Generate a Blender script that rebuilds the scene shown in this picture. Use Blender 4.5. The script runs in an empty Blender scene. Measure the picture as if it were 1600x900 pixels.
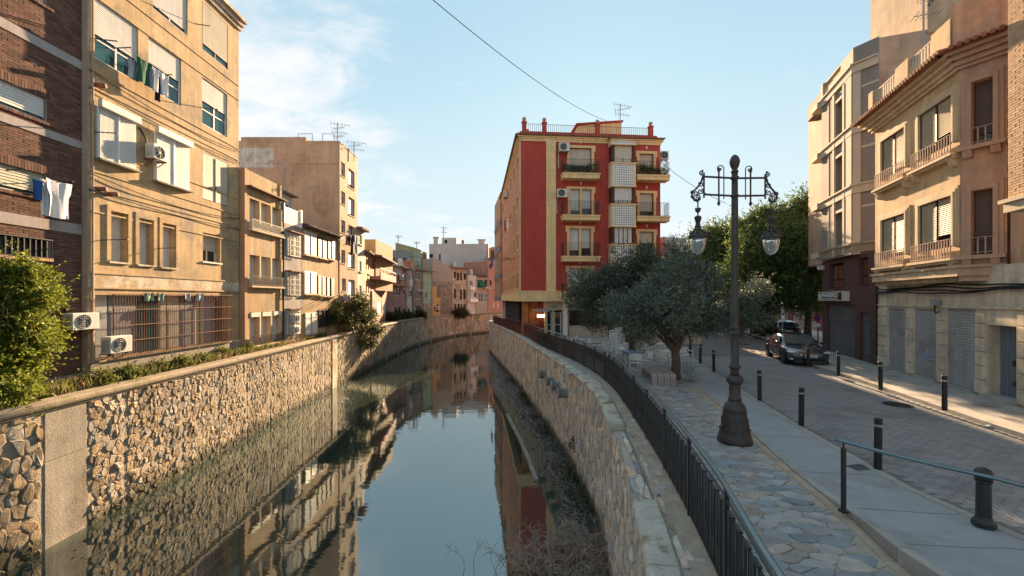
import bpy, math, random
import numpy as np
from mathutils import Vector, Matrix
R = math.radians
SC = bpy.context.scene
COL = SC.collection
rng = random.Random(7)
nrg = np.random.default_rng(7)

# ------------------------------------------------------------------ camera
F, CX, HY, H = 660.0, 800.0, 467.0, 3.0
cam = bpy.data.cameras.new('camera')
cam.sensor_width = 36
cam.lens = 36 * F / 1600
cam.shift_y = (HY - 450) / 1600
cam.clip_start = 0.1
cam.clip_end = 3000
camo = bpy.data.objects.new('camera', cam)
COL.objects.link(camo)
camo.location = (0, 0, H)
camo.rotation_euler = (R(90), 0, 0)
SC.camera = camo

# ------------------------------------------------------------------ light
SUN_AZ, SUN_EL = 11.0, 17.0
EXPOSURE = 2.8
SC.view_settings.view_transform = 'Standard'
SC.view_settings.look = 'None'
SC.view_settings.exposure = EXPOSURE
SC.view_settings.gamma = 1
SC.cycles.max_bounces = 6
SC.cycles.diffuse_bounces = 4
SC.cycles.glossy_bounces = 3
SC.cycles.transparent_max_bounces = 6
sun = bpy.data.lights.new('sun', 'SUN')
sun.energy = 3.2
sun.angle = R(0.6)
sun.color = (1.0, 0.69, 0.40)
suno = bpy.data.objects.new('sun', sun)
COL.objects.link(suno)
sd = Vector((math.sin(R(SUN_AZ)) * math.cos(R(SUN_EL)), math.cos(R(SUN_AZ)) * math.cos(R(SUN_EL)), math.sin(R(SUN_EL))))
suno.rotation_euler = sd.to_track_quat('Z', 'Y').to_euler()
W = bpy.data.worlds.new('World')
SC.world = W
W.use_nodes = True


def world():
    nt = W.node_tree
    N, L = nt.nodes, nt.links
    for n in list(N):
        N.remove(n)
    out = N.new('ShaderNodeOutputWorld')
    bg = N.new('ShaderNodeBackground')
    bg.inputs[1].default_value = 0.05
    L.new(bg.outputs[0], out.inputs[0])
    sky = N.new('ShaderNodeTexSky')
    sky.sky_type = 'NISHITA'
    sky.sun_disc = False
    sky.sun_elevation = R(SUN_EL)
    sky.sun_rotation = R(SUN_AZ)
    sky.air_density = 1.3
    sky.dust_density = 0.4
    sky.ozone_density = 1.6
    # thin high cloud: noise over a flat cloud layer, thickest to the left
    tc = N.new('ShaderNodeTexCoord')
    sep = N.new('ShaderNodeSeparateXYZ')
    L.new(tc.outputs['Generated'], sep.inputs[0])

    def math_(op, a, b=None, c=None):
        m = N.new('ShaderNodeMath')
        m.operation = op
        for i, x in enumerate((a, b, c)):
            if x is None:
                continue
            if isinstance(x, (int, float)):
                m.inputs[i].default_value = x
            else:
                L.new(x, m.inputs[i])
        return m.outputs[0]
    zz = math_('ADD', math_('MAXIMUM', sep.outputs[2], 0.0), 0.22)
    px = math_('DIVIDE', sep.outputs[0], zz)
    py = math_('DIVIDE', sep.outputs[1], zz)
    cmb = N.new('ShaderNodeCombineXYZ')
    L.new(math_('MULTIPLY', px, 1.0), cmb.inputs[0])
    L.new(math_('MULTIPLY', py, 1.6), cmb.inputs[1])
    no = N.new('ShaderNodeTexNoise')
    no.inputs['Scale'].default_value = 3.2
    no.inputs['Detail'].default_value = 9
    no.inputs['Roughness'].default_value = 0.62
    no.inputs['Distortion'].default_value = 0.35
    L.new(cmb.outputs[0], no.inputs['Vector'])
    big = N.new('ShaderNodeTexNoise')
    big.inputs['Scale'].default_value = 0.55
    big.inputs['Detail'].default_value = 2
    L.new(cmb.outputs[0], big.inputs['Vector'])
    # direction of the cirrus bank
    dv = N.new('ShaderNodeVectorMath')
    dv.operation = 'DOT_PRODUCT'
    c = Vector((-430, 660, 330)).normalized()
    dv.inputs[1].default_value = c
    L.new(tc.outputs['Generated'], dv.inputs[0])
    bank = N.new('ShaderNodeMapRange')
    bank.inputs['From Min'].default_value = 0.93
    bank.inputs['From Max'].default_value = 1.0
    L.new(dv.outputs['Value'], bank.inputs['Value'])
    low = N.new('ShaderNodeMapRange')      # cumulus towards the horizon
    low.inputs['From Min'].default_value = 0.30
    low.inputs['From Max'].default_value = 0.10
    L.new(sep.outputs[2], low.inputs['Value'])
    cover = math_('ADD', math_('MULTIPLY', bank.outputs[0], 0.37), math_('MULTIPLY', low.outputs[0], 0.27))
    dens = math_('ADD', math_('ADD', no.outputs[0], math_('MULTIPLY', big.outputs[0], 0.25)), cover)
    ramp = N.new('ShaderNodeMapRange')
    ramp.interpolation_type = 'SMOOTHSTEP'
    ramp.inputs['From Min'].default_value = 0.72
    ramp.inputs['From Max'].default_value = 1.12
    ramp.inputs['To Max'].default_value = 0.95
    L.new(dens, ramp.inputs['Value'])
    gm = N.new('ShaderNodeGamma')
    gm.inputs[1].default_value = SKY_GAMMA
    L.new(sky.outputs[0], gm.inputs[0])
    tint = N.new('ShaderNodeMix')
    tint.data_type = 'RGBA'
    tint.blend_type = 'MULTIPLY'
    tint.inputs[0].default_value = 1
    L.new(gm.outputs[0], tint.inputs[6])
    tint.inputs[7].default_value = SKY_TINT
    hz = N.new('ShaderNodeMapRange')       # pale haze low down, all round
    hz.interpolation_type = 'SMOOTHSTEP'
    hz.inputs['From Min'].default_value = 0.55
    hz.inputs['From Max'].default_value = 0.04
    hz.inputs['To Max'].default_value = 0.9
    L.new(sep.outputs[2], hz.inputs['Value'])
    hm = N.new('ShaderNodeMix')
    hm.data_type = 'RGBA'
    L.new(hz.outputs[0], hm.inputs[0])
    L.new(tint.outputs[2], hm.inputs[6])
    hm.inputs[7].default_value = HAZE
    mx = N.new('ShaderNodeMix')
    mx.data_type = 'RGBA'
    L.new(ramp.outputs[0], mx.inputs[0])
    L.new(hm.outputs[2], mx.inputs[6])
    mx.inputs[7].default_value = CLOUD
    L.new(mx.outputs[2], bg.inputs[0])


SKY_GAMMA = 0.22
SKY_TINT = (1.16, 1.60, 1.80, 1)
CLOUD = (2.95, 2.95, 2.98, 1)
HAZE = (2.45, 2.72, 2.78, 1)
world()

# ------------------------------------------------------------------ materials
M = {}


def mk(name, col, rough=.85, var=.18, scale=1.2, bump=.25, bscale=35, streak=0., stain=None, stf=.5, stscale=.9,
       island=0., metal=0., spec=.35, hue=None, trans=0., coat=0., wet=0):
    m = bpy.data.materials.new(name)
    m.use_nodes = True
    nt = m.node_tree
    N, L = nt.nodes, nt.links
    bs = N['Principled BSDF']
    bs.inputs['Roughness'].default_value = rough
    bs.inputs['Metallic'].default_value = metal
    bs.inputs['Specular IOR Level'].default_value = spec
    if coat:
        bs.inputs['Coat Weight'].default_value = coat
        bs.inputs['Coat Roughness'].default_value = .06
    tc = N.new('ShaderNodeTexCoord')

    def noise(s, det=4, vec=None, rough_=.6):
        n = N.new('ShaderNodeTexNoise')
        n.inputs['Scale'].default_value = s
        n.inputs['Detail'].default_value = det
        n.inputs['Roughness'].default_value = rough_
        L.new(vec or tc.outputs['Object'], n.inputs['Vector'])
        return n.outputs['Fac']

    def rng_(x, a, b, c, d, smooth=False):
        r = N.new('ShaderNodeMapRange')
        for i, v in zip(('From Min', 'From Max', 'To Min', 'To Max'), (a, b, c, d)):
            r.inputs[i].default_value = v
        if smooth:
            r.interpolation_type = 'SMOOTHSTEP'
        L.new(x, r.inputs['Value'])
        return r.outputs[0]

    def mul(c, f):
        x = N.new('ShaderNodeMix')
        x.data_type = 'RGBA'
        x.blend_type = 'MULTIPLY'
        x.inputs[0].default_value = 1
        L.new(c, x.inputs[6])
        L.new(f, x.inputs[7])
        return x.outputs[2]

    def mix(f, a, b):
        x = N.new('ShaderNodeMix')
        x.data_type = 'RGBA'
        if isinstance(f, float):
            x.inputs[0].default_value = f
        else:
            L.new(f, x.inputs[0])
        for i, q in ((6, a), (7, b)):
            if isinstance(q, tuple):
                x.inputs[i].default_value = (*q, 1)
            else:
                L.new(q, x.inputs[i])
        return x.outputs[2]
    rgb = N.new('ShaderNodeRGB')
    rgb.outputs[0].default_value = (*col, 1)
    c = rgb.outputs[0]
    isl = None
    if island or hue:
        g = N.new('ShaderNodeNewGeometry')
        oi = N.new('ShaderNodeObjectInfo')
        ad = N.new('ShaderNodeMath')
        ad.operation = 'ADD'
        L.new(g.outputs['Random Per Island'], ad.inputs[0])
        L.new(oi.outputs['Random'], ad.inputs[1])
        fr = N.new('ShaderNodeMath')
        fr.operation = 'FRACT'
        L.new(ad.outputs[0], fr.inputs[0])
        isl = fr.outputs[0]
        if hue:
            if isinstance(hue[0], tuple):
                cr = N.new('ShaderNodeValToRGB')
                cr.color_ramp.interpolation = 'LINEAR'
                cols = [col] + list(hue)
                while len(cr.color_ramp.elements) < len(cols):
                    cr.color_ramp.elements.new(0.5)
                for i, q in enumerate(cols):
                    cr.color_ramp.elements[i].position = i / (len(cols) - 1)
                    cr.color_ramp.elements[i].color = (*q, 1)
                L.new(isl, cr.inputs[0])
                c = cr.outputs[0]
            else:
                c = mix(isl, c, hue)
        if island:
            m2 = N.new('ShaderNodeMath')
            m2.operation = 'MULTIPLY'
            L.new(isl, m2.inputs[0])
            m2.inputs[1].default_value = 7.31
            m3 = N.new('ShaderNodeMath')
            m3.operation = 'FRACT'
            L.new(m2.outputs[0], m3.inputs[0])
            c = mul(c, rng_(m3.outputs[0], 0, 1, 1 - island, 1 + island))
    if stain:
        f = rng_(noise(stscale, 7, rough_=.68), .62 - .3 * stf, .74 - .3 * stf, 0, 1, True)
        c = mix(f, c, stain)
    if var:
        c = mul(c, rng_(noise(scale, 5), .3, .7, 1 - var, 1 + var))
        c = mul(c, rng_(noise(scale * 9, 4), .3, .7, 1 - var * .5, 1 + var * .5))
    if streak:
        mp = N.new('ShaderNodeMapping')
        mp.inputs['Scale'].default_value = (2.6, 2.6, .16)
        L.new(tc.outputs['Object'], mp.inputs['Vector'])
        c = mul(c, rng_(noise(1.7, 5, mp.outputs[0]), .35, .68, 1 - streak, 1 + streak * .3))
    if wet:                         # damp, algae stained foot of the river walls
        sp = N.new('ShaderNodeSeparateXYZ')
        L.new(tc.outputs['Object'], sp.inputs[0])
        wv = N.new('ShaderNodeMath')
        wv.operation = 'MULTIPLY_ADD'
        L.new(noise(1.3, 5), wv.inputs[0])
        wv.inputs[1].default_value = -.9
        L.new(sp.outputs[2], wv.inputs[2])
        c = mix(rng_(wv.outputs[0], .34, .78, .9, 0, True), c, (.055, .052, .032))
    L.new(c, bs.inputs['Base Color'])
    if bump:
        b = N.new('ShaderNodeBump')
        b.inputs['Strength'].default_value = bump
        b.inputs['Distance'].default_value = .02
        L.new(noise(bscale, 6), b.inputs['Height'])
        L.new(b.outputs[0], bs.inputs['Normal'])
    if trans:
        tr = N.new('ShaderNodeBsdfTranslucent')
        L.new(c, tr.inputs[0])
        ms = N.new('ShaderNodeMixShader')
        ms.inputs[0].default_value = trans
        L.new(bs.outputs[0], ms.inputs[1])
        L.new(tr.outputs[0], ms.inputs[2])
        L.new(ms.outputs[0], N['Material Output'].inputs[0])
    M[name] = m
    return m


mk('cream_plaster', (.50, .345, .18), var=.20, scale=.5, streak=.22, stain=(.34, .26, .175), stf=.42, stscale=.8, bump=.35)
mk('pale_plaster', (.60, .52, .40), var=.2, streak=.15, stain=(.45, .33, .2), stf=.6, stscale=1.4, bump=.4)
mk('pink_trim', (.42, .30, .24), var=.15, streak=.2)
mk('brick_dark', (.12, .058, .044), rough=.9, var=.12, scale=5, island=.35, hue=(.15, .075, .05), bump=.3)
mk('mortar_grey', (.30, .25, .21), var=.15, scale=4)
mk('band_stone', (.38, .33, .32), var=.12, streak=.15)
mk('ochre_plaster', (.46, .30, .15), var=.22, scale=.6, streak=.28, stain=(.36, .27, .18), stf=.4, bump=.35)
mk('grey_plaster', (.30, .28, .27), var=.2, streak=.25, stain=(.38, .33, .28), stf=.4)
mk('tan_render', (.49, .335, .235), var=.16, scale=.5, streak=.16, stain=(.40, .27, .185), stf=.45, stscale=.4, bump=.3)
mk('tan_render_light', (.44, .32, .21), var=.18, scale=.5, streak=.2, stain=(.35, .25, .16), stf=.4)
mk('white_wash', (.55, .53, .50), var=.15, streak=.25, stain=(.4, .37, .33), stf=.4)
mk('salmon', (.42, .215, .155), var=.18, streak=.2, stain=(.38, .24, .18), stf=.4)
mk('rose', (.40, .205, .165), var=.2, streak=.22, stain=(.44, .24, .19), stf=.5, stscale=.3)
mk('sage', (.27, .37, .27), var=.15, streak=.2)
mk('olive_wall', (.30, .30, .16), var=.15, streak=.2)
mk('saffron', (.50, .31, .12), var=.15, streak=.2)
mk('rubble', (.22, .18, .15), var=.35, scale=2.5, bump=1., bscale=6, stain=(.30, .25, .2), stf=.5, stscale=2)
mk('rubble_light', (.36, .325, .285), var=.28, scale=2, bump=.9, bscale=6, stain=(.28, .22, .18), stf=.5, stscale=2)
mk('ruin_beige', (.43, .37, .29), var=.22, streak=.3, stain=(.30, .22, .16), stf=.5)
mk('white_brick', (.52, .48, .45), var=.1, scale=.4, streak=.12, stain=(.46, .40, .36), stf=.4, stscale=.2)
mk('orange_wall', (.48, .265, .15), var=.12, streak=.12)
mk('canal_peach', (.56, .24, .13), var=.12, streak=.12)
mk('band_grey', (.22, .21, .22), var=.1)
mk('red_wall', (.44, .064, .046), rough=.85, var=.12, scale=.5, streak=.16, bump=.2, bscale=60)
mk('yellow_trim', (.80, .56, .29), var=.1, streak=.16, bump=.12)
mk('ground_orange', (.40, .17, .06), var=.15, stain=(.25, .10, .05), stf=.4, stscale=2)
mk('maroon', (.10, .018, .016), rough=.5, var=.1)
mk('beige_stone', (.54, .44, .33), var=.08, scale=.6, streak=.08, bump=.12)
mk('grey_panel', (.25, .215, .185), var=.09, streak=.1, bump=.2)
mk('plum_stone', (.095, .048, .045), rough=.6, var=.12, scale=3, bump=.15)
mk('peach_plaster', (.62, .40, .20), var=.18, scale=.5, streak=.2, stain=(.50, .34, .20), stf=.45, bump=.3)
mk('peach_shade', (.52, .31, .20), var=.18, scale=.5, streak=.2, stain=(.40, .27, .20), stf=.45, bump=.3)  # darker copy of peach_plaster, shade of the turned-away faces mixed into its colour
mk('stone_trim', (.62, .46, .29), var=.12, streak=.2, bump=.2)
mk('trim_shade', (.46, .29, .20), var=.12, streak=.15, bump=.2)  # darker stone_trim for the turned-away corner face, its shade put into the colour
mk('ground_cream', (.62, .51, .38), var=.16, scale=.7, streak=.22, stain=(.50, .42, .34), stf=.42, stscale=1.3, bump=.3)
mk('brick_buff', (.55, .37, .23), rough=.9, var=.1, scale=5, island=.16, hue=(.48, .30, .18), bump=.25)
mk('mortar_buff', (.36, .25, .17), var=.1)
mk('white_paint', (.74, .72, .68), rough=.5, var=.06, bump=.05)
mk('off_white', (.62, .59, .54), rough=.6, var=.1, streak=.12)
mk('shutter_white', (.64, .62, .58), rough=.55, var=.08, streak=.12, bump=.05)
mk('shutter_cream', (.56, .49, .38), rough=.6, var=.08, streak=.12, bump=.05)
mk('shutter_blind', (.47, .38, .25), rough=.6, var=.1, streak=.12)
mk('shutter_olive', (.42, .40, .30), rough=.6, var=.08, streak=.1)
mk('shutter_wood', (.42, .29, .16), rough=.6, var=.12, streak=.15)
mk('shutter_brown', (.10, .065, .05), rough=.55, var=.12)
mk('shutter_steel', (.34, .34, .345), rough=.5, var=.10, streak=.18, metal=.2, stain=(.27, .26, .25), stf=.35)
mk('door_blue', (.17, .20, .235), rough=.5, var=.08, streak=.12)
mk('gate_grey', (.36, .37, .39), rough=.5, var=.08, metal=.2)
mk('wood_dark', (.06, .032, .022), rough=.55, var=.15)
mk('wood_red', (.17, .06, .035), rough=.6, var=.2)
mk('iron', (.022, .021, .023), rough=.45, var=.15, scale=6, bump=.15, spec=.5)
mk('iron_rail', (.018, .020, .024), rough=.38, var=.1, bump=.05, spec=.5)
mk('iron_red', (.085, .022, .020), rough=.45, var=.1)
mk('rail_steel', (.16, .22, .25), rough=.28, var=.1, metal=.75, bump=.05)
mk('lamp_iron', (.042, .034, .032), rough=.5, var=.2, scale=5, bump=.25, spec=.45)
mk('bollard', (.020, .020, .023), rough=.42, var=.12, bump=.1)
mk('steel', (.35, .36, .38), rough=.35, metal=.8, var=.1)
mk('rust', (.16, .07, .04), rough=.8, var=.25, scale=6)
mk('zinc', (.30, .31, .33), rough=.5, var=.15, metal=.3)
mk('black', (.012, .012, .012), rough=.6, var=0, bump=0)
mk('rubber', (.015, .015, .016), rough=.75, var=.1)
mk('pane', (.02, .028, .034), rough=.05, var=0, bump=0, spec=.7)
mk('pane_teal', (.025, .085, .095), rough=.06, var=.2, bump=0, spec=.7)
mk('pane_pale', (.42, .42, .38), rough=.25, var=.1, bump=0, spec=.5)
mk('dark_room', (.018, .015, .014), rough=.9, var=0, bump=0)
mk('concrete', (.30, .265, .22), var=.18, scale=1.2, streak=.2, stain=(.24, .20, .16), stf=.4, bump=.5, bscale=18)
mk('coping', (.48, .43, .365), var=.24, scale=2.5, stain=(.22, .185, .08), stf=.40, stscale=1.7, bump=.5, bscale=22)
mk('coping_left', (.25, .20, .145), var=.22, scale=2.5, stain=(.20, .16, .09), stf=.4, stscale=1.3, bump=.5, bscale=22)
mk('mortar_wall', (.40, .33, .25), var=.22, scale=3, bump=.8, bscale=14, wet=1)
mk('mortar_slate', (.36, .31, .25), var=.25, scale=4, bump=.7, bscale=20, wet=1)
mk('stone_warm', (.40, .305, .19), var=.22, scale=5, island=.22, hue=((.32, .23, .15), (.30, .27, .225), (.43, .36, .27)), bump=.9, bscale=16, wet=1, stain=(.17, .13, .085), stf=.36, stscale=.7)
mk('stone_slate', (.56, .43, .32), var=.22, scale=7, island=.30, hue=((.38, .38, .39), (.58, .39, .26), (.46, .42, .37), (.62, .51, .40)), bump=.8, bscale=24, wet=1)
mk('flag', (.36, .34, .32), rough=.65, var=.18, scale=5, island=.22, hue=((.24, .26, .285), (.37, .30, .245), (.28, .285, .295), (.36, .28, .225)), bump=.5, bscale=20)
mk('flag_joint', (.40, .32, .245), var=.2, scale=4, bump=.6)
mk('kerb', (.34, .31, .28), var=.15, scale=3, island=.08, bump=.3)
mk('kerb_warm', (.40, .30, .22), var=.2, scale=3, bump=.4)
mk('sidewalk', (.31, .318, .33), rough=.75, var=.10, scale=1.0, stain=(.27, .265, .26), stf=.4, stscale=.8, bump=.35, bscale=60)
mk('sidewalk_far', (.34, .315, .29), rough=.8, var=.12, scale=1.2, stain=(.20, .18, .165), stf=.35, bump=.3, bscale=50)
mk('paver', (.275, .26, .26), rough=.75, var=.12, scale=3, island=.06, hue=(.245, .237, .24), bump=.3, bscale=40, stain=(.20, .19, .19), stf=.4, stscale=.5)
mk('paver_joint', (.17, .155, .145), var=.2, scale=3, bump=.4)
mk('road_far', (.15, .135, .128), rough=.8, var=.12, scale=.8, bump=.3, bscale=30)
mk('earth', (.20, .15, .10), var=.3, scale=1.5, stain=(.14, .13, .06), stf=.5, bump=.8, bscale=12)
mk('gravel_bed', (.055, .048, .040), rough=.6, var=.4, scale=6, bump=1., bscale=14)
mk('town_ground', (.24, .20, .17), var=.2, scale=.3)
mk('olive_leaf', (.125, .155, .115), rough=.55, var=0, island=.45, hue=((.065, .09, .06), (.24, .275, .225), (.105, .135, .09)), bump=0, trans=.25)
mk('olive_leaf_dark', (.10, .13, .09), rough=.55, var=0, island=.45, hue=((.06, .085, .055), (.19, .22, .17)), bump=0, trans=.25)
mk('dark_leaf', (.10, .15, .05), rough=.6, var=0, island=.4, hue=((.06, .11, .04), (.17, .22, .06)), bump=0, trans=.35)
mk('bush_leaf', (.17, .20, .025), rough=.55, var=0, island=.4, hue=((.10, .15, .02), (.28, .27, .035)), bump=0, trans=.45)
mk('shrub_leaf', (.06, .075, .022), rough=.6, var=0, island=.4, hue=((.04, .055, .02), (.13, .11, .03)), bump=0, trans=.35)
mk('grass_green', (.13, .15, .03), rough=.7, var=0, island=.4, hue=((.08, .11, .025), (.20, .18, .05)), bump=0, trans=.4)
mk('straw', (.34, .25, .12), rough=.8, var=0, island=.3, hue=((.26, .18, .09), (.42, .34, .18)), bump=0, trans=.3)
mk('twig', (.34, .26, .21), rough=.85, var=.2, island=.35, bump=0)
mk('bark', (.13, .085, .060), rough=.9, var=.35, scale=6, bump=1., bscale=12, streak=.3)
mk('bark_dark', (.05, .04, .034), rough=.9, var=.3, scale=5, bump=1., bscale=12)
mk('terracotta', (.26, .11, .065), rough=.85, var=.2, island=.25, scale=4)
mk('tile_old', (.20, .16, .13), rough=.9, var=.3, island=.3, scale=4)
mk('azulejo', (.36, .37, .385), rough=.35, var=.06)
mk('granite_pink', (.34, .27, .255), rough=.6, var=.14, scale=14, bump=.25, bscale=60)
mk('plastic_white', (.68, .67, .66), rough=.4, var=.04, bump=0)
mk('plastic_blue', (.16, .22, .42), rough=.4, var=.05, bump=0)
mk('car_paint', (.012, .024, .038), rough=.24, var=0, bump=0, spec=.6, coat=.9)
mk('car_glass', (.02, .055, .07), rough=.12, var=0, bump=0, spec=.45)
mk('car_black', (.010, .010, .012), rough=.25, var=0, bump=0, spec=.6, coat=1.)
mk('chrome', (.6, .6, .62), rough=.15, metal=1., var=0, bump=0)
mk('head_lamp', (.55, .58, .6), rough=.1, var=0, bump=0, spec=.8)
mk('tail_lamp', (.50, .02, .015), rough=.25, var=0, bump=0, spec=.6)
mk('sign_red', (.42, .02, .03), rough=.4, var=0, bump=0)
mk('sign_blue', (.02, .07, .32), rough=.4, var=0, bump=0)
mk('sign_navy', (.022, .012, .028), rough=.5, var=.05, bump=0)
mk('sign_green', (.04, .20, .09), rough=.5, var=0, bump=0)
mk('cloth_white', (.70, .68, .68), rough=.9, var=.05, bump=.1)
mk('cloth_green', (.02, .10, .06), rough=.9, var=.1)
mk('cloth_black', (.018, .018, .024), rough=.9, var=.1)
mk('cloth_grey', (.36, .36, .38), rough=.9, var=.1)
mk('cloth_blue', (.03, .10, .30), rough=.9, var=.1)
mk('cloth_lilac', (.40, .40, .52), rough=.9, var=.1)
mk('cloth_plum', (.10, .05, .07), rough=.9, var=.1)
mk('foam', (.55, .60, .63), rough=.35, var=.2, bump=0, spec=.6)


def special():
    # glass bowl of the lamp
    m = bpy.data.materials.new('lamp_glass')
    m.use_nodes = True
    b = m.node_tree.nodes['Principled BSDF']
    b.inputs['Base Color'].default_value = (.80, .90, .92, 1)
    b.inputs['Roughness'].default_value = .08
    b.inputs['Transmission Weight'].default_value = .85
    b.inputs['IOR'].default_value = 1.2
    M['lamp_glass'] = m
    # river water: murky body colour, ripples as bump
    m = bpy.data.materials.new('river_water')
    m.use_nodes = True
    nt = m.node_tree
    N, L = nt.nodes, nt.links
    b = N['Principled BSDF']
    b.inputs['Base Color'].default_value = (.028, .040, .032, 1)
    b.inputs['Roughness'].default_value = .03
    b.inputs['IOR'].default_value = 3.0
    b.inputs['Specular Tint'].default_value = (.90, 1, 1, 1)
    tc = N.new('ShaderNodeTexCoord')
    mp = N.new('ShaderNodeMapping')
    mp.inputs['Scale'].default_value = (.6, 1.5, 1)
    L.new(tc.outputs['Object'], mp.inputs['Vector'])
    n1 = N.new('ShaderNodeTexNoise')
    n1.inputs['Scale'].default_value = 1.1
    n1.inputs['Detail'].default_value = 3
    L.new(mp.outputs[0], n1.inputs['Vector'])
    n2 = N.new('ShaderNodeTexNoise')
    n2.inputs['Scale'].default_value = 5
    n2.inputs['Detail'].default_value = 2
    L.new(mp.outputs[0], n2.inputs['Vector'])
    a = N.new('ShaderNodeMath')
    a.operation = 'MULTIPLY_ADD'
    L.new(n2.outputs[0], a.inputs[0])
    a.inputs[1].default_value = .22
    L.new(n1.outputs[0], a.inputs[2])
    bp = N.new('ShaderNodeBump')
    bp.inputs['Strength'].default_value = .13
    bp.inputs['Distance'].default_value = .03
    L.new(a.outputs[0], bp.inputs['Height'])
    L.new(bp.outputs[0], b.inputs['Normal'])
    M['river_water'] = m
    # broken shallow water over gravel
    m = bpy.data.materials.new('riffle')
    m.use_nodes = True
    nt = m.node_tree
    N, L = nt.nodes, nt.links
    b = N['Principled BSDF']
    b.inputs['Base Color'].default_value = (.03, .03, .026, 1)
    b.inputs['Roughness'].default_value = .08
    b.inputs['IOR'].default_value = 1.6
    tc = N.new('ShaderNodeTexCoord')
    n1 = N.new('ShaderNodeTexNoise')
    n1.inputs['Scale'].default_value = 4.5
    n1.inputs['Detail'].default_value = 5
    L.new(tc.outputs['Object'], n1.inputs['Vector'])
    bp = N.new('ShaderNodeBump')
    bp.inputs['Strength'].default_value = 1.
    bp.inputs['Distance'].default_value = .14
    L.new(n1.outputs[0], bp.inputs['Height'])
    L.new(bp.outputs[0], b.inputs['Normal'])
    M['riffle'] = m


special()

# ------------------------------------------------------------------ mesh helpers


def P(px, py, Y):
    return Vector(((px - CX) * Y / F, Y, H - (py - HY) * Y / F))


def G(px, py, z=0.):
    return P(px, py, F * (H - z) / (py - HY))


ORI = {}


def rootof(o):
    while o.parent:
        o = o.parent
    return o


class MB:
    def __init__(s, T=None):
        s.v, s.f, s.mi, s.T, s.m = [], [], [], T, 0

    def pts(s, ps):
        b = len(s.v)
        if s.T is None:
            s.v.extend(tuple(p) for p in ps)
        else:
            s.v.extend(tuple(s.T @ Vector(p)) for p in ps)
        return b

    def fc(s, *i):
        s.f.append(i)
        s.mi.append(s.m)

    def poly(s, ps):
        b = s.pts(ps)
        s.fc(*range(b, b + len(ps)))

    def box(s, x0, x1, y0, y1, z0, z1):
        b = s.pts([(x0, y0, z0), (x1, y0, z0), (x1, y1, z0), (x0, y1, z0), (x0, y0, z1), (x1, y0, z1), (x1, y1, z1), (x0, y1, z1)])
        for q in ((0, 3, 2, 1), (4, 5, 6, 7), (0, 1, 5, 4), (1, 2, 6, 5), (2, 3, 7, 6), (3, 0, 4, 7)):
            s.fc(*(b + i for i in q))
        return s

    def prism(s, ps, d):
        n = len(ps)
        d = Vector(d)
        b = s.pts(list(ps) + [Vector(p) + d for p in ps])
        s.fc(*range(b + n - 1, b - 1, -1))
        s.fc(*range(b + n, b + 2 * n))
        for i in range(n):
            j = (i + 1) % n
            s.fc(b + i, b + j, b + n + j, b + n + i)
        return s

    def tube(s, path, r, n=6, cap=True):
        path = [Vector(p) for p in path]
        rs = r if isinstance(r, (list, tuple)) else [r] * len(path)
        k = len(path)
        rings = []
        up = None
        for i, p in enumerate(path):
            t = (path[min(i + 1, k - 1)] - path[max(i - 1, 0)]).normalized()
            if up is None:
                up = Vector((0, 0, 1)) if abs(t.z) < .9 else Vector((1, 0, 0))
            a = t.cross(up).normalized()
            up = a.cross(t).normalized()
            rings.append(s.pts([p + (a * math.cos(2 * math.pi * j / n) + up * math.sin(2 * math.pi * j / n)) * rs[i] for j in range(n)]))
        for i in range(k - 1):
            for j in range(n):
                q = (j + 1) % n
                s.fc(rings[i] + j, rings[i] + q, rings[i + 1] + q, rings[i + 1] + j)
        if cap:
            s.fc(*[rings[0] + j for j in range(n - 1, -1, -1)])
            s.fc(*[rings[-1] + j for j in range(n)])
        return s

    def lathe(s, prof, n=16, c=(0, 0, 0), flute=0., fn=8):
        rings = []
        for r, z in prof:
            rings.append(s.pts([(c[0] + r * (1 + flute * math.cos(fn * 2 * math.pi * j / n)) * math.cos(2 * math.pi * j / n),
                                 c[1] + r * (1 + flute * math.cos(fn * 2 * math.pi * j / n)) * math.sin(2 * math.pi * j / n), c[2] + z) for j in range(n)]))
        for i in range(len(prof) - 1):
            for j in range(n):
                q = (j + 1) % n
                s.fc(rings[i] + j, rings[i] + q, rings[i + 1] + q, rings[i + 1] + j)
        s.fc(*[rings[0] + j for j in range(n - 1, -1, -1)])
        s.fc(*[rings[-1] + j for j in range(n)])
        return s

    def bar(s, p, q, w, h=None):
        h = h or w
        p, q = Vector(p), Vector(q)
        t = (q - p).normalized()
        up = Vector((0, 0, 1)) if abs(t.z) < .95 else Vector((0, 1, 0))
        a = t.cross(up).normalized() * w / 2
        u = a.cross(t).normalized() * h / 2
        s.prism([p - a - u, p + a - u, p + a + u, p - a + u], q - p)
        return s

    def build(s, name, mat, parent=None, smooth=False, bevel=0., kind=None, origin=None):
        me = bpy.data.meshes.new(name)
        o = Vector((0, 0, 0))
        if parent is not None:
            o = ORI.get(rootof(parent).name, o)
        elif origin is not None:
            o = Vector(origin)
        ox, oy, oz = o
        me.from_pydata([(x - ox, y - oy, z - oz) for x, y, z in s.v], [], s.f)
        mats = mat if isinstance(mat, (list, tuple)) else [mat]
        for q in mats:
            me.materials.append(M[q])
        if len(mats) > 1:
            me.polygons.foreach_set('material_index', s.mi)
        if smooth:
            me.polygons.foreach_set('use_smooth', [True] * len(me.polygons))
            me.update()
        ob = bpy.data.objects.new(name, me)
        COL.objects.link(ob)
        if parent is not None:
            ob.parent = parent
        else:
            ob.location = o
            ORI[ob.name] = o
        if bevel:
            b = ob.modifiers.new('bevel', 'BEVEL')
            b.width = bevel
            b.segments = 2
            b.limit_method = 'ANGLE'
            b.angle_limit = R(40)
        if kind:
            ob['kind'] = kind
        return ob


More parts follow.
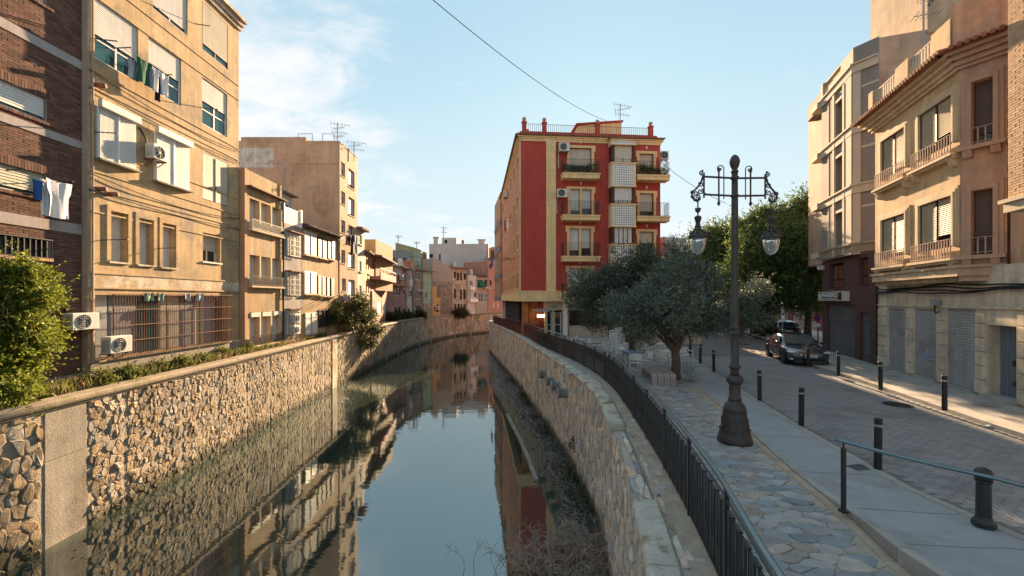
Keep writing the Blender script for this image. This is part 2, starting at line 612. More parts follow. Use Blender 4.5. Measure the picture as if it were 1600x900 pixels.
def tag(o, label=None, cat=None, group=None, kind=None):
    for k, v in (('label', label), ('category', cat), ('group', group), ('kind', kind)):
        if v:
            o[k] = v
    return o


def thing(name, label, cat, loc, group=None):
    o = bpy.data.objects.new(name, None)
    o.empty_display_size = .3
    COL.objects.link(o)
    o.location = loc
    ORI[o.name] = Vector(loc)
    return tag(o, label, cat, group)


def local_thing(name, label, cat, group=None):
    """Built round the origin, moved into place afterwards."""
    return thing(name, label, cat, (0, 0, 0), group)


def place(root, loc, rz=0., tilt=(0, 0)):
    root.location = loc
    root.rotation_euler = (tilt[0], tilt[1], rz)
    return root


def copy_tree(o, parent=None):
    c = o.copy()
    COL.objects.link(c)
    c.parent = parent
    for ch in list(o.children):
        copy_tree(ch, c)
    return c


def solo(mb, name, mat, label, cat, group=None, kind=None, smooth=False, bevel=0.):
    a = np.array(mb.v)
    o = ((a[:, 0].min() + a[:, 0].max()) / 2, (a[:, 1].min() + a[:, 1].max()) / 2, a[:, 2].min())
    return tag(mb.build(name, mat, None, smooth, bevel, origin=o), label, cat, group, kind)


def structure(mb, name, mat, **k):
    return mb.build(name, mat, None, kind='structure', **k)


class Fac:
    """A vertical facade plane from A to B (left to right as seen), x = along, y = outward, z = up."""

    def __init__(s, A, B):
        s.A = Vector((A[0], A[1], 0))
        d = Vector((B[0], B[1], 0)) - s.A
        s.L = d.length
        s.d = d / s.L
        s.n = Vector((s.d.y, -s.d.x, 0))
        s.T = Matrix(((s.d.x, s.n.x, 0, s.A.x), (s.d.y, s.n.y, 0, s.A.y), (0, 0, 1, 0), (0, 0, 0, 1)))

    def hit(s, px, py):
        o = Vector((0, 0, H))
        r = Vector(((px - CX) / F, 1, -(py - HY) / F))
        t = (s.A - o).dot(s.n) / r.dot(s.n)
        return o + r * t

    def u(s, px):
        return (s.hit(px, HY) - s.A).dot(s.d)

    def z(s, px, py):
        return s.hit(px, py).z

    def pt(s, u, n, z):
        return s.A + s.d * u + s.n * n + Vector((0, 0, z))

    def off(s, n):
        return Fac(s.pt(0, n, 0), s.pt(s.L, n, 0))

    def op(s, px0, yt, px1, yb):
        return (s.u(px0), s.u(px1), s.z(px0, yb), s.z(px0, yt))


def wall_grid(mb, u0, u1, z0, z1, ops, dep=.25, y=0.):
    us = sorted({u0, u1} | {min(max(q, u0), u1) for o in ops for q in o[:2]})
    zs = sorted({z0, z1} | {min(max(q, z0), z1) for o in ops for q in o[2:4]})
    ix = {}

    def vid(i, j):
        if (i, j) not in ix:
            ix[(i, j)] = mb.pts([(us[i], y, zs[j])])
        return ix[(i, j)]
    for i in range(len(us) - 1):
        for j in range(len(zs) - 1):
            cu, cz = (us[i] + us[i + 1]) / 2, (zs[j] + zs[j + 1]) / 2
            if any(o[0] < cu < o[1] and o[2] < cz < o[3] for o in ops):
                continue
            mb.fc(vid(i, j), vid(i + 1, j), vid(i + 1, j + 1), vid(i, j + 1))
    for o in ops:
        a, b, c, d = o[:4]
        e = o[4] if len(o) > 4 else dep
        mb.poly([(a, y, c), (a, y - e, c), (a, y - e, d), (a, y, d)])
        mb.poly([(b, y, c), (b, y, d), (b, y - e, d), (b, y - e, c)])
        mb.poly([(a, y, d), (a, y - e, d), (b, y - e, d), (b, y, d)])
        mb.poly([(a, y, c), (b, y, c), (b, y - e, c), (a, y - e, c)])


def building(name, label, cat, fac, u0, u1, z0, z1, depth, mat, ops=(), rd=.25, roof=None, front=True):
    root = thing(name, label, cat, fac.pt((u0 + u1) / 2, -depth / 2, z0))
    mb = MB(fac.T)
    if front:
        wall_grid(mb, u0, u1, z0, z1, list(ops), rd)
    mb.poly([(u0, 0, z0), (u0, 0, z1), (u0, -depth, z1), (u0, -depth, z0)])
    mb.poly([(u1, 0, z0), (u1, -depth, z0), (u1, -depth, z1), (u1, 0, z1)])
    mb.poly([(u0, -depth, z0), (u0, -depth, z1), (u1, -depth, z1), (u1, -depth, z0)])
    mb.build('wall', mat, root)
    r = MB(fac.T)
    r.poly([(u0, 0, z1 - .004), (u1, 0, z1 - .004), (u1, -depth, z1 - .004), (u0, -depth, z1 - .004)])
    r.build('roof', roof or 'terracotta', root)
    return root


def corrug(mb, u0, u1, z0, z1, y, pitch=.055, amp=.014):
    n = max(2, int((z1 - z0) / pitch))
    p = (z1 - z0) / n
    prev = None
    for k in range(n):
        zt = z1 - k * p
        b = mb.pts([(u0, y, zt), (u1, y, zt), (u0, y + amp, zt - p * .8), (u1, y + amp, zt - p * .8)])
        if prev is not None:
            mb.fc(prev + 2, prev + 3, b + 1, b)
        mb.fc(b, b + 1, b + 3, b + 2)
        prev = b


def win(root, fac, op, rec=.15, sh=1., cols=2, rows=1, fm='white_paint', sm='shutter_white', gm='pane', fw=.055, sill=None,
        box=None, pitch=.06, name='window', slanted=0):
    u0, u1, z0, z1 = op[:4]
    f = MB(fac.T)
    y0, y1 = -rec - .02, -rec + .035
    f.box(u0, u0 + fw, y0, y1, z0, z1)
    f.box(u1 - fw, u1, y0, y1, z0, z1)
    f.box(u0 + fw, u1 - fw, y0, y1, z0, z0 + fw)
    f.box(u0 + fw, u1 - fw, y0, y1, z1 - fw, z1)
    for k in range(1, cols):
        c = u0 + (u1 - u0) * k / cols
        f.box(c - fw * .5, c + fw * .5, y0, y1 + .05 * (sh >= .99), z0 + fw, z1 - fw)
    for k in range(1, rows):
        c = z0 + (z1 - z0) * k / rows
        f.box(u0 + fw, u1 - fw, y0, y1 - .004, c - fw * .4, c + fw * .4)
    w = f.build(name, fm, root)
    if sh < .995:
        p = MB(fac.T)
        p.poly([(u0, -rec, z0), (u1, -rec, z0), (u1, -rec, z1), (u0, -rec, z1)])
        p.build('pane', gm, w)
    if sh > .01:
        s = MB(fac.T)
        corrug(s, u0 + fw * .6, u1 - fw * .6, z1 - (z1 - z0 - .02) * sh, z1 - .01, -rec + .045, pitch)
        s.build('shutter', sm, w)
    if sill:
        s = MB(fac.T)
        s.box(u0 - .08, u1 + .08, -rec + .05, .07, z0 - .07, z0 - .003)
        s.build('sill', sill, w)
    if box:
        s = MB(fac.T)
        s.box(u0 - .05, u1 + .05, .0, .16, z1 - .02, z1 + .26)
        s.build('shutter_box', box, w, bevel=.015)
    return w


def pane_only(root, fac, op, rec=.2, gm='pane', name='window', frame=None):
    u0, u1, z0, z1 = op[:4]
    f = MB(fac.T)
    f.poly([(u0, -rec, z0), (u1, -rec, z0), (u1, -rec, z1), (u0, -rec, z1)])
    w = f.build(name, gm, root)
    if frame:
        q = MB(fac.T)
        t = .07
        q.box(u0, u1, -rec + .004, -rec + .05, z1 - t, z1)
        q.box(u0, u1, -rec + .004, -rec + .05, z0, z0 + t)
        for c in (u0 + t / 2, (u0 + u1) / 2, u1 - t / 2):
            q.box(c - t / 2, c + t / 2, -rec + .006, -rec + .055, z0 + t, z1 - t)
        q.build('frame', frame, w)
    return w


def surround(root, fac, op, w, proud, mat, name='surround', sill=True, ears=0.):
    u0, u1, z0, z1 = op[:4]
    m = MB(fac.T)
    m.box(u0 - w, u0, -.02, proud, z0, z1)
    m.box(u1, u1 + w, -.02, proud, z0, z1)
    m.box(u0 - w - ears, u1 + w + ears, -.02, proud + .003, z1, z1 + w)
    if ears:
        m.box(u0 - w - ears, u0 - w, -.02, proud, z1 - w * 1.3, z1)
        m.box(u1 + w, u1 + w + ears, -.02, proud, z1 - w * 1.3, z1)
    return m.build(name, mat, root)


def rail_bars(mb, pts, z0, z1, step=.12, r=.012, top=.022):
    """A plain balcony rail through pts (local x, y)."""
    for (ax, ay), (bx, by) in zip(pts[:-1], pts[1:]):
        L = math.hypot(bx - ax, by - ay)
        n = max(1, int(L / step))
        for k in range(n + 1):
            t = k / n
            x, y = ax + (bx - ax) * t, ay + (by - ay) * t
            mb.box(x - r, x + r, y - r, y + r, z0, z1)
        for z in (z0 + .06, z1):
            mb.bar((ax, ay, z), (bx, by, z), top * 2, top)


# Voronoi cells on a (u, v) rectangle
def cells(u0, u1, v0, v1, su, sv, seed, jit=.38):
    r = random.Random(seed)
    nu, nv = max(1, round((u1 - u0) / su)), max(1, round((v1 - v0) / sv))
    su, sv = (u1 - u0) / nu, (v1 - v0) / nv
    g = {}
    for i in range(-1, nu + 1):
        for j in range(-1, nv + 1):
            g[i, j] = (i + .5 + (.5 * (j % 2) - .25) + r.uniform(-jit, jit), j + .5 + r.uniform(-jit, jit))
    out = []
    for i in range(nu):
        for j in range(nv):
            c = g[i, j]
            pl = [(c[0] - 1.1, c[1] - 1.1), (c[0] + 1.1, c[1] - 1.1), (c[0] + 1.1, c[1] + 1.1), (c[0] - 1.1, c[1] + 1.1)]
            for di in (-1, 0, 1):
                for dj in (-1, 0, 1):
                    if di == dj == 0:
                        continue
                    q = g.get((i + di, j + dj))
                    if q is None:
                        continue
                    nx, ny = q[0] - c[0], q[1] - c[1]
                    k = (q[0] ** 2 + q[1] ** 2 - c[0] ** 2 - c[1] ** 2) / 2
                    new = []
                    m = len(pl)
                    for a in range(m):
                        p0, p1 = pl[a], pl[(a + 1) % m]
                        d0, d1 = p0[0] * nx + p0[1] * ny - k, p1[0] * nx + p1[1] * ny - k
                        if d0 <= 0:
                            new.append(p0)
                        if d0 * d1 < 0:
                            t = d0 / (d0 - d1)
                            new.append((p0[0] + (p1[0] - p0[0]) * t, p0[1] + (p1[1] - p0[1]) * t))
                    pl = new
                    if len(pl) < 3:
                        break
                if len(pl) < 3:
                    break
            if len(pl) >= 3:
                pl = [(min(max(p[0], 0), nu) * su + u0, min(max(p[1], 0), nv) * sv + v0) for p in pl]
                out.append(pl)
    return out


def stone(mb, pl, h, fn, r, gap=.012, top=.72, tilt=.4, base=-.01, rough=0.):
    """One faceted stone over polygon pl; fn(u, v, n) gives the place."""
    if rough:                       # break the straight edges
        q = []
        for i, p in enumerate(pl):
            e = pl[(i + 1) % len(pl)]
            d = math.hypot(e[0] - p[0], e[1] - p[1])
            q.append(p)
            if d > .05:
                t = r.uniform(.35, .65)
                o = -r.random() * rough * d
                q.append((p[0] + (e[0] - p[0]) * t - (e[1] - p[1]) / d * o, p[1] + (e[1] - p[1]) * t + (e[0] - p[0]) / d * o))
        pl = q
    n = len(pl)
    cu, cv = sum(p[0] for p in pl) / n, sum(p[1] for p in pl) / n
    rad = sum(math.hypot(p[0] - cu, p[1] - cv) for p in pl) / n + 1e-6
    k = max(.3, 1 - gap / rad)
    a = r.uniform(0, 6.283)
    rings = []
    for s, z in ((k, base), (k * .96, h * .62), (k * top, h)):
        ring = []
        for p in pl:
            du, dv = (p[0] - cu) * s, (p[1] - cv) * s
            t = 1 + tilt * (du * math.cos(a) + dv * math.sin(a)) / rad if z > 0 else 1
            ring.append(fn(cu + du, cv + dv, z * t * r.uniform(.9 - rough, 1.1 + rough) if z > 0 else z))
        rings.append(mb.pts(ring))
    for q in range(2):
        for i in range(n):
            j = (i + 1) % n
            mb.fc(rings[q] + i, rings[q] + j, rings[q + 1] + j, rings[q + 1] + i)
    mb.fc(*[rings[2] + i for i in range(n)])
    return cu, cv


def inside(x, y, pg):
    c = False
    n = len(pg)
    for i in range(n):
        x0, y0 = pg[i][:2]
        x1, y1 = pg[(i + 1) % n][:2]
        if (y0 > y) != (y1 > y) and x < (x1 - x0) * (y - y0) / (y1 - y0) + x0:
            c = not c
    return c


def pieces(items, root, name, stuffname, mat, limit=300, smooth=False):
    """items: (size in view, MB).  The largest ones become parts, the rest one stuff part."""
    items.sort(key=lambda q: -q[0])
    for s, mb in items[:limit]:
        mb.build(name, mat, root)
    if len(items) > limit:
        al = MB()
        for s, mb in items[limit:]:
            b = len(al.v)
            al.v.extend(mb.v)
            al.f.extend(tuple(i + b for i in f) for f in mb.f)
            al.mi.extend(mb.mi)
        al.build(stuffname, mat, root, kind='stuff')


def view_size(p, s):
    """0 outside the frame, else the pixels a piece of size s takes at p."""
    if p[1] < .5:
        return 0
    x, y = CX + F * p[0] / p[1], HY - F * (p[2] - H) / p[1]
    return F * s / p[1] if -20 < x < 1620 and -20 < y < 920 else 0


def leaves(name, pos, dr, L, Wd, mat, parent=None, kind=None, origin=None, curl=.25):
    pos, dr = np.asarray(pos, float), np.asarray(dr, float)
    n = len(pos)
    dr /= np.linalg.norm(dr, axis=1)[:, None] + 1e-9
    rv = nrg.normal(size=(n, 3))
    sd_ = np.cross(dr, rv)
    sd_ /= np.linalg.norm(sd_, axis=1)[:, None] + 1e-9
    L = np.asarray(L)[:, None] if np.ndim(L) else L
    Wd = np.asarray(Wd)[:, None] if np.ndim(Wd) else Wd
    mid = pos + dr * L * .45
    nn = np.cross(dr, sd_)
    v = np.stack([pos, mid + sd_ * Wd * .5 + nn * Wd * curl, pos + dr * L, mid - sd_ * Wd * .5 + nn * Wd * curl], 1).reshape(-1, 3)
    o = np.zeros(3)
    if parent is not None:
        o = np.array(ORI.get(rootof(parent).name, (0, 0, 0)))
    elif origin is not None:
        o = np.array(origin)
    me = bpy.data.meshes.new(name)
    me.vertices.add(4 * n)
    me.vertices.foreach_set('co', (v - o).ravel())
    me.loops.add(4 * n)
    me.loops.foreach_set('vertex_index', np.arange(4 * n, dtype=np.int32))
    me.polygons.add(n)
    me.polygons.foreach_set('loop_start', np.arange(0, 4 * n, 4, dtype=np.int32))
    me.update(calc_edges=True)
    me.validate()
    me.materials.append(M[mat])
    ob = bpy.data.objects.new(name, me)
    COL.objects.link(ob)
    if parent is not None:
        ob.parent = parent
    else:
        ob.location = o
        ORI[ob.name] = Vector(o)
    if kind:
        ob['kind'] = kind
    return ob


def sprigs(blobs, n, ln, per, spread=.5, droop=0., shell=.55):
    """Sprigs of leaves growing outward through the blobs (centre, radii, weight)."""
    w = np.array([b[2] for b in blobs], float)
    pick = nrg.choice(len(blobs), n, p=w / w.sum())
    C = np.array([b[0] for b in blobs])[pick]
    Rr = np.array([b[1] for b in blobs])[pick]
    d = nrg.normal(size=(n, 3))
    d /= np.linalg.norm(d, axis=1)[:, None]
    rad = shell + (1 - shell) * nrg.random(n) ** .6
    rad *= 1 + .16 * np.sin(d[:, 0] * 7 + C[:, 0] * 3) * np.cos(d[:, 2] * 6 + C[:, 1] * 2) + .10 * nrg.normal(size=n)
    st = C + d * Rr * rad[:, None]
    dr = d + spread * nrg.normal(size=(n, 3)) + np.array([0, 0, .25 - droop])
    dr /= np.linalg.norm(dr, axis=1)[:, None]
    ll = ln * (.6 + .8 * nrg.random(n)) * np.where(nrg.random(n) < .06, 2.1, 1.)
    t = (np.arange(per) + .5) / per
    pos = st[:, None, :] + dr[:, None, :] * (t[None, :, None] * ll[:, None, None])
    pos[..., 2] -= droop * .5 * (t[None, :] ** 2) * ll[:, None]
    ld = dr[:, None, :] * .8 + .75 * nrg.normal(size=(n, per, 3))
    return pos.reshape(-1, 3), ld.reshape(-1, 3)


def clumps(blobs, k, s=.45, seed=1):
    """Break each blob into k smaller clumps so that the crown has gaps and an uneven outline."""
    r = random.Random(seed)
    out = []
    for c, rad, w in blobs:
        for i in range(k):
            d = Vector((r.gauss(0, 1), r.gauss(0, 1), r.gauss(0, 1))).normalized() * r.uniform(.35, .95)
            q = s * r.uniform(.6, 1.25)
            out.append((tuple(a + b * e for a, b, e in zip(c, d, rad)), tuple(q * e for e in rad), w * q * q))
    return out


def limb(mb, p, d, ln, r, depth, r2=.6, bend=.35, rr=None):
    rr = rr or rng
    pts, rs = [Vector(p)], [r]
    d = Vector(d).normalized()
    k = 4
    for i in range(k):
        d = (d + Vector((rr.uniform(-1, 1), rr.uniform(-1, 1), rr.uniform(-.4, .9))) * bend * .5).normalized()
        pts.append(pts[-1] + d * ln / k)
        rs.append(r * (1 - (1 - r2) * (i + 1) / k))
    mb.tube(pts, rs, 7 if r > .05 else 4)
    if depth:
        for j in range(2 + (rr.random() < .5)):
            nd = (d + Vector((rr.uniform(-1, 1), rr.uniform(-1, 1), rr.uniform(-.2, .8))) * .9).normalized()
            limb(mb, pts[-1 - (j % 2)], nd, ln * rr.uniform(.6, .85), rs[-1] * .75, depth - 1, r2, bend, rr)

# ================================================================== SETTING: river, banks, street
WZ = -4.05                                    # water level
WL = [(-13.0, -25), (-13.05, 3), (-13.1, 10.8), (-13.55, 22), (-14.1, 34.1), (-14.5, 49), (-14.3, 63.5), (-11.4, 78.5), (-8, 85), (-4.1, 89), (6, 96), (22, 102), (70, 110)]
WR = [(.6, -25), (.95, 1), (1.2, 3), (1.56, 4.57), (1.86, 6.23), (2.38, 9.97), (2.72, 13.56), (2.52, 17.7), (2.16, 21.3), (1.81, 23.9), (.52, 34.1), (-2.37, 52.1), (-3.1, 58), (-2.6, 66), (1, 76), (9, 85), (25, 91), (70, 98)]


class Line:
    """A smoothed polyline in plan with arc length."""

    def __init__(s, pts, sub=6):
        q = [Vector((p[0], p[1])) for p in pts]
        out = []
        for i in range(len(q) - 1):
            p0, p1, p2, p3 = q[max(i - 1, 0)], q[i], q[i + 1], q[min(i + 2, len(q) - 1)]
            L = (p2 - p1).length
            m1 = (p2 - p0) / max((p2 - p0).length, 1e-6) * L
            m2 = (p3 - p1) / max((p3 - p1).length, 1e-6) * L
            for k in range(sub):
                t = k / sub
                out.append(p1 * (2 * t**3 - 3 * t * t + 1) + m1 * (t**3 - 2 * t * t + t) + p2 * (3 * t * t - 2 * t**3) + m2 * (t**3 - t * t))
        out.append(q[-1])
        s.p = out
        s.s = [0]
        for a, b in zip(out[:-1], out[1:]):
            s.s.append(s.s[-1] + (b - a).length)
        s.L = s.s[-1]

    def at(s, u):
        import bisect
        i = min(max(bisect.bisect_right(s.s, u) - 1, 0), len(s.p) - 2)
        t = (u - s.s[i]) / (s.s[i + 1] - s.s[i])
        d = (s.p[i + 1] - s.p[i]).normalized()
        return s.p[i].lerp(s.p[i + 1], t), d

    def pt(s, u, n, z, side=1):
        p, d = s.at(u)
        nn = Vector((d.y, -d.x)) * side            # side 1: to the right of travel
        q = p + nn * n
        return Vector((q.x, q.y, z))

    def s_at_y(s, y):
        for i in range(len(s.p) - 1):
            if s.p[i].y <= y <= s.p[i + 1].y:
                return s.s[i] + (s.s[i + 1] - s.s[i]) * (y - s.p[i].y) / max(s.p[i + 1].y - s.p[i].y, 1e-6)
        return s.L


LL, LR = Line(WL), Line(WR)


def flat(mb, pg, z):
    mb.poly([(p[0], p[1], z) for p in pg])


# ---- ground sheets of the two banks, out to the horizon
def ground():
    import bmesh

    def tri(name, pg, z, mat):
        me = bpy.data.meshes.new(name)
        bm = bmesh.new()
        vs = [bm.verts.new((p[0], p[1], z)) for p in pg]
        es = [bm.edges.new((vs[i], vs[(i + 1) % len(vs)])) for i in range(len(vs))]
        bmesh.ops.triangle_fill(bm, use_beauty=True, edges=es)
        for f in bm.faces:
            if f.normal.z < 0:
                f.normal_flip()
        bm.to_mesh(me)
        bm.free()
        me.materials.append(M[mat])
        ob = bpy.data.objects.new(name, me)
        COL.objects.link(ob)
        ob['kind'] = 'structure'
        return ob
    left = [LL.pt(u, -.25, 0)[:2] for u in np.linspace(0, LL.L, 70)]
    tri('ground', left + [(900, 110), (900, 1500), (-900, 1500), (-900, -25)], -.06, 'town_ground')
    right = [LR.pt(u, .25, 0)[:2] for u in np.linspace(0, LR.L, 70)]
    tri('ground', right + [(900, 98), (900, -25)], -.06, 'town_ground')
    m = MB()
    flat(m, [(-60, -25), (110, -25), (110, 130), (-60, 130)], WZ - .7)
    structure(m, 'riverbed', 'gravel_bed')
    m = MB()
    flat(m, [(-30, -25), (100, -25), (100, 120), (-30, 120)], WZ)
    structure(m, 'water', 'river_water')


ground()


# ---- river walls: facing stones over a mortar core, coping blocks on top
def river_wall_left():
    root = thing('river_wall', 'rough stone river wall with sunlit knobbly facing on the left bank', 'wall', (-13.4, 20, WZ - .6))
    m = MB()
    S = list(np.linspace(0, LL.L, 120))
    for a, b in zip(S[:-1], S[1:]):
        m.poly([LL.pt(a, 0, WZ - .7), LL.pt(b, 0, WZ - .7), LL.pt(b, 0, -.02), LL.pt(a, 0, -.02)])
        m.poly([LL.pt(a, 0, -.02), LL.pt(b, 0, -.02), LL.pt(b, -.6, -.02), LL.pt(a, -.6, -.02)])
    m.build('core', 'mortar_wall', root)

    def fn(u, v, n):
        return LL.pt(u, n, v)
    items = []
    r = random.Random(3)

    def s_of(px, n=0):      # arc length where the wall is seen at pixel column px
        lo, hi = LL.s_at_y(4), LL.s_at_y(60)
        for _ in range(40):
            mid = (lo + hi) / 2
            q = LL.pt(mid, 0, 0)
            if CX + F * q.x / q.y < px:
                lo = mid
            else:
                hi = mid
        return lo
    # panels: (px from, px to, stone size, relief)
    bounds = [(-150, 66, .34, .085), (136, 195, .24, .07), (197, 283, .22, .065), (286, 340, .20, .05), (342, 384, .20, .05), (386, 420, .21, .045),
              (422, 447, .22, .045), (449, 470, .23, .04), (472, 489, .25, .04), (491, 505, .27, .04), (507, 517, .28, .04), (528, 545, .30, .04), (546, 560, .36, .04)]
    for k, (p0, p1, sz, rel) in enumerate(bounds):
        a, b = s_of(p0), s_of(p1)
        for pl in cells(a + .02, b - .02, WZ - .35, -.06, sz * .85, sz * 1.12, 50 + k, .44):
            mb = MB()
            if r.random() < .025:
                continue
            h = rel * .62 * r.choice((.3, .5, .7, 1., 1.25))
            cu, cv = stone(mb, pl, h, fn, r, gap=r.uniform(.005, .016), top=r.uniform(.66, .9), tilt=.36, rough=.16)
            items.append((view_size(LL.pt(cu, 0, cv), sz), mb))
    pieces(items, root, 'stone', 'stonework', 'stone_warm')
    # smooth concrete panel in two lifts, and slim joints / pilasters
    a, b = s_of(69), s_of(134)
    for z0, z1 in ((WZ - .4, -1.62), (-1.6, -.05)):
        m = MB()
        m.prism([LL.pt(a, -.01, z0), LL.pt(b, -.01, z0), LL.pt(b, -.01, z1), LL.pt(a, -.01, z1)], LL.pt(a, .03, 0) - LL.pt(a, 0, 0))
        m.build('concrete_panel', 'concrete', root, bevel=.01)
    for px, w in ((67.5, .05), (134.8, .05), (196, .03), (284.5, .08), (341, .03), (385, .03), (421, .03), (448, .03), (471, .03), (490, .03), (506, .03)):
        s = s_of(px)
        m = MB()
        m.prism([LL.pt(s - w, -.01, WZ - .4), LL.pt(s + w, -.01, WZ - .4), LL.pt(s + w, -.01, -.05), LL.pt(s - w, -.01, -.05)],
                LL.pt(s, .012, 0) - LL.pt(s, 0, 0))
        m.build('joint', 'concrete', root)
    s = s_of(522)
    m = MB()
    m.prism([LL.pt(s - .45, -.01, WZ - .4), LL.pt(s + .45, -.01, WZ - .4), LL.pt(s + .45, -.01, -.05), LL.pt(s - .45, -.01, -.05)], LL.pt(s, .07, 0) - LL.pt(s, 0, 0))
    m.build('pilaster', 'pale_plaster', root)
    # far facing: panels with slim pilasters
    s0 = s_of(560)
    al = MB()
    for pl in cells(s0, s0 + 52, WZ - .2, -.06, .55, .6, 77, .42):
        stone(al, pl, .04 * r.choice((.4, .8, 1.2)), fn, r, gap=.03, top=.75)
    al.build('stonework', 'stone_warm', root, kind='stuff')
    for k in range(9):
        s = s0 + 4 + k * 5.3
        m = MB()
        m.prism([LL.pt(s - .2, -.01, WZ - .4), LL.pt(s + .2, -.01, WZ - .4), LL.pt(s + .2, -.01, -.05), LL.pt(s - .2, -.01, -.05)], LL.pt(s, .1, 0) - LL.pt(s, 0, 0))
        m.build('pilaster', 'concrete' if k % 3 else 'mortar_slate', root)
    # coping: a thin drip course and blocks with rounded nose
    s = 24.
    while s < LL.L - 40:
        ln = r.uniform(1.1, 1.5) if s < 70 else 4.
        m = MB()
        e = s + ln - .012
        z = r.uniform(-.008, .008)
        prof = [(.02, -.09), (.11, -.09), (.13, -.03), (.12, .05), (.06, .10), (-.42, .11), (-.42, -.09)]
        mid = (s + e) / 2
        rings = [m.pts([LL.pt(q, n, zz + z) for n, zz in prof]) for q in (s, mid, e)]
        k = len(prof)
        for a, b in ((rings[0], rings[1]), (rings[1], rings[2])):
            for i in range(k):
                j = (i + 1) % k
                m.fc(a + i, a + j, b + j, b + i)
        m.fc(*[rings[0] + i for i in range(k)])
        m.fc(*[rings[2] + i for i in range(k - 1, -1, -1)])
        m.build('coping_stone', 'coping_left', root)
        s += ln
    m = MB()
    S = list(np.linspace(24, LL.L - 40, 90))
    for a, b in zip(S[:-1], S[1:]):
        for n0, z0, n1, z1 in ((.06, -.17, .06, -.10), (.0, -.17, .06, -.17), (.06, -.10, 0, -.10)):
            m.poly([LL.pt(a, n0, z0), LL.pt(b, n0, z0), LL.pt(b, n1, z1), LL.pt(a, n1, z1)])
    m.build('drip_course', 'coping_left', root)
    return root


def river_wall_right():
    root = thing('river_wall', 'grey and brown slate river wall curving under the black street railing', 'wall', (2, 20, WZ - .6))
    m = MB()
    S = list(np.linspace(0, LR.L, 150))
    for a, b in zip(S[:-1], S[1:]):
        m.poly([LR.pt(a, 0, WZ - .7), LR.pt(b, 0, WZ - .7), LR.pt(b, 0, -.10), LR.pt(a, 0, -.10)])
        m.poly([LR.pt(a, 0, -.10), LR.pt(b, 0, -.10), LR.pt(b, .6, -.10), LR.pt(a, .6, -.10)])
        m.poly([LR.pt(a, .28, -.10), LR.pt(b, .28, -.10), LR.pt(b, .28, -.03), LR.pt(a, .28, -.03)])
        m.poly([LR.pt(a, .28, -.03), LR.pt(b, .28, -.03), LR.pt(b, .9, -.03), LR.pt(a, .9, -.03)])
    m.build('core', 'mortar_slate', root)

    def fn(u, v, n):
        return LR.pt(u, -n, v)
    items = []
    r = random.Random(5)
    s0, s1 = LR.s_at_y(3.2), LR.s_at_y(58)
    cuts = [s0]
    while cuts[-1] < s1:
        cuts.append(cuts[-1] + 4.6)
    for k, (a, b) in enumerate(zip(cuts[:-1], cuts[1:])):
        far = a - s0
        w = .115 if far < 9 else (.14 if far < 20 else .2)
        for pl in cells(a + .02, b - .05, WZ - .25, -.13, w, w * 2.7, 90 + k, .46):
            mb = MB()
            cu, cv = stone(mb, pl, .028 * r.choice((.3, .6, 1., 1.5)), fn, r, gap=.006, top=r.uniform(.6, .88), tilt=.6, rough=.15)
            items.append((view_size(LR.pt(cu, 0, cv), w), mb))
    pieces(items, root, 'stone', 'stonework', 'stone_slate')
    for k, y in enumerate((16.2, 21.6, 25.6, 30, 35.5, 41, 47, 53)):
        s = LR.s_at_y(y)
        w = .16 if k in (2, 6) else .03
        m = MB()
        m.prism([LR.pt(s - w, .01, WZ - .4), LR.pt(s + w, .01, WZ - .4), LR.pt(s + w, .01, -.13), LR.pt(s - w, .01, -.13)], LR.pt(s, -.055 if w > .1 else -.02, 0) - LR.pt(s, 0, 0))
        m.build('pilaster' if w > .1 else 'joint', 'concrete', root)
    # coping blocks; between Y 6.3 and 9.9 they are missing
    s = 22.
    g0, g1 = LR.s_at_y(6.25), LR.s_at_y(9.95)
    prof = [(-.08, -.115), (-.09, -.03), (-.05, .03), (.26, .045), (.27, -.115)]
    while s < LR.L - 50:
        near = s < 90
        ln = r.uniform(1.15, 1.5) if near else 3.
        e = s + ln
        if s < g0 < e:
            e = g0
        if g0 <= s < g1:
            s = g1
            continue
        m = MB()
        ee = e - .012
        n = 3
        z = r.uniform(-.008, .008)
        rings = [m.pts([LR.pt(s + (ee - s) * q / n, nn, zz + z) for nn, zz in prof]) for q in range(n + 1)]
        k = len(prof)
        for a, b in zip(rings[:-1], rings[1:]):
            for i in range(k):
                j = (i + 1) % k
                m.fc(a + i, a + j, b + j, b + i)
        m.fc(*[rings[0] + i for i in range(k)])
        m.fc(*[rings[-1] + i for i in range(k - 1, -1, -1)])
        m.build('coping_stone', 'coping', root, bevel=.012 if s < 45 else 0)
        s = e + .001
    # rough stones of the open ledge and of the kerb strip that carries the railing
    items = []

    def fl(z):
        return lambda u, v, n: LR.pt(u, v, z + n)
    for pl in cells(g0 + .02, g1 - .02, .0, .27, .5, .14, 400, .4):
        mb = MB()
        stone(mb, pl, r.uniform(.0, .03), fl(-.10), r, gap=.008, top=.85)
        items.append((1, mb))
    for pl in cells(LR.s_at_y(2.6), LR.s_at_y(26), .30, .60, .34, .15, 401, .4):
        mb = MB()
        stone(mb, pl, r.uniform(.0, .035), fl(-.03), r, gap=.008, top=.85)
        items.append((1, mb))
    al = MB()
    for _, mb in items:
        b = len(al.v)
        al.v.extend(mb.v)
        al.f.extend(tuple(i + b for i in f) for f in mb.f)
        al.mi.extend(mb.mi)
    al.build('ledge_stonework', 'stone_slate', root, kind='stuff')
    return root


river_wall_left()
river_wall_right()

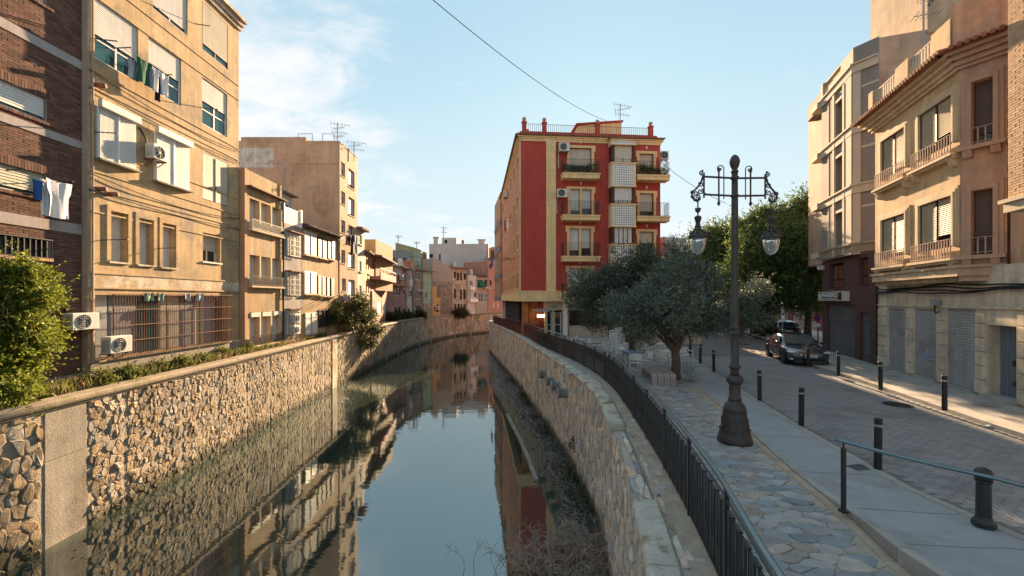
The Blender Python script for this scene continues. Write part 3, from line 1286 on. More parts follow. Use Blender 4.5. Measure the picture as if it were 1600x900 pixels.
# ---- street plan (metres on the ground, camera at the origin)
RAIL = Line([(1.45, .5), (1.84, 2.9), (2.25, 4.64), (2.51, 6.2), (2.79, 8.2), (3.17, 11.6), (3.38, 14.2), (3.33, 17.5), (2.74, 22), (2.02, 25.9), (1.0, 34), (-.6, 43), (-1.75, 49), (-2.35, 52.5)])
BORDER = Line([(4.1, 1.2), (4.2, 3), (4.35, 4.57), (4.67, 5.85), (4.87, 7.12), (5.42, 9.78), (5.9, 12.2), (6.1, 13.4), (5.95, 15.3), (5.2, 16.6), (4.2, 17.2)])
EDGE = Line([(6.1, 1), (6.13, 4), (6.2, 5.45), (6.42, 7.39), (6.78, 9.9), (7.26, 12.4), (8.36, 17.5), (8.8, 19.6), (9.4, 22), (10.4, 26), (11.6, 31)])
KERB = Line([(10.2, 1), (10.45, 5), (10.96, 9.04), (11.5, 11.25), (12.2, 13.94), (12.75, 16.2), (13.25, 18.6), (13.9, 19.6), (15.6, 19.9)])


def zr(y):
    """The pavement and the road rise towards the bridge."""
    return .012 + max(0, 6.6 - y) * .085


def street():
    # pavement of irregular flagstones along the railing
    pv = MB()
    ys = np.linspace(1.5, 17.2, 50)
    pr = [RAIL.at(RAIL.s_at_y(y))[0].x + .12 for y in ys]
    bo = [BORDER.at(BORDER.s_at_y(y))[0].x if y < 16 else 5.2 - (y - 16) * .8 for y in ys]
    for i in range(len(ys) - 1):
        pv.poly([(pr[i] - .4, ys[i], .0), (bo[i], ys[i], .0), (bo[i + 1], ys[i + 1], .0), (pr[i + 1] - .4, ys[i + 1], .0)])
    root = structure(pv, 'pavement', 'flag_joint')
    pg = [(a, y) for a, y in zip(pr, ys)] + [(b - .16, y) for b, y in zip(bo[::-1], ys[::-1])]
    r = random.Random(11)
    items = []
    for pl in cells(1.5, 6.6, 1.5, 17.2, .30, .165, 21, .49):
        c = (sum(p[0] for p in pl) / len(pl), sum(p[1] for p in pl) / len(pl))
        if not all(inside(p[0], p[1], pg) for p in pl):
            if not inside(c[0], c[1], pg):
                continue
            pl2 = []
            for p in pl:
                q = p
                k = 0
                while not inside(q[0], q[1], pg) and k < 12:
                    q = (q[0] * .85 + c[0] * .15, q[1] * .85 + c[1] * .15)
                    k += 1
                pl2.append(q)
            pl = pl2
        mb = MB()
        stone(mb, pl, r.uniform(.008, .022), lambda u, v, n: Vector((u, v, n)), r, gap=.013, top=.93, tilt=.25, base=-.005, rough=.22)
        items.append((view_size((c[0], c[1], 0), .3), mb))
    pieces(items, root, 'flagstone', 'flagstone_paving', 'flag')
    # border kerb blocks: flush far away, a growing step near the bridge
    s = 0
    while s < BORDER.L - 1.2:
        ln = r.uniform(.8, 1.0)
        for a, b, m_, dz in ((-.16, -.03, 'kerb_warm', .012), (-.022, .10, 'kerb', .016)):
            q = [BORDER.pt(s, a, 0), BORDER.pt(s, b, 0), BORDER.pt(s + ln - .01, b, 0), BORDER.pt(s + ln - .01, a, 0)]
            step = m_ == 'kerb'
            m = MB()
            z = [zr(p.y) + dz if step else dz for p in q]
            bt = m.pts([(p.x, p.y, -.05) for p in q])
            tp = m.pts([(p.x, p.y, zz) for p, zz in zip(q, z)])
            for i in range(4):
                j = (i + 1) % 4
                m.fc(bt + i, bt + j, tp + j, tp + i)
            m.fc(tp, tp + 1, tp + 2, tp + 3)
            m.build('kerbstone', m_, root, bevel=.006)
        s += ln
    # cafe terrace and open ground under the olive trees
    m = MB()
    flat(m, [(2.2, 17.0), (5.6, 16.3), (9.5, 22), (12, 31), (13, 36), (1.5, 36), (-2, 54), (-2.6, 54), (1.4, 30), (2.6, 22)], -.004)
    structure(m, 'terrace', 'sidewalk_far')
    # smooth pavement between flagstones and roadway
    m = MB()
    ys = list(np.linspace(1.5, 30, 60))

    def bx(y):
        if y < 15:
            return BORDER.at(BORDER.s_at_y(y))[0].x + .09
        return 6.0 + max(0, y - 16) * .33 if y > 15 else 6.0
    for a, b in zip(ys[:-1], ys[1:]):
        xa, xb = EDGE.at(EDGE.s_at_y(a))[0].x, EDGE.at(EDGE.s_at_y(b))[0].x
        m.poly([(bx(a), a, zr(a)), (xa - .14, a, zr(a)), (xb - .14, b, zr(b)), (bx(b), b, zr(b))])
    sw = structure(m, 'sidewalk', 'sidewalk')
    for y, sl in ((4.9, .1), (5.9, .16), (7.3, .1), (9.2, .12), (11.4, .1), (14, .1)):
        m = MB()
        a, b = bx(y) + .06, EDGE.at(EDGE.s_at_y(y))[0].x - .2
        p = [(a, y, zr(y) + .002)]
        for t in (.25, .5, .75, 1):
            yy = y - sl * t * (b - a) + rng.uniform(-.03, .03)
            p.append((a + (b - a) * t, yy, zr(yy) + .002))
        for q0, q1 in zip(p[:-1], p[1:]):
            m.bar(q0, q1, .012, .002)
        m.build('joint', 'paver_joint', sw)
    s = 0
    while s < EDGE.L - 1:                      # granite edging strip
        ln = .95
        q = [EDGE.pt(s, -.14, 0), EDGE.pt(s, .0, 0), EDGE.pt(s + ln - .012, .0, 0), EDGE.pt(s + ln - .012, -.14, 0)]
        m = MB()
        m.prism([(p.x, p.y, zr(p.y) - .05) for p in q], (0, 0, .057))
        m.build('edging_stone', 'kerb', sw)
        s += ln
    # roadway of clay pavers laid across the street
    m = MB()
    for a, b in zip(ys[:-1], ys[1:]):
        xa, xb = EDGE.at(EDGE.s_at_y(a))[0].x, EDGE.at(EDGE.s_at_y(b))[0].x

        def kx(y):
            return KERB.at(KERB.s_at_y(y))[0].x if y < 18.6 else 13.3 + (y - 18.6) * 1.2
        m.poly([(xa - .01, a, zr(a) - .012), (kx(a) + .05, a, zr(a) - .012), (kx(b) + .05, b, zr(b) - .012), (xb - .01, b, zr(b) - .012)])
    road = structure(m, 'road', 'paver_joint')
    m = MB()
    flat(m, [(7.6, 21.8), (10, 21.5), (24, 21.5), (40, 36), (40, 44), (6, 44), (9.6, 31)], .003)
    structure(m, 'road', 'road_far')
    items = []
    pg = [(EDGE.at(EDGE.s_at_y(y))[0].x + .01, y) for y in np.linspace(3.6, 22, 40)]
    pg += [(KERB.at(KERB.s_at_y(y))[0].x - .02 if y < 18.6 else 13.3 + (y - 18.6) * 1.1, y) for y in np.linspace(22, 3.6, 40)]
    ang = R(-13)
    ca, sa = math.cos(ang), math.sin(ang)
    for j in range(-60, 240):
        for i in range(-10, 75):
            u, v = (i + .5 * (j % 2)) * .215, j * .112
            c = (6 + u * ca - v * sa, 4 + u * sa + v * ca)
            if not (3.6 < c[1] < 22):
                continue
            cor = [(c[0] + du * ca - dv * sa, c[1] + du * sa + dv * ca) for du, dv in ((-.103, -.051), (.103, -.051), (.103, .051), (-.103, .051))]
            if not all(inside(p[0], p[1], pg) for p in cor):
                continue
            mb = MB()
            z = zr(c[1]) + r.uniform(-.0018, .0018)
            t = r.uniform(-.012, .012)
            top = [(p[0] * .97 + c[0] * .03, p[1] * .97 + c[1] * .03, z + t * (p[0] - c[0])) for p in cor]
            bt = mb.pts([(p[0], p[1], z - .014) for p in cor])
            tp = mb.pts(top)
            for a in range(4):
                b = (a + 1) % 4
                mb.fc(bt + a, bt + b, tp + b, tp + a)
            mb.fc(tp, tp + 1, tp + 2, tp + 3)
            items.append((view_size((c[0], c[1], 0), .2), mb))
    pieces(items, road, 'paver', 'paving', 'paver')
    # far pavement with its kerb
    m = MB()
    ku = np.linspace(0, KERB.L, 40)
    for a, b in zip(ku[:-1], ku[1:]):
        p, q = KERB.pt(a, .15, .115), KERB.pt(b, .15, .115)
        m.poly([p, (p.x + 9, p.y - 2, .115), (q.x + 9, q.y - 2, .115), q])
    m.poly([(15, 19.9, .112), (24, 18, .112), (28, 40, .112), (21, 40, .112)])
    fs = structure(m, 'sidewalk', 'sidewalk_far')
    s = 0
    while s < KERB.L - .5:
        ln = min(1.0, KERB.L - s)
        q = [KERB.pt(s, 0, -.02), KERB.pt(s, .15, -.02), KERB.pt(s + ln - .01, .15, -.02), KERB.pt(s + ln - .01, 0, -.02)]
        m = MB()
        m.prism(q, (0, 0, .138))
        m.build('kerbstone', 'kerb', fs, bevel=.012)
        s += ln
    # left bank strip of earth
    m = MB()
    S = list(np.linspace(20, LL.L - 40, 60))
    for a, b in zip(S[:-1], S[1:]):
        m.poly([LL.pt(a, -.40, .02), LL.pt(b, -.40, .02), LL.pt(b, -4, .10), LL.pt(a, -4, .10)])
    structure(m, 'bank', 'earth')
    # shoal with broken water along the right wall, and its low concrete rib
    m = MB()
    nu, nv = 90, 12
    s0, s1 = LR.s_at_y(5), LR.s_at_y(58)
    idx = {}
    for i in range(nu + 1):
        u = s0 + (s1 - s0) * i / nu
        y = LR.pt(u, 0, 0).y
        wd = 1.75 + .4 * math.sin(y * .6) + .5 * math.sin(y * .23) if y > 18 else 1.15 + .25 * math.sin(y * 1.1) + .035 * (y - 5)
        for j in range(nv + 1):
            n = wd * j / nv
            idx[i, j] = m.pts([LR.pt(u, -n, WZ + .035 - .06 * (j / nv) ** 2 + rng.uniform(-.012, .012))])
    for i in range(nu):
        for j in range(nv):
            m.fc(idx[i, j], idx[i + 1, j], idx[i + 1, j + 1], idx[i, j + 1])
    structure(m, 'shoal', 'riffle', smooth=True)
    m = MB()
    pts = [LR.pt(LR.s_at_y(y), -1.75 - .02 * (y - 20), WZ + .03) for y in (16.5, 19, 21.5, 24, 26)]
    for a, b in zip(pts[:-1], pts[1:]):
        m.bar(a, b, .16, .10)
    tag(structure(m, 'riverbed_rib', 'concrete'))


street()


def river_stones():
    m = MB()
    r = random.Random(8)
    for k in range(700):
        y = r.uniform(9, 40)
        s = LR.s_at_y(y)
        n = -abs(r.gauss(0, .55 if y > 16 else .12)) - .03
        p = LR.pt(s, n, WZ + .01)
        q = r.uniform(.02, .06) * (1.7 if r.random() < .06 else 1)
        m.lathe([(q * .7, -.01), (q, q * .25), (q * .55, q * .6)], 5, p)
    m.build('gravel', 'stone_slate', None, kind='stuff')


river_stones()


def drains():
    # four grey pipe mouths in a row in the slate wall
    for k, y in enumerate((23.2, 21.3, 20.1, 18.6)):
        m = MB()
        s = LR.s_at_y(y)
        c = LR.pt(s, 0, -1.15)
        d = (LR.pt(s, -1, 0) - LR.pt(s, 0, 0)).normalized()
        side = Vector((0, 0, 1)).cross(d)
        ri, ro, ln = .17, .21, .42
        rings = []
        for rad, t in ((ro, -.05), (ro, ln), (ro + .025, ln), (ro + .025, ln + .05), (ri, ln + .05), (ri, .05), (.01, .05)):
            rings.append(m.pts([c + d * t + (side * math.cos(a * math.pi / 8) + Vector((0, 0, 1)) * math.sin(a * math.pi / 8)) * rad for a in range(16)]))
        for a, b in zip(rings[:-1], rings[1:]):
            for i in range(16):
                j = (i + 1) % 16
                m.fc(a + i, a + j, b + j, b + i)
        solo(m, 'drain_pipe', 'zinc', ['farthest of four grey drain pipes in the slate river wall', 'second farthest grey drain pipe in the slate river wall',
                                       'second nearest grey drain pipe in the slate river wall', 'nearest and largest looking grey drain pipe in the river wall'][k],
             'drain pipe', 'drain pipes in the right river wall', smooth=True)


drains()

# ================================================================== LEFT BANK BUILDINGS
LF = Fac((-15, 6), (-15, 60))
LB = Fac((-15.2, 6), (-15.2, 60))          # the brick block stands a little back


def brickwork(root, fac, u0, u1, z0, z1, ops, mat, pu, pv, seed, y=0.):
    r = random.Random(seed)
    items = []
    k = 0
    z = z0
    while z + pv <= z1 + .001:
        u = u0 - (pu / 2 if k % 2 else 0)
        while u < u1:
            a, b = max(u, u0) + .006, min(u + pu, u1) - .006
            u += pu
            if b - a < .03:
                continue
            segs = [(a, b)]
            for o in ops:
                if o[2] - .002 < z + pv * .5 < o[3] + .002:
                    ns = []
                    for p, q in segs:
                        if q <= o[0] or p >= o[1]:
                            ns.append((p, q))
                        else:
                            if o[0] - p > .02:
                                ns.append((p, o[0]))
                            if q - o[1] > .02:
                                ns.append((o[1], q))
                    segs = ns
            for p, q in segs:
                mb = MB(fac.T)
                h = y + r.uniform(.008, .015)
                b0 = mb.pts([(p, y, z + .006), (q, y, z + .006), (q, y, z + pv - .006), (p, y, z + pv - .006)])
                t = [(p, h, z + .006), (q, h, z + .006), (q, h, z + pv - .006), (p, h, z + pv - .006)]
                tp = mb.pts(t)
                for i in range(4):
                    j = (i + 1) % 4
                    mb.fc(b0 + i, b0 + j, tp + j, tp + i)
                mb.fc(tp, tp + 1, tp + 2, tp + 3)
                items.append((view_size(fac.pt((p + q) / 2, 0, z), q - p), mb))
        z += pv
        k += 1
    pieces(items, root, 'brick', 'brickwork', mat)


def ac_unit(fac, u, z, w, h, label, out=.12, d=.36, hose=None, face='off_white'):
    """u, z: lower left corner on the facade."""
    root = thing('air_conditioner', label, 'air conditioner', fac.pt(u + w / 2, out + d / 2, z), 'air conditioners on the house walls')
    m = MB(fac.T)
    m.box(u, u + w, out, out + d, z, z + h)
    m.build('casing', face, root, bevel=.02)
    m = MB(fac.T)
    c = (u + w * .42, z + h * .5)
    y = out + d
    rr = h * .40
    for r_ in (rr, rr * .72, rr * .44):
        pts = [(c[0] + r_ * math.cos(a * math.pi / 12), y + .012, c[1] + r_ * math.sin(a * math.pi / 12)) for a in range(25)]
        m.tube(pts, .011, 4, False)
    for a in range(8):
        m.bar((c[0], y + .008, c[1]), (c[0] + rr * math.cos(a * math.pi / 4), y + .008, c[1] + rr * math.sin(a * math.pi / 4)), .012)
    m.build('fan_guard', 'zinc', root)
    m = MB(fac.T)
    pts = [(c[0] + rr * .97 * math.cos(a * math.pi / 12), y + .003, c[1] + rr * .97 * math.sin(a * math.pi / 12)) for a in range(24)]
    m.poly(pts)
    m.build('fan', 'dark_room', root)
    m = MB(fac.T)
    for q in range(7):
        m.box(u - .012, u - .002, out + .05, out + d - .05, z + .08 + q * (h - .16) / 7, z + .11 + q * (h - .16) / 7)
    m.build('vent', 'zinc', root)
    m = MB(fac.T)
    for q in (.15, .85):
        m.box(u + w * q - .02, u + w * q + .02, 0, out + d, z - .045, z - .003)
        m.bar((u + w * q, .01, z - .3), (u + w * q, out + d * .8, z - .03), .025)
    m.build('bracket', 'rust', root)
    if hose:
        m = MB(fac.T)
        m.tube([(u + w * .2, out * .6, z + h * .8), (u + w * .15, .07, z + h * 1.3), (u - .05, .05, z + h * 1.7), (u - .2, .04, z + h * 1.9)] if hose == 'up' else
               [(u + w * .1, .05, z), (u + w * .05, .05, z - .5), (u + w * .1, .04, z - 1.2)], .03, 6)
        m.build('hose', 'black' if hose == 'up' else 'off_white', root)
    return root


def garment(fac, u, z, w, h, mat, label, n0=.4, seed=0, shape='shirt', group='laundry drying over the canal'):
    """Cloth hung by its upper edge at height z, folds running down."""
    r = random.Random(seed)
    m = MB(fac.T)
    a, b = 8, 7
    ph = r.uniform(0, 6)
    front, back = [], []
    for j in range(b + 1):
        t = j / b
        for i in range(a + 1):
            s_ = i / a
            sh = 1 - .10 * math.sin(t * 3.1) * (.4 if shape == 'towel' else 1) - .08 * t
            if shape == 'shirt' and t < .32:
                sh += .16
            x = u + w / 2 + (s_ - .5) * w * sh
            y = n0 + .035 * math.sin(s_ * 9 + ph + t * 1.5) * (.3 + t) + .02 * math.sin(s_ * 17 + ph)
            zz = z - t * h - .03 * math.sin(s_ * math.pi) * (1 - t) + .02 * math.sin(s_ * 7 + ph) * t
            front.append((x, y + .006, zz))
            back.append((x, y - .006, zz))
    f0 = m.pts(front)
    b0 = m.pts(back)
    k = a + 1
    for j in range(b):
        for i in range(a):
            m.fc(f0 + j * k + i, f0 + j * k + i + 1, f0 + (j + 1) * k + i + 1, f0 + (j + 1) * k + i)
            m.fc(b0 + j * k + i, b0 + (j + 1) * k + i, b0 + (j + 1) * k + i + 1, b0 + j * k + i + 1)
    return solo(m, 'garment', mat, label, 'laundry', group, smooth=True)


def clothesline(fac, u0, u1, z, label, n=(.3, .5), arms=True):
    root = thing('clothesline', label, 'clothesline', fac.pt((u0 + u1) / 2, .3, z), 'clotheslines on the house walls')
    if arms:
        for u in (u0, u1):
            m = MB(fac.T)
            m.bar((u, 0, z), (u, n[-1] + .1, z + .03), .03)
            m.build('arm', 'iron', root)
    m = MB(fac.T)
    for q in n:
        m.tube([(u0, q, z + .02), ((u0 + u1) / 2, q, z - .02), (u1, q, z + .02)], .006, 4)
    m.build('line', 'iron', root)
    return root


def grille(root, fac, op, y=.02, nb=12, rails=4, r=.011, mat='rust', name='grille'):
    u0, u1, z0, z1 = op[:4]
    m = MB(fac.T)
    for k in range(nb + 1):
        u = u0 + (u1 - u0) * k / nb
        m.box(u - r, u + r, y, y + .02, z0, z1)
    for k in range(rails + 1):
        z = z0 + (z1 - z0) * k / rails
        m.box(u0, u1, y + .021, y + .04, z - r, z + r)
    return m.build(name, mat, root)


def brick_block():
    f = LB
    u1 = LF.u(137) - .01
    zb = f.z(129, 583)
    ops = [f.op(-60, 200, 73, 10), f.op(-60, 97, 73, 141), f.op(-60, 238, 73, 281), f.op(-60, 358, 80, 392)]
    ops[0] = (ops[0][0], ops[0][1], f.z(73, 10), f.z(73, -42))
    ops = [(u0 if u0 > 2.4 else 2.6, b, c, d) for (u0, b, c, d) in ops for _ in (0,)]
    root = building('apartment_block', 'dark brown brick apartment block with pale floor bands at left edge', 'building', f, 0, u1, .0, 21, 10, 'mortar_grey', ops, .22)
    bands = [(f.z(128, 110), f.z(128, 97)), (f.z(128, 233.5), f.z(128, 222)), (f.z(128, 367), f.z(128, 352))]
    bands.append((bands[0][0] + 3.62, bands[0][1] + 3.62))
    for a, b in bands:
        m = MB(f.T)
        m.box(0, u1 - .01, -.05, .035, a, b)
        m.build('floor_band', 'band_stone', root)
    m = MB(f.T)
    m.box(3.2, u1, -.05, .05, .0, zb)
    m.build('plinth', 'concrete', root)
    no = [(0, u1, a, b) for a, b in bands]
    brickwork(root, f, 4.3, u1 - .01, zb + .02, 19.5, ops + no, 'brick_dark', .285, .083, 31)
    for k, o in enumerate(ops[:3]):
        win(root, f, o, rec=.12, sh=(1., .86, .88)[k], cols=1, sm=('shutter_cream', 'shutter_white', 'shutter_olive')[k], gm='pane_teal', fm='steel', pitch=.085)
        m = MB(f.T)        # soldier course over and header course below
        q = o[0]
        while q < o[1] + .1:
            m.box(q, q + .075, .0, .022, o[3] + .005, o[3] + .27)
            q += .088
        q = o[0]
        while q < o[1] + .15:
            m.box(q, q + .12, .0, .06, o[2] - .10, o[2] - .005)
            q += .13
        m.build('brick_lintel', 'brick_dark', root, kind='stuff')
    o = ops[3]
    pane_only(root, f, o, .18, 'pane')
    grille(root, f, o, .03, 14, 1, .016, 'iron')
    m = MB(f.T)
    q = o[0]
    while q < o[1]:
        m.box(q, q + .12, .0, .07, o[2] - .10, o[2] - .005)
        q += .135
    m.build('brick_sill', 'brick_buff', root, kind='stuff')
    # washing below the third window
    z = f.z(73, 284)
    clothesline(f, f.u(10), f.u(86), f.z(85, 285), 'wire clothesline below the olive shutter on the brick block')
    garment(f, f.u(28), f.z(40, 281), .34, .62, 'cloth_blue', 'blue and green striped towel hanging beside a white shirt', .42, 1, 'towel')
    garment(f, f.u(45), f.z(50, 279), .28, 1.15, 'cloth_white', 'narrow white cloth hanging behind the big white shirt', .36, 2, 'towel')
    garment(f, f.u(49), f.z(60, 281), .72, 1.2, 'cloth_white', 'large white shirt hanging on the brick block', .5, 3)
    ac_unit(f, f.u(91), f.z(100, 516), .92, .58, 'white air conditioner fixed low on the dark brick wall behind the bush', hose='up')


brick_block()


def cream_block():
    f = LF
    u0, u1 = f.u(137), f.u(373)
    zt = f.z(373, 30)
    big = [  # px0, top, px1, bottom, shutter, style
        (148, -7, 216, 90, .61, 'lift'), (232, 57, 283, 137, .50, 'lift'), (239, -62, 293, 12, .93, 'lift'), (316, 1.7, 356, 77, .87, 'brown'),
        (316, 120, 355, 193, .50, 'lift'), (316, 237, 356, 310, 1., 'brown'),
        (172, 329, 199, 408, 1., 'deep'), (216, 340, 239, 412.7, 1., 'deep'), (253, 347.7, 274, 417, 1., 'deep'), (317, 362.7, 344, 408, .62, 'small')]
    ops = []
    for a, t, b, q, s, k in big:
        o = f.op(a, t, b, q)
        ops.append(o + ({'lift': .14, 'brown': .10, 'deep': .34, 'small': .32}[k],))
    top3 = (f.u(150), f.u(216), f.z(150, -148), f.z(150, -232), .14)
    ops.append(top3)
    g = (f.u(149), f.u(357), f.z(171, 559), f.z(171, 461), .35)
    ops.append(g)
    root = building('apartment_block', 'weathered cream plaster block with roller shutters and laundry above the wall', 'building', f, u0, u1, -.05, zt, 10, 'cream_plaster', ops)
    for (a, t, b, q, s, k), o in zip(big, ops):
        if k == 'lift':
            win(root, f, o, rec=.10, sh=s, cols=2, rows=3 if s < .7 else 1, gm='pane_teal', pitch=.065)
        elif k == 'brown':
            win(root, f, o, rec=.06, sh=s, cols=2, fm='shutter_brown', sm='shutter_cream', gm='pane_teal', pitch=.065)
        elif k == 'deep':
            win(root, f, o, rec=.30, sh=1, cols=1, fm='off_white', sm='shutter_white', pitch=.06, sill='pale_plaster')
        else:
            win(root, f, o, rec=.28, sh=s, cols=2, fm='white_paint', sm='shutter_cream', sill='off_white')
    win(root, f, top3, rec=.1, sh=.9)
    # boxed roller shutters standing proud of the wall
    for a, t, b, q in ((149, 166, 208, 246), (239, 206, 292, 281)):
        o = f.op(a, t, b, q)
        fo = f.off(.13)
        w = win(root, fo, o, rec=.05, sh=1, cols=2, fm='white_paint', pitch=.06, box='off_white')
        m = MB(f.T)
        m.box(o[0], o[1], 0, .06, o[2], o[3])
        m.build('shutter_back', 'off_white', w)
        m = MB(f.T)
        m.box(o[0] - .06, o[1] + .12, .0, .24, o[2] - .07, o[2] - .005)
        m.build('sill', 'concrete', w)
    # string courses and the pale band
    zs = [f.z(129, y) for y in (-55, -20, 100, 128, 222, 262, 291, 327)]
    for z in zs:
        m = MB(f.T)
        m.box(u0 + .01, u1, -.01, .028, z - .028, z + .028)
        m.build('string_course', 'cream_plaster', root)
    za, zb = f.z(137, 449.3), f.z(137, 425.5)
    m = MB(f.T)
    m.box(u0 + .01, u1, -.01, .022, za, zb)
    m.build('pale_band', 'pale_plaster', root)
    for z in (za, zb):
        m = MB(f.T)
        m.box(u0 + .01, u1, -.01, .05, z - .03, z + .03)
        m.build('string_course', 'cream_plaster', root)
    # raised panels around the slim windows
    m = MB(f.T)
    pa, pb = f.u(158), f.u(288)
    z0, z1 = f.z(172, 414), f.z(158, 316)
    for o in [ops[6], ops[7], ops[8]]:
        for q0, q1 in ((o[0] - .16, o[0]), (o[1], o[1] + .16)):
            m.box(q0, q1, -.01, .045, o[2] - .05, o[3])
        m.box(o[0] - .16, o[1] + .16, -.01, .048, o[3], o[3] + .2)
    m.build('window_surround', 'cream_plaster', root)
    m = MB(f.T)          # pinkish end wall that steps out past the brick
    m.box(u0 - .008, u0 - .002, -.3, -.002, -.05, zt - .7)
    m.build('end_wall', 'pink_trim', root)
    m = MB(f.T)
    m.tube([(u0 + .14, .04, .4), (u0 + .14, .04, zt - .8)], .035, 6)
    m.build('downpipe', 'pink_trim', root)
    # cornice
    for k, (d, a, b) in enumerate(((.10, -.62, -.40), (.20, -.40, -.16), (.34, -.16, .0))):
        m = MB(f.T)
        m.box(u0, u1 + .04 + d * .6, -.2, d, zt + a, zt + b - .004)
        m.build('cornice', 'pale_plaster' if k != 1 else 'pink_trim', root)
    # shop window at the bottom behind bars
    o = g
    w = MB(f.T)
    w.poly([(o[0], -.34, o[2]), (o[1], -.34, o[2]), (o[1], -.34, o[3]), (o[0], -.34, o[3])])
    wd = w.build('window', 'shutter_cream', root)
    for a, b, mt in ((.0, .10, 'off_white'), (.11, .27, 'zinc'), (.27, .42, 'pane_teal'), (.44, .58, 'shutter_cream'), (.59, .71, 'zinc'), (.72, .80, 'shutter_cream'), (.81, .90, 'zinc'), (.91, .995, 'pane')):
        L = o[1] - o[0]
        m = MB(f.T)
        m.box(o[0] + L * a, o[0] + L * b, -.335, -.27, o[2] + .02, o[3] - .02)
        m.build('panel', mt, wd)
    gr = (f.u(171), f.u(357), o[2] - .02, o[3] + .04)
    L = gr[1] - gr[0]
    m = MB(f.T)
    n = 56
    for k in range(n + 1):
        q = gr[0] + L * k / n
        m.box(q - .007, q + .007, .16, .174, gr[2], gr[3])
        m.box(q - .007, q + .007, .02, .16, gr[3] - .014, gr[3])
    m.build('grille', 'rust', root)
    for k in range(5):
        m = MB(f.T)
        z = gr[2] + (gr[3] - gr[2]) * k / 4
        m.box(gr[0], gr[1], .175, .20, z - .016, z + .016)
        m.build('grille_rail', 'rust', root)
    for k in (0, .18, .365, .52, .66, .78, .895, 1):
        m = MB(f.T)
        q = gr[0] + L * k
        m.box(q - .02, q + .02, .135, .159, gr[2], gr[3])
        m.build('grille_post', 'rust', root)
    m = MB(f.T)
    m.box(u0 + .01, u1, -.01, .10, -.05, gr[2] - .08)
    m.build('plinth', 'concrete', root)
    m = MB(f.T)
    m.box(u0 + .30, u1 + .0, -.01, .13, gr[2] - .079, gr[2] - .03)
    m.build('ledge', 'pale_plaster', root)
    # rods, drain stubs and cables on the wall
    for px, y, ln in ((158, 375, .75), (247, 388, .6), (143, 60, .7), (145, 206, .65), (303, 37, .6), (318, 169, .55)):
        p = (f.u(px), f.z(px, y))
        m = MB(f.T)
        m.bar((p[0], 0, p[1]), (p[0] + .25, ln, p[1] + .05), .03)
        solo(m, 'clothes_rod', 'iron', {158: 'iron rod jutting left of the leftmost slim shutter', 247: 'iron rod jutting between the slim shutters', 143: 'iron rod jutting beside the big top left window',
             145: 'iron rod jutting left of the boxed shutter', 303: 'iron rod jutting high beside the brown shutters', 318: 'iron rod jutting at the right blue paned window'}[px], 'rod', 'clothes rods on the cream block')
    for px, y in ((152, 295), (171, 303), (151, 133)):
        p = (f.u(px), f.z(px, y))
        m = MB(f.T)
        m.tube([(p[0], 0, p[1]), (p[0] + .04, .28, p[1] - .01)], .085, 10)
        solo(m, 'drain_spout', 'terracotta', {152: 'left of two short clay spouts above the slim shutters', 171: 'right of two short clay spouts above the slim shutters', 151: 'short clay spout below the big laundry window'}[px], 'spout', 'clay spouts on the cream block', smooth=True)
    for k, (y0, sag) in enumerate(((105, .25), (133, .12), (295, .1), (268, .3))):
        m = MB(f.T)
        z = f.z(131, y0)
        m.tube([(u0 + (u1 - u0) * t, .05 + .03 * math.sin(t * 9), z - sag * 4 * t * (1 - t) - .06 * t) for t in np.linspace(0, 1, 14)], .018, 4)
        solo(m, 'cable', 'black', ['topmost thin black cable strung along the cream block', 'second black cable strung below the laundry windows', 'black cable running just above the slim shutters', 'black cable sagging under the boxed shutters'][k], 'cable', 'cables along the cream block')
    # laundry between the upper windows
    clothesline(f, f.u(180), f.u(247), f.z(216, 98), 'clothesline full of washing between the two blue paned windows')
    for k, (px, y, w, h, mt, lb) in enumerate((
            (187, 88, .42, .75, 'cloth_grey', 'grey cloth at the left end of the upper laundry line'), (195, 85, .62, .95, 'cloth_green', 'dark green sweatshirt on the upper laundry line'),
            (213, 99, .34, .85, 'cloth_lilac', 'lilac shirt next to the green sweatshirt'), (221, 103, .36, .95, 'cloth_white', 'pale shirt in the middle of the upper laundry line'),
            (228, 107, .34, 1.25, 'cloth_black', 'black trousers on the upper laundry line'), (235, 112, .36, .9, 'cloth_white', 'cream top at the right end of the laundry line'))):
        garment(f, f.u(px), f.z(px, y), w, h, mt, lb, .34 + .1 * (k % 2), 10 + k)
    for k, (px, mt, w) in enumerate(((218, 'sage', .42), (238, 'sage', .36), (281, 'cloth_grey', .4), (300, 'cloth_grey', .44))):
        garment(f, f.u(px), o[3] + .12, w, .34, mt, ['leftmost green rag draped on the window bars', 'right green rag draped on the window bars', 'left grey rag draped on the window bars', 'right grey rag draped on the window bars'][k], .2, 30 + k, 'towel', 'rags on the window bars')
    ac_unit(f, f.u(222), f.z(235, 251), .72, .60, 'white air conditioner between the boxed shutters on the cream block', hose='up')
    ac_unit(f, f.u(150), f.z(168, 551), .88, .62, 'white air conditioner at the lower left of the barred shop window', out=.16, hose='down')


cream_block()

# ---- narrow houses further along
LG = Fac((-14.75, 6), (-14.75, 60))


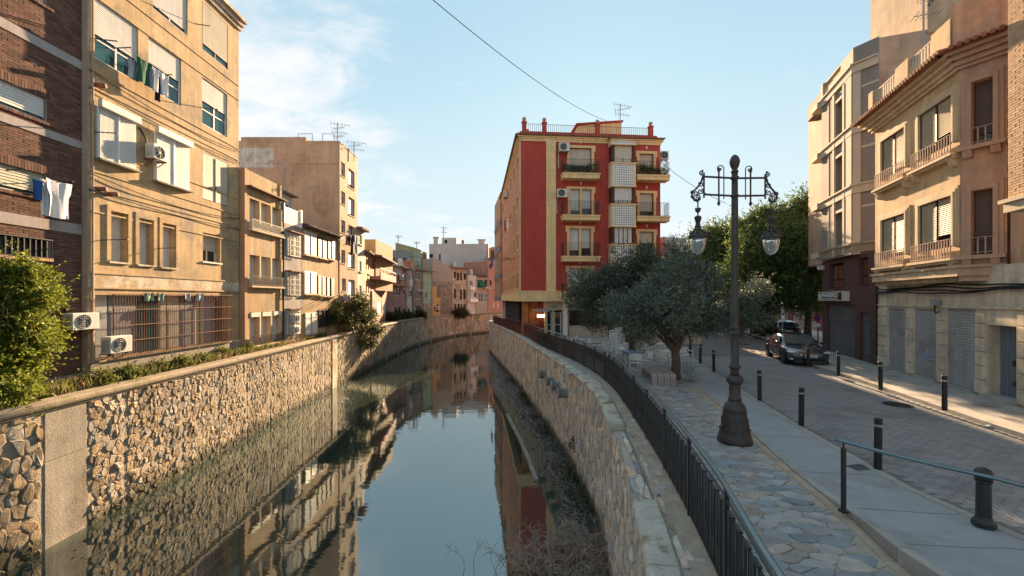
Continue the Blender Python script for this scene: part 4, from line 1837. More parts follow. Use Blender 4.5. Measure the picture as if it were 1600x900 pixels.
def tan_house():
    f = LG
    u0, u1 = f.u(385), f.u(441)
    zt = f.z(385, 264)
    rows = [(309, 357), (397.5, 446), (488, 541)]
    bays = [(391.5, 405), (409.5, 422.5), (427, 439)]
    ops = []
    for k, (t, b) in enumerate(rows):
        o = f.op(390, t, 440, b)
        ops.append(o + (.42,))
    root = building('row_house', 'ochre row house with three triple window bands beside the cream block', 'house', f, u0, u1, 0, zt, 9, 'ochre_plaster', ops)
    m = MB(f.T)
    m.box(u0 - .20, u0, -1.5, .04, 0, zt + .03)
    m.build('corner_pier', 'orange_wall', root)
    for k, (o, (t, b)) in enumerate(zip(ops, rows)):
        for i, (a, c) in enumerate(bays):
            q = (f.u(a), f.u(c), o[2], o[3])
            win(root, f, q, rec=.34, sh=1, cols=1, fm='shutter_wood', sm='shutter_white', pitch=.07, box=None)
            m = MB(f.T)
            m.box(q[1], q[1] + .14, -.36, .03, o[2], o[3])
            m.build('pier', 'stone_trim', root)
            if k == 2:
                m = MB(f.T)
                m.box(q[0], q[1], -.3, .05, o[3] - .28, o[3] - .02)
                m.build('shutter_box', 'off_white', root)
        m = MB(f.T)
        rail_bars(m, [(o[0], .14), (o[1], .14)], o[2], o[2] + .55, .11, .009)
        m.build('railing', 'iron', root)
        m = MB(f.T)
        m.box(o[0] - .1, o[1] + .05, -.05, .22, o[2] - .1, o[2] - .004)
        m.build('sill', 'stone_trim', root)
    m = MB(f.T)
    ze = f.z(386, 291)
    m.box(u0, u1 + .1, 0, .30, ze, ze + .07)
    m.build('eave', 'rust', root)
    m = MB(f.T)
    m.tube([(u1 - .05, .1, 0), (u1 - .05, .1, zt - 1)], .05, 6)
    m.build('downpipe', 'iron', root)


tan_house()


def grey_house():
    f = LG
    u0, u1 = f.u(441.5), f.u(471.5)
    zt = f.z(445, 348)
    root = building('row_house', 'narrow grey row house with white roof balustrade', 'house', f, u0, u1, 0, zt, 8, 'grey_plaster', [], .2)
    for t, b in ((366, 399), (428, 461), (488, 523)):
        o = (f.u(449), f.u(466), f.z(449, b), f.z(449, t))
        w = win(root, f, (o[0] + .1, o[1] - .1, o[2], o[3]), rec=-.03, sh=.0, cols=2, rows=2, fm='shutter_wood', gm='pane_pale')
        surround(root, f, o, .16, .09, 'white_wash')
        grille(root, f, o, .16, 6, 4, .013, 'off_white')
        m = MB(f.T)
        m.box(o[0] - .2, o[1] + .25, 0, .34, o[3] + .18, o[3] + .25)
        m.build('canopy', 'terracotta', root)
    m = MB(f.T)
    rail_bars(m, [(u0 + .05, -.05), (u1, -.05)], zt, zt + 1.05, .17, .035, .04)
    for u in (u0 + .08, u1 - .1):
        m.box(u - .1, u + .1, -.15, .05, zt, zt + 1.25)
    m.build('balustrade', 'white_paint', root)
    ac_unit(f, f.u(449), f.z(449, 523), .7, .6, 'lower of two white air conditioners on the grey row house')
    ac_unit(f, f.u(450), f.z(450, 505), .7, .6, 'upper of two white air conditioners on the grey row house')
    # roof hut
    h = Fac((-17, f.pt(u0, 0, 0).y), (-17, f.pt(u1, 0, 0).y + 3))
    r2 = building('roof_hut', 'pale grey roof hut standing behind the white balustrade', 'hut', h, 0, h.L, zt, zt + 2.9, 4, 'white_wash', [], .15, 'tile_old')
    pane_only(r2, h, (h.L - 1.3, h.L - .6, zt + 1.1, zt + 2.1), -.02, 'dark_room')
    m = MB(h.T)
    m.box(-.2, h.L + .3, -1, .35, zt + 2.9, zt + 3.02)
    m.build('eave', 'tile_old', r2)


grey_house()


def shutter_house():
    f = LG
    u0, u1 = f.u(472), f.u(528)
    zt = f.z(473, 350)
    root = building('row_house', 'old ochre row house with slatted wooden shutters and tiled eave', 'house', f, u0, u1, 0, zt, 8, 'ochre_plaster', [], .2, 'tile_old')
    lst = [(474, 359, 493, 397, 'shutter_cream', 'off_white'), (495.5, 368, 509, 402, 'shutter_brown', 'wood_dark'), (511, 374, 522, 404, 'shutter_brown', 'wood_dark'),
           (474, 423, 493, 459, 'shutter_white', 'off_white'), (495.5, 430, 500.5, 461, 'shutter_cream', 'wood_dark'), (502, 432, 507, 462, 'shutter_cream', 'wood_dark'),
           (509.5, 433, 513.5, 463, 'shutter_cream', 'wood_dark'), (516, 434, 521, 463, 'shutter_brown', 'wood_dark')]
    for a, t, b, q, sm, fm in lst:
        o = f.op(a, t, b, q)
        win(root, f, o, rec=-.04, sh=1, cols=2 if b - a > 10 else 1, fm=fm, sm=sm, pitch=.12)
        m = MB(f.T)
        m.box(o[0] - .05, o[1] + .05, 0, .2, o[2] - .09, o[2] - .004)
        m.build('sill', 'stone_trim', root)
    o = f.op(475, 489, 494, 526)
    win(root, f, o, rec=-.05, sh=1, cols=2, rows=2, fm='zinc', sm='shutter_white', pitch=.4, name='door')
    o = f.op(497, 484, 513, 512)
    pane_only(root, f, o, -.03, 'dark_room', 'door', 'wood_dark')
    m = MB(f.T)
    n = int((u1 - u0) / .22)
    for k in range(n):
        u = u0 + .1 + k * .22
        m.tube([(u, -.3, zt + .12), (u, .5, zt - .06)], .075, 6)
    m.build('eave_tile', 'tile_old', root, kind='stuff')
    m = MB(f.T)
    m.box(u0, u1, -.1, .4, zt - .2, zt - .10)
    m.build('eave', 'wood_dark', root)
    for k in range(3):
        px = (485, 500, 512)[k]
        m = MB(f.T)
        p = (f.u(px), f.z(px, 474 - 3 * k))
        m.bar((p[0], 0, p[1]), (p[0] + .1, .8, p[1] + .35), .03)
        m.build('strut', 'iron', root)


shutter_house()


def tall_block():
    f = Fac((-14.8, 6), (-14.8, 60))
    u0, u1 = f.u(530), f.u(558.5)
    zt = f.z(530, 222)
    lst = [(532.7, 252, 538.8, 274, .5), (544, 262, 553.5, 291, .8), (532.7, 298, 539, 318, .4), (544.5, 307, 553.5, 335, .9), (532.7, 343, 539, 363, .4), (544, 351, 553, 376, 0),
           (533, 390, 539, 411, .2), (544, 394, 554, 419, .9), (534, 435, 540, 455, .2), (544, 437, 554, 463, .9), (534, 478, 540, 500, .5), (544, 480, 553, 505, .5)]
    ops = [f.op(a, t, b, q) + (.2,) for a, t, b, q, s in lst]
    root = building('apartment_block', 'tall tan block with a blank side wall above the row houses', 'building', f, u0, u1, 0, zt, 13, 'tan_render', ops)
    for o, l in zip(ops, lst):
        win(root, f, o, rec=.16, sh=l[4], cols=2, fm='white_paint', sm='shutter_white', gm='pane', sill='stone_trim')
    # front face is paler than the blank gable
    m = MB(f.T)
    wall_grid(m, u0 + .02, u1 - .02, .5, zt - .02, [(o[0] - .01, o[1] + .01, o[2] - .01, o[3] + .01, .02) for o in ops], .02, .025)
    m.build('front_render', 'tan_render_light', root)
    m = MB(f.T)
    m.box(u0 - .02, u1 + .05, -13.02, .05, zt - .004, zt + .10)
    m.build('parapet_coping', 'tan_render', root)
    m = MB(f.T)
    m.box(u0 + .3, u0 + 3, -8.6, -3, zt + .1, zt + .55)
    m.build('roof_box', 'tan_render', root)
    m = MB(f.T)
    m.box(u0 - .03, u0, -9.2, -5.6, zt - 2.2, zt - .5)
    m.build('side_panel', 'white_wash', root)
    m = MB(f.T)
    m.box(u0 - .035, u0 + .01, -7.2, -.02, zt - 1.86, zt - 1.80)
    m.build('ledge', 'tan_render', root)
    for k, (a, b, y) in enumerate(((466, 488, -2.6), (504, 522, -1.2))):
        m = MB()
        Y = f.pt(u0 + 1, 0, 0).y
        x0, x1 = P(a, 0, Y).x, P(b, 0, Y).x
        z0 = zt + .1
        m.tube([(x0, Y, z0), (x0, Y, z0 + 1.0), (x1, Y, z0 + 1.0), (x1, Y, z0)], .035, 5)
        solo(m, 'roof_frame', 'zinc', ['left thin metal frame on the roof of the tall tan block', 'right thin metal frame on the roof of the tall tan block'][k], 'frame', 'metal frames on the tan roof')
    for z, px in ((248, 532), (300, 532), (330, 541)):
        pass
    clothesline(f, f.u(533), f.u(553), f.z(543, 372), 'clothesline with dark washing on the tall tan block')
    for k, (px, w, h, mt, lb) in enumerate(((533, 1.0, .9, 'cloth_plum', 'plum washing bundle hanging on the tall tan block'), (539, .8, 1.8, 'cloth_black', 'black trousers hanging on the tall tan block'),
                                            (544, .8, 1.7, 'cloth_grey', 'grey sheet hanging on the tall tan block'))):
        garment(f, f.u(px), f.z(px, 366), w, h, mt, lb, .4 + .08 * k, 50 + k)
    ac_unit(f, f.u(534), f.z(534, 470), .8, .6, 'air conditioner above the bush on the tall tan block')
    return f, u0, u1, zt


tall_block()


def simple_house(name, label, pxL, YL, pxR, YR, y_top, mat, wins, depth=7, pane='pane', roof='tile_old', z0=0., rec=.15, eave=None, base=None, frame=None):
    A, B = P(pxL, HY, YL), P(pxR, HY, YR)
    f = Fac((A.x, A.y), (B.x, B.y))
    zt = f.z(pxL, y_top)
    ops = [f.op(*w[:4]) + (rec,) for w in wins]
    root = building(name, label, 'house', f, 0, f.L - .01, z0, zt, depth, mat, ops, rec, roof)
    for w, o in zip(wins, ops):
        k = w[4] if len(w) > 4 else 'p'
        if k == 'p':
            pane_only(root, f, o, rec - .02, pane, frame=frame or ('off_white', 'wood_dark')[len(root.children) % 2])
            m = MB(f.T)
            m.box(o[0] - .1, o[1] + .1, -.05, .1, o[2] - .12, o[2] - .003)
            m.build('sill', 'stone_trim', root)
        elif k == 'd':
            pane_only(root, f, o, rec - .02, 'dark_room')
        elif k == 'w':
            win(root, f, o, rec=rec - .05, sh=.0, cols=2, gm='pane_pale')
        elif k == 's':
            win(root, f, o, rec=rec - .05, sh=1, cols=1, sm='shutter_white', pitch=.15)
        elif k == 'g':
            win(root, f, o, rec=rec - .05, sh=0, cols=3, rows=2, gm='pane_teal')
    rq = random.Random(int(pxL))
    if YL > 45:
        for k in range(2):              # chimneys and downpipe
            m = MB(f.T)
            u = f.L * rq.uniform(.15, .85)
            n = -rq.uniform(1.5, 3.5)
            m.box(u - .3, u + .3, n - .3, n + .3, zt - .2, zt + rq.uniform(.9, 1.8))
            m.build('chimney', ('rubble_light', 'terracotta', 'white_wash')[rq.randrange(3)], root)
        m = MB(f.T)
        m.tube([(f.L - .25, .08, z0), (f.L - .25, .08, zt - .1)], .06, 5)
        m.build('downpipe', 'zinc', root)
    if eave:
        m = MB(f.T)
        q = -.1
        while q < f.L + .1:
            m.tube([(q, .52, zt - .02), (q, -depth * .6, zt + eave + .07)], .11, 5)
            q += .3
        m.build('roof_tile', 'tile_old' if int(pxL) % 2 else 'terracotta', root, kind='stuff')
        m = MB(f.T)
        m.prism([(-.15, .45, zt - .12), (-.15, .45, zt - .02), (-.15, -depth * .6, zt + eave), (-.15, -depth * .6, zt + eave - .1)], (f.L + .3, 0, 0))
        m.build('eave', 'tile_old', root)
    if base:
        m = MB(f.T)
        m.box(0, f.L - .02, -.1, .04, z0, z0 + base[1])
        m.build('base', base[0], root)
    return root, f, zt


def far_left():
    r, f, zt = simple_house('row_house', 'narrow white house next to the tall tan block', 558.7, 40.5, 569.5, 42.6, 356, 'white_wash',
                            [(561, 366, 565.5, 381), (561.5, 408, 565, 424), (561.5, 446, 565, 461)], 8, eave=.3)
    r, f, zt = simple_house('row_house', 'slim yellow ochre house with paired slit windows', 569.6, 42.7, 577.8, 46, 392, 'ochre_plaster',
                            [(571.5, 400, 573, 421, 'd'), (574.8, 401, 576.6, 421, 'd'), (571.5, 438, 573.2, 458, 'd'), (575, 438, 576.6, 458, 'd')], 8, eave=.4)
    A = Fac((P(569, 0, 49).x, 49), (P(587, 0, 49).x, 49))
    b = building('gable_block', 'orange gable block rising behind the slim ochre house', 'house', A, 0, A.L, 4, A.z(569, 374), 7, 'ochre_plaster', [], .1)
    # salmon house with wrap-round balcony
    r, f, zt = simple_house('balcony_house', 'salmon pink house with a projecting corner balcony', 578, 46.5, 606.8, 58, 397, 'salmon',
                            [(582.5, 406, 590, 418, 'd'), (590.5, 438, 596, 454, 'p'), (598, 440, 600, 446, 'd'), (589.5, 471, 596, 492, 's'), (599, 472, 603, 492, 's')], 8)
    o = f.op(578, 422, 606, 430)
    m = MB(f.T)
    u0, u1, z0 = f.u(579), f.u(606), f.z(590, 434)
    m.box(u0, u1, 0, 1.1, z0 - .35, z0)
    m.box(u0, u1, .98, 1.1, z0, z0 + .45)
    m.build('balcony', 'rose', r)
    m = MB(f.T)
    m.box(u0, u1, 1.0, 1.08, z0 + .85, z0 + .98)
    for k in range(6):
        u = u0 + .1 + (u1 - u0 - .2) * k / 5
        m.box(u - .07, u + .07, 1.0, 1.08, z0 + .45, z0 + .85)
    m.build('balcony_rail', 'white_wash', r)
    m = MB(f.T)
    m.prism([(u0 - .3, 1.3, zt - .25), (u0 - .3, 1.3, zt - .1), (u0 - .3, -2, zt + .5), (u0 - .3, -2, zt + .35)], (u1 - u0 + .5, 0, 0))
    m.build('roof_slope', 'tile_old', r)
    m = MB(f.T)
    m.box(f.u(578.2), f.u(582), .0, .25, 0, f.z(580, 455))
    m.build('lean_to', 'grey_plaster', r)
    # rose house
    r, f, zt = simple_house('row_house', 'rose red house with two pale curtained windows', 607.2, 58.6, 634.8, 66, 413, 'rose',
                            [(615.6, 416.5, 628, 428, 'w'), (630.5, 420, 632.5, 426, 'd'), (614.5, 449, 626.5, 462, 'g'), (630, 454, 632.5, 458, 'd'), (616.5, 479, 627, 494, 'p'), (629.5, 483, 633.5, 494, 'd')], 8, eave=.5)
    m = MB(f.T)
    o = f.op(613, 444, 630, 447)
    m.box(o[0], o[1], 0, .8, o[2], o[2] + .12)
    m.build('canopy', 'terracotta', r)
    ac_unit(f, f.u(622), f.z(622, 437), .9, .7, 'air conditioner under the upper window of the rose house')
    r, f, zt = simple_house('annex', 'narrow glazed annex between rose house and stone house', 635.2, 66.1, 645.3, 68, 420, 'white_wash',
                            [(636, 427, 641, 437, 'p'), (636, 454, 644.5, 464, 'p'), (637, 482, 640, 490, 'd')], 5, eave=.4)
    m = MB(f.T)
    m.box(f.u(635.5), f.u(641.5), 0, .6, f.z(636, 447), f.z(636, 437))
    m.build('balcony_panel', 'white_paint', r)
    r, f, zt = simple_house('row_house', 'dark rubble stone house left of the green house', 645.6, 68.2, 661, 70, 421, 'rubble',
                            [(649, 425, 655.5, 437, 'p'), (649, 456, 655.5, 467, 'p'), (657, 456, 659, 460, 'd'), (649.5, 478, 656, 492, 'p'), (656.5, 482, 659.5, 491, 'd')], 7, eave=.4)
    m = MB(f.T)
    m.box(f.u(648), f.u(656.5), 0, .8, f.z(650, 455), f.z(650, 453))
    m.build('canopy', 'white_wash', r)
    r, f, zt = simple_house('row_house', 'slim pale green house on the far bank', 661.3, 70.2, 675.8, 73, 423, 'sage',
                            [(664.6, 429, 666, 437, 'w'), (665, 457, 667, 464, 'd'), (667, 483, 669.5, 489, 'd')], 7, eave=.5, base=('rubble', 2.2))
    r, f, zt = simple_house('yellow_house', 'low bright yellow house with stepped walls', 676, 73.6, 689.8, 75.5, 465, 'saffron',
                            [(682, 476, 685.5, 488, 'd')], 4)
    m = MB(f.T)
    m.box(0, f.u(682), -1.5, -.02, 0, f.z(677, 447))
    m.build('tower', 'saffron', r)
    ac_unit(f, f.u(678.5), f.z(678.5, 484), .8, .6, 'air conditioner on the low bright yellow house')
    # ruined gable: sloping top
    A, B = P(676, 0, 78.6), P(706.4, 0, 80)
    f = Fac((A.x, A.y), (B.x, B.y))
    root = thing('ruin', 'roofless rubble gable wall of a ruined house behind the yellow house', 'ruin', f.pt(f.L / 2, -1, 0))
    for z0, z1, mt in ((0, f.z(690, 440), 'rubble'), (f.z(690, 440), None, 'rubble_light')):
        m = MB(f.T)
        if z1 is None:
            ps = [(0, 0, z0), (f.L, 0, z0), (f.L, 0, f.z(706, 420)), (f.L * .75, 0, f.z(698, 416)), (f.L * .45, 0, f.z(689, 411)), (f.L * .2, 0, f.z(681, 405)), (0, 0, f.z(676, 402))]
        else:
            ps = [(0, 0, z0), (f.L, 0, z0), (f.L, 0, z1), (0, 0, z1)]
        m.prism(ps, (0, -2.5, 0))
        m.build('wall', mt, root)
    simple_house('ruined_house', 'beige ruined house with rows of empty dark windows', 706.8, 80.1, 730.8, 83, 418, 'ruin_beige',
                 [(709, 424.5, 712.5, 434, 'd'), (714, 426, 717.5, 438, 'd'), (719, 426, 722, 438, 'd'), (724.5, 427, 728.5, 437, 'd'),
                  (709.5, 451, 712.5, 467, 'd'), (719, 452, 722, 468, 'd'), (724, 452, 727.5, 468, 'd'), (710, 475, 713, 486, 'p'), (715, 475, 718, 485, 'd'), (719.5, 475, 722, 486, 'd'), (724.5, 475, 728, 486, 'p')], 7, eave=.3)
    r, f, zt = simple_house('row_house', 'narrow whitewashed house with small balconies on far bank', 731.2, 83.2, 745.3, 85, 430, 'white_wash',
                            [(733.5, 438, 739, 446, 'p'), (733.5, 456, 736, 466, 'p'), (741, 457, 744, 464, 'd'), (738, 474, 744, 488, 'w')], 6)
    m = MB(f.T)
    m.box(f.u(732), f.u(739), 0, .7, f.z(733, 453), f.z(733, 448.5))
    m.box(f.u(732), f.u(744), 0, .6, f.z(733, 472), f.z(733, 467))
    m.build('balcony', 'white_paint', r)
    r, f, zt = simple_house('row_house', 'grey house with red roof and green awning on far bank', 745.6, 85.2, 763, 88, 433, 'rubble_light',
                            [(748, 458, 754.5, 472, 'p'), (756, 458, 762, 472, 'g'), (757, 437, 761, 448, 'd')], 6)
    m = MB(f.T)
    m.box(-.1, f.u(759.5), -2, .3, zt, zt + .5)
    m.build('roof_slope', 'iron_red', r)
    m = MB(f.T)
    m.prism([(.1, .0, f.z(747, 437)), (.1, 1.0, f.z(747, 448)), (.1, .0, f.z(747, 449))], (f.u(754.5) - .1, 0, 0))
    m.build('awning', 'cloth_green', r)
    m = MB(f.T)
    m.box(f.u(754), f.u(762), 0, .8, f.z(757, 451), f.z(757, 449))
    m.build('balcony', 'white_wash', r)
    r, f, zt = simple_house('row_house', 'orange pink house at the end of the far bank', 763.3, 88.2, 790, 92, 407, 'salmon',
                            [(770, 474, 773, 481, 'w'), (777, 474, 780, 481, 'w'), (765, 412, 768, 420, 'd'), (765, 438, 768, 446, 'd')], 8)
    simple_house('apartment_block', 'orange block behind the far bank houses with small windows', 759.5, 97, 776, 91, 405.5, 'orange_wall', [(765, 415, 767, 425, 'd'), (769, 392, 772, 402, 'd')], 8, eave=.4)
    simple_house('apartment_block', 'tall orange gable strip beside the big white building', 764, 104, 784, 100, 387, 'orange_wall', [(767, 392, 769.5, 403, 'd')], 8)
    # big white building with a roof box
    r, f, zt = simple_house('apartment_block', 'large blank whitish building towering behind the far bank', 670.5, 104, 763.5, 104, 381, 'white_brick', [(671.5, 397, 677, 403, 'd'), (686, 397, 688.5, 408, 'd')], 12)
    q = Fac((P(690, 0, 104).x, 104.5), (P(713, 0, 104).x, 104.5))
    m = MB(q.T)
    wall_grid(m, 0, q.L, zt, q.z(690, 371.5), [(q.u(694.5), q.u(699), q.z(694, 380), q.z(694, 375), .3)])
    m.poly([(q.L, 0, zt), (q.L, -6, zt), (q.L, -6, q.z(690, 371.5)), (q.L, 0, q.z(690, 371.5))])
    m.poly([(0, 0, q.z(690, 371.5)), (q.L, 0, q.z(690, 371.5)), (q.L, -6, q.z(690, 371.5)), (0, -6, q.z(690, 371.5))])
    w = m.build('roof_box', 'white_brick', r)
    pane_only(r, q, (q.u(694.5), q.u(699), q.z(694, 380), q.z(694, 375)), .25, 'dark_room')
    for k, (px, w_) in enumerate(((681, 1.1), (752.5, 1.6))):
        m = MB()
        c = P(px, 381, 105)
        m.box(c.x - w_ / 2, c.x + w_ / 2, 105, 106, zt - .1, zt + (1.6 if k == 0 else 1.1))
        m.box(c.x - w_ * .7, c.x + w_ * .7, 104.9, 106.1, zt + (1.6 if k == 0 else 1.1), zt + (1.9 if k == 0 else 1.3))
        m.build('chimney', 'white_brick', r)
    r, f, zt = simple_house('stone_house', 'grey roofed stone house above the rose house', 588, 74, 648, 76, 407, 'rubble_light', [(613, 403.5, 617.5, 408, 'd'), (629, 403, 634, 408, 'd'), (641, 404, 645, 408, 'd')], 8, rec=.2)
    m = MB(f.T)
    m.prism([(-.3, .4, zt - .1), (-.3, .4, zt + .05), (-.3, -6, zt + 2.6), (-.3, -6, zt + 2.4)], (f.L * .92, 0, 0))
    m.build('roof_slope', 'tile_old', r)
    A = Fac((P(618, 0, 86).x, 86), (P(659, 0, 86).x, 86))
    root = thing('green_gable', 'olive green gable wall with sloping top above the roofs', 'house', A.pt(A.L / 2, -2, 0))
    m = MB(A.T)
    m.prism([(0, 0, 6), (A.L, 0, 6), (A.L, 0, A.z(658, 391)), (A.L * .7, 0, A.z(646, 386.5)), (0, 0, A.z(618, 379))], (0, -5, 0))
    m.build('wall', 'olive_wall', root)
    m = MB(A.T)
    m.box(A.L * .70, A.L + .01, .0, .6, 6, A.z(658, 393))
    m.build('pale_wall', 'sage', root)
    simple_house('stone_house', 'stone house with small dark window below the white building', 660, 86, 690, 88, 404, 'rubble_light', [(671.5, 397, 676, 402, 'd'), (680, 410, 682, 414, 'd')], 6)
    # utility pole before the stone house
    root = thing('utility_pole', 'thin concrete utility pole before the dark stone house', 'pole', P(646.5, 497, 66.5))
    m = MB()
    b = P(646.5, 492, 66.5)
    m.tube([(b.x, b.y, 0), (b.x, b.y, P(646, 405, 66.5).z)], [.17, .12], 8)
    m.build('pole', 'concrete', root)
    m = MB()
    zt = P(646, 404, 66.5).z
    m.box(b.x - .9, b.x + .9, b.y - .06, b.y + .06, zt - .3, zt - .15)
    for k in range(5):
        m.lathe([(.06, 0), (.09, .1), (.05, .22)], 6, (b.x - .8 + k * .4, b.y, zt - .15))
    m.build('crossarm', 'zinc', root)


far_left()


def antenna(px, y0, y1, Y, label, arms=3, w=1.2):
    b, t = P(px, y0, Y), P(px, y1, Y)
    root = thing('antenna', label, 'antenna', b, 'rooftop antennas')
    m = MB()
    m.tube([b - Vector((0, 0, .4)), t], .035 * max(1, Y / 40), 5)
    m.build('mast', 'zinc', root)
    hgt = t.z - b.z
    for k in range(arms):
        m = MB()
        z = t.z - hgt * (.06 + .22 * k)
        d = Vector((1, .35 * (-1) ** k, 0)).normalized()
        ww = w * (1, .7, .8, .6)[k % 4]
        c = Vector((t.x, t.y, z))
        r_ = .016 * max(1, Y / 40)
        m.tube([c - d * ww * .6, c + d * ww], r_, 4)
        for q in np.linspace(-.5, .95, 6):
            p = c + d * ww * q
            s_ = Vector((-d.y, d.x, 0)) * .3 * (1.1 - .3 * q) if k % 2 else Vector((0, 0, .16 * (1.2 - .5 * q)))
            m.tube([p - s_, p + s_], r_ * .8, 4)
        m.build('element', 'zinc', root)


antenna(527, 222, 192, 36, 'tall antenna on the corner of the tall tan block', 4, 1.0)
antenna(553, 246, 221, 39, 'antenna on the right roof edge of the tall tan block', 3, 1.1)
antenna(487, 322, 290, 30, 'rusty mast beside the roof hut', 1, .3)
antenna(441, 312, 250, 27, 'long rusty mast on the ochre row house', 1, .25)
antenna(622, 379, 368, 86, 'thin antenna on the olive green gable', 2, .8)
antenna(651, 388, 378, 86, 'short antenna right of the olive green gable', 2, .8)
antenna(693, 371, 355, 105, 'antenna on the roof box of the big white building', 3, 1.0)
antenna(969, 195, 162, 36, 'antenna on the roof of the red building', 3, 1.15)
antenna(1443, 100, -6, 17.6, 'dark antenna mast on the flat roof of the ochre corner house', 2, .8)

# ================================================================== RED BUILDING
RC = Vector((.61, 33.5))
_d = Vector((math.cos(R(5)), math.sin(R(5))))
RF = Fac(RC, RC + _d * 11.55)                                  # street front
_e = Vector((-math.sin(R(5)), math.cos(R(5))))
RS = Fac(RC + _e * 21.5, RC)                                  # canal side (far end -> corner)


def flower_pot(fac, u, n, z, s, label, seed):
    root = thing('potted_plant', label, 'potted plant', fac.pt(u, n, z), 'potted plants on the red building balconies')
    m = MB()
    c = fac.pt(u, n, z)
    m.lathe([(s * .6, 0), (s * .85, s * 1.1), (s * .95, s * 1.15), (s * .95, s * 1.35), (s * .7, s * 1.3)], 10, c)
    m.build('pot', 'terracotta', root)
    pos, dr = sprigs([(c + Vector((0, 0, s * 2.6)), (s * 1.3, s * 1.2, s * 1.3), 1)], 26, s * 1.6, 7, .6, .15, .2)
    leaves('foliage', pos, dr, .12, .06, 'shrub_leaf' if seed % 3 else 'grass_green', root)


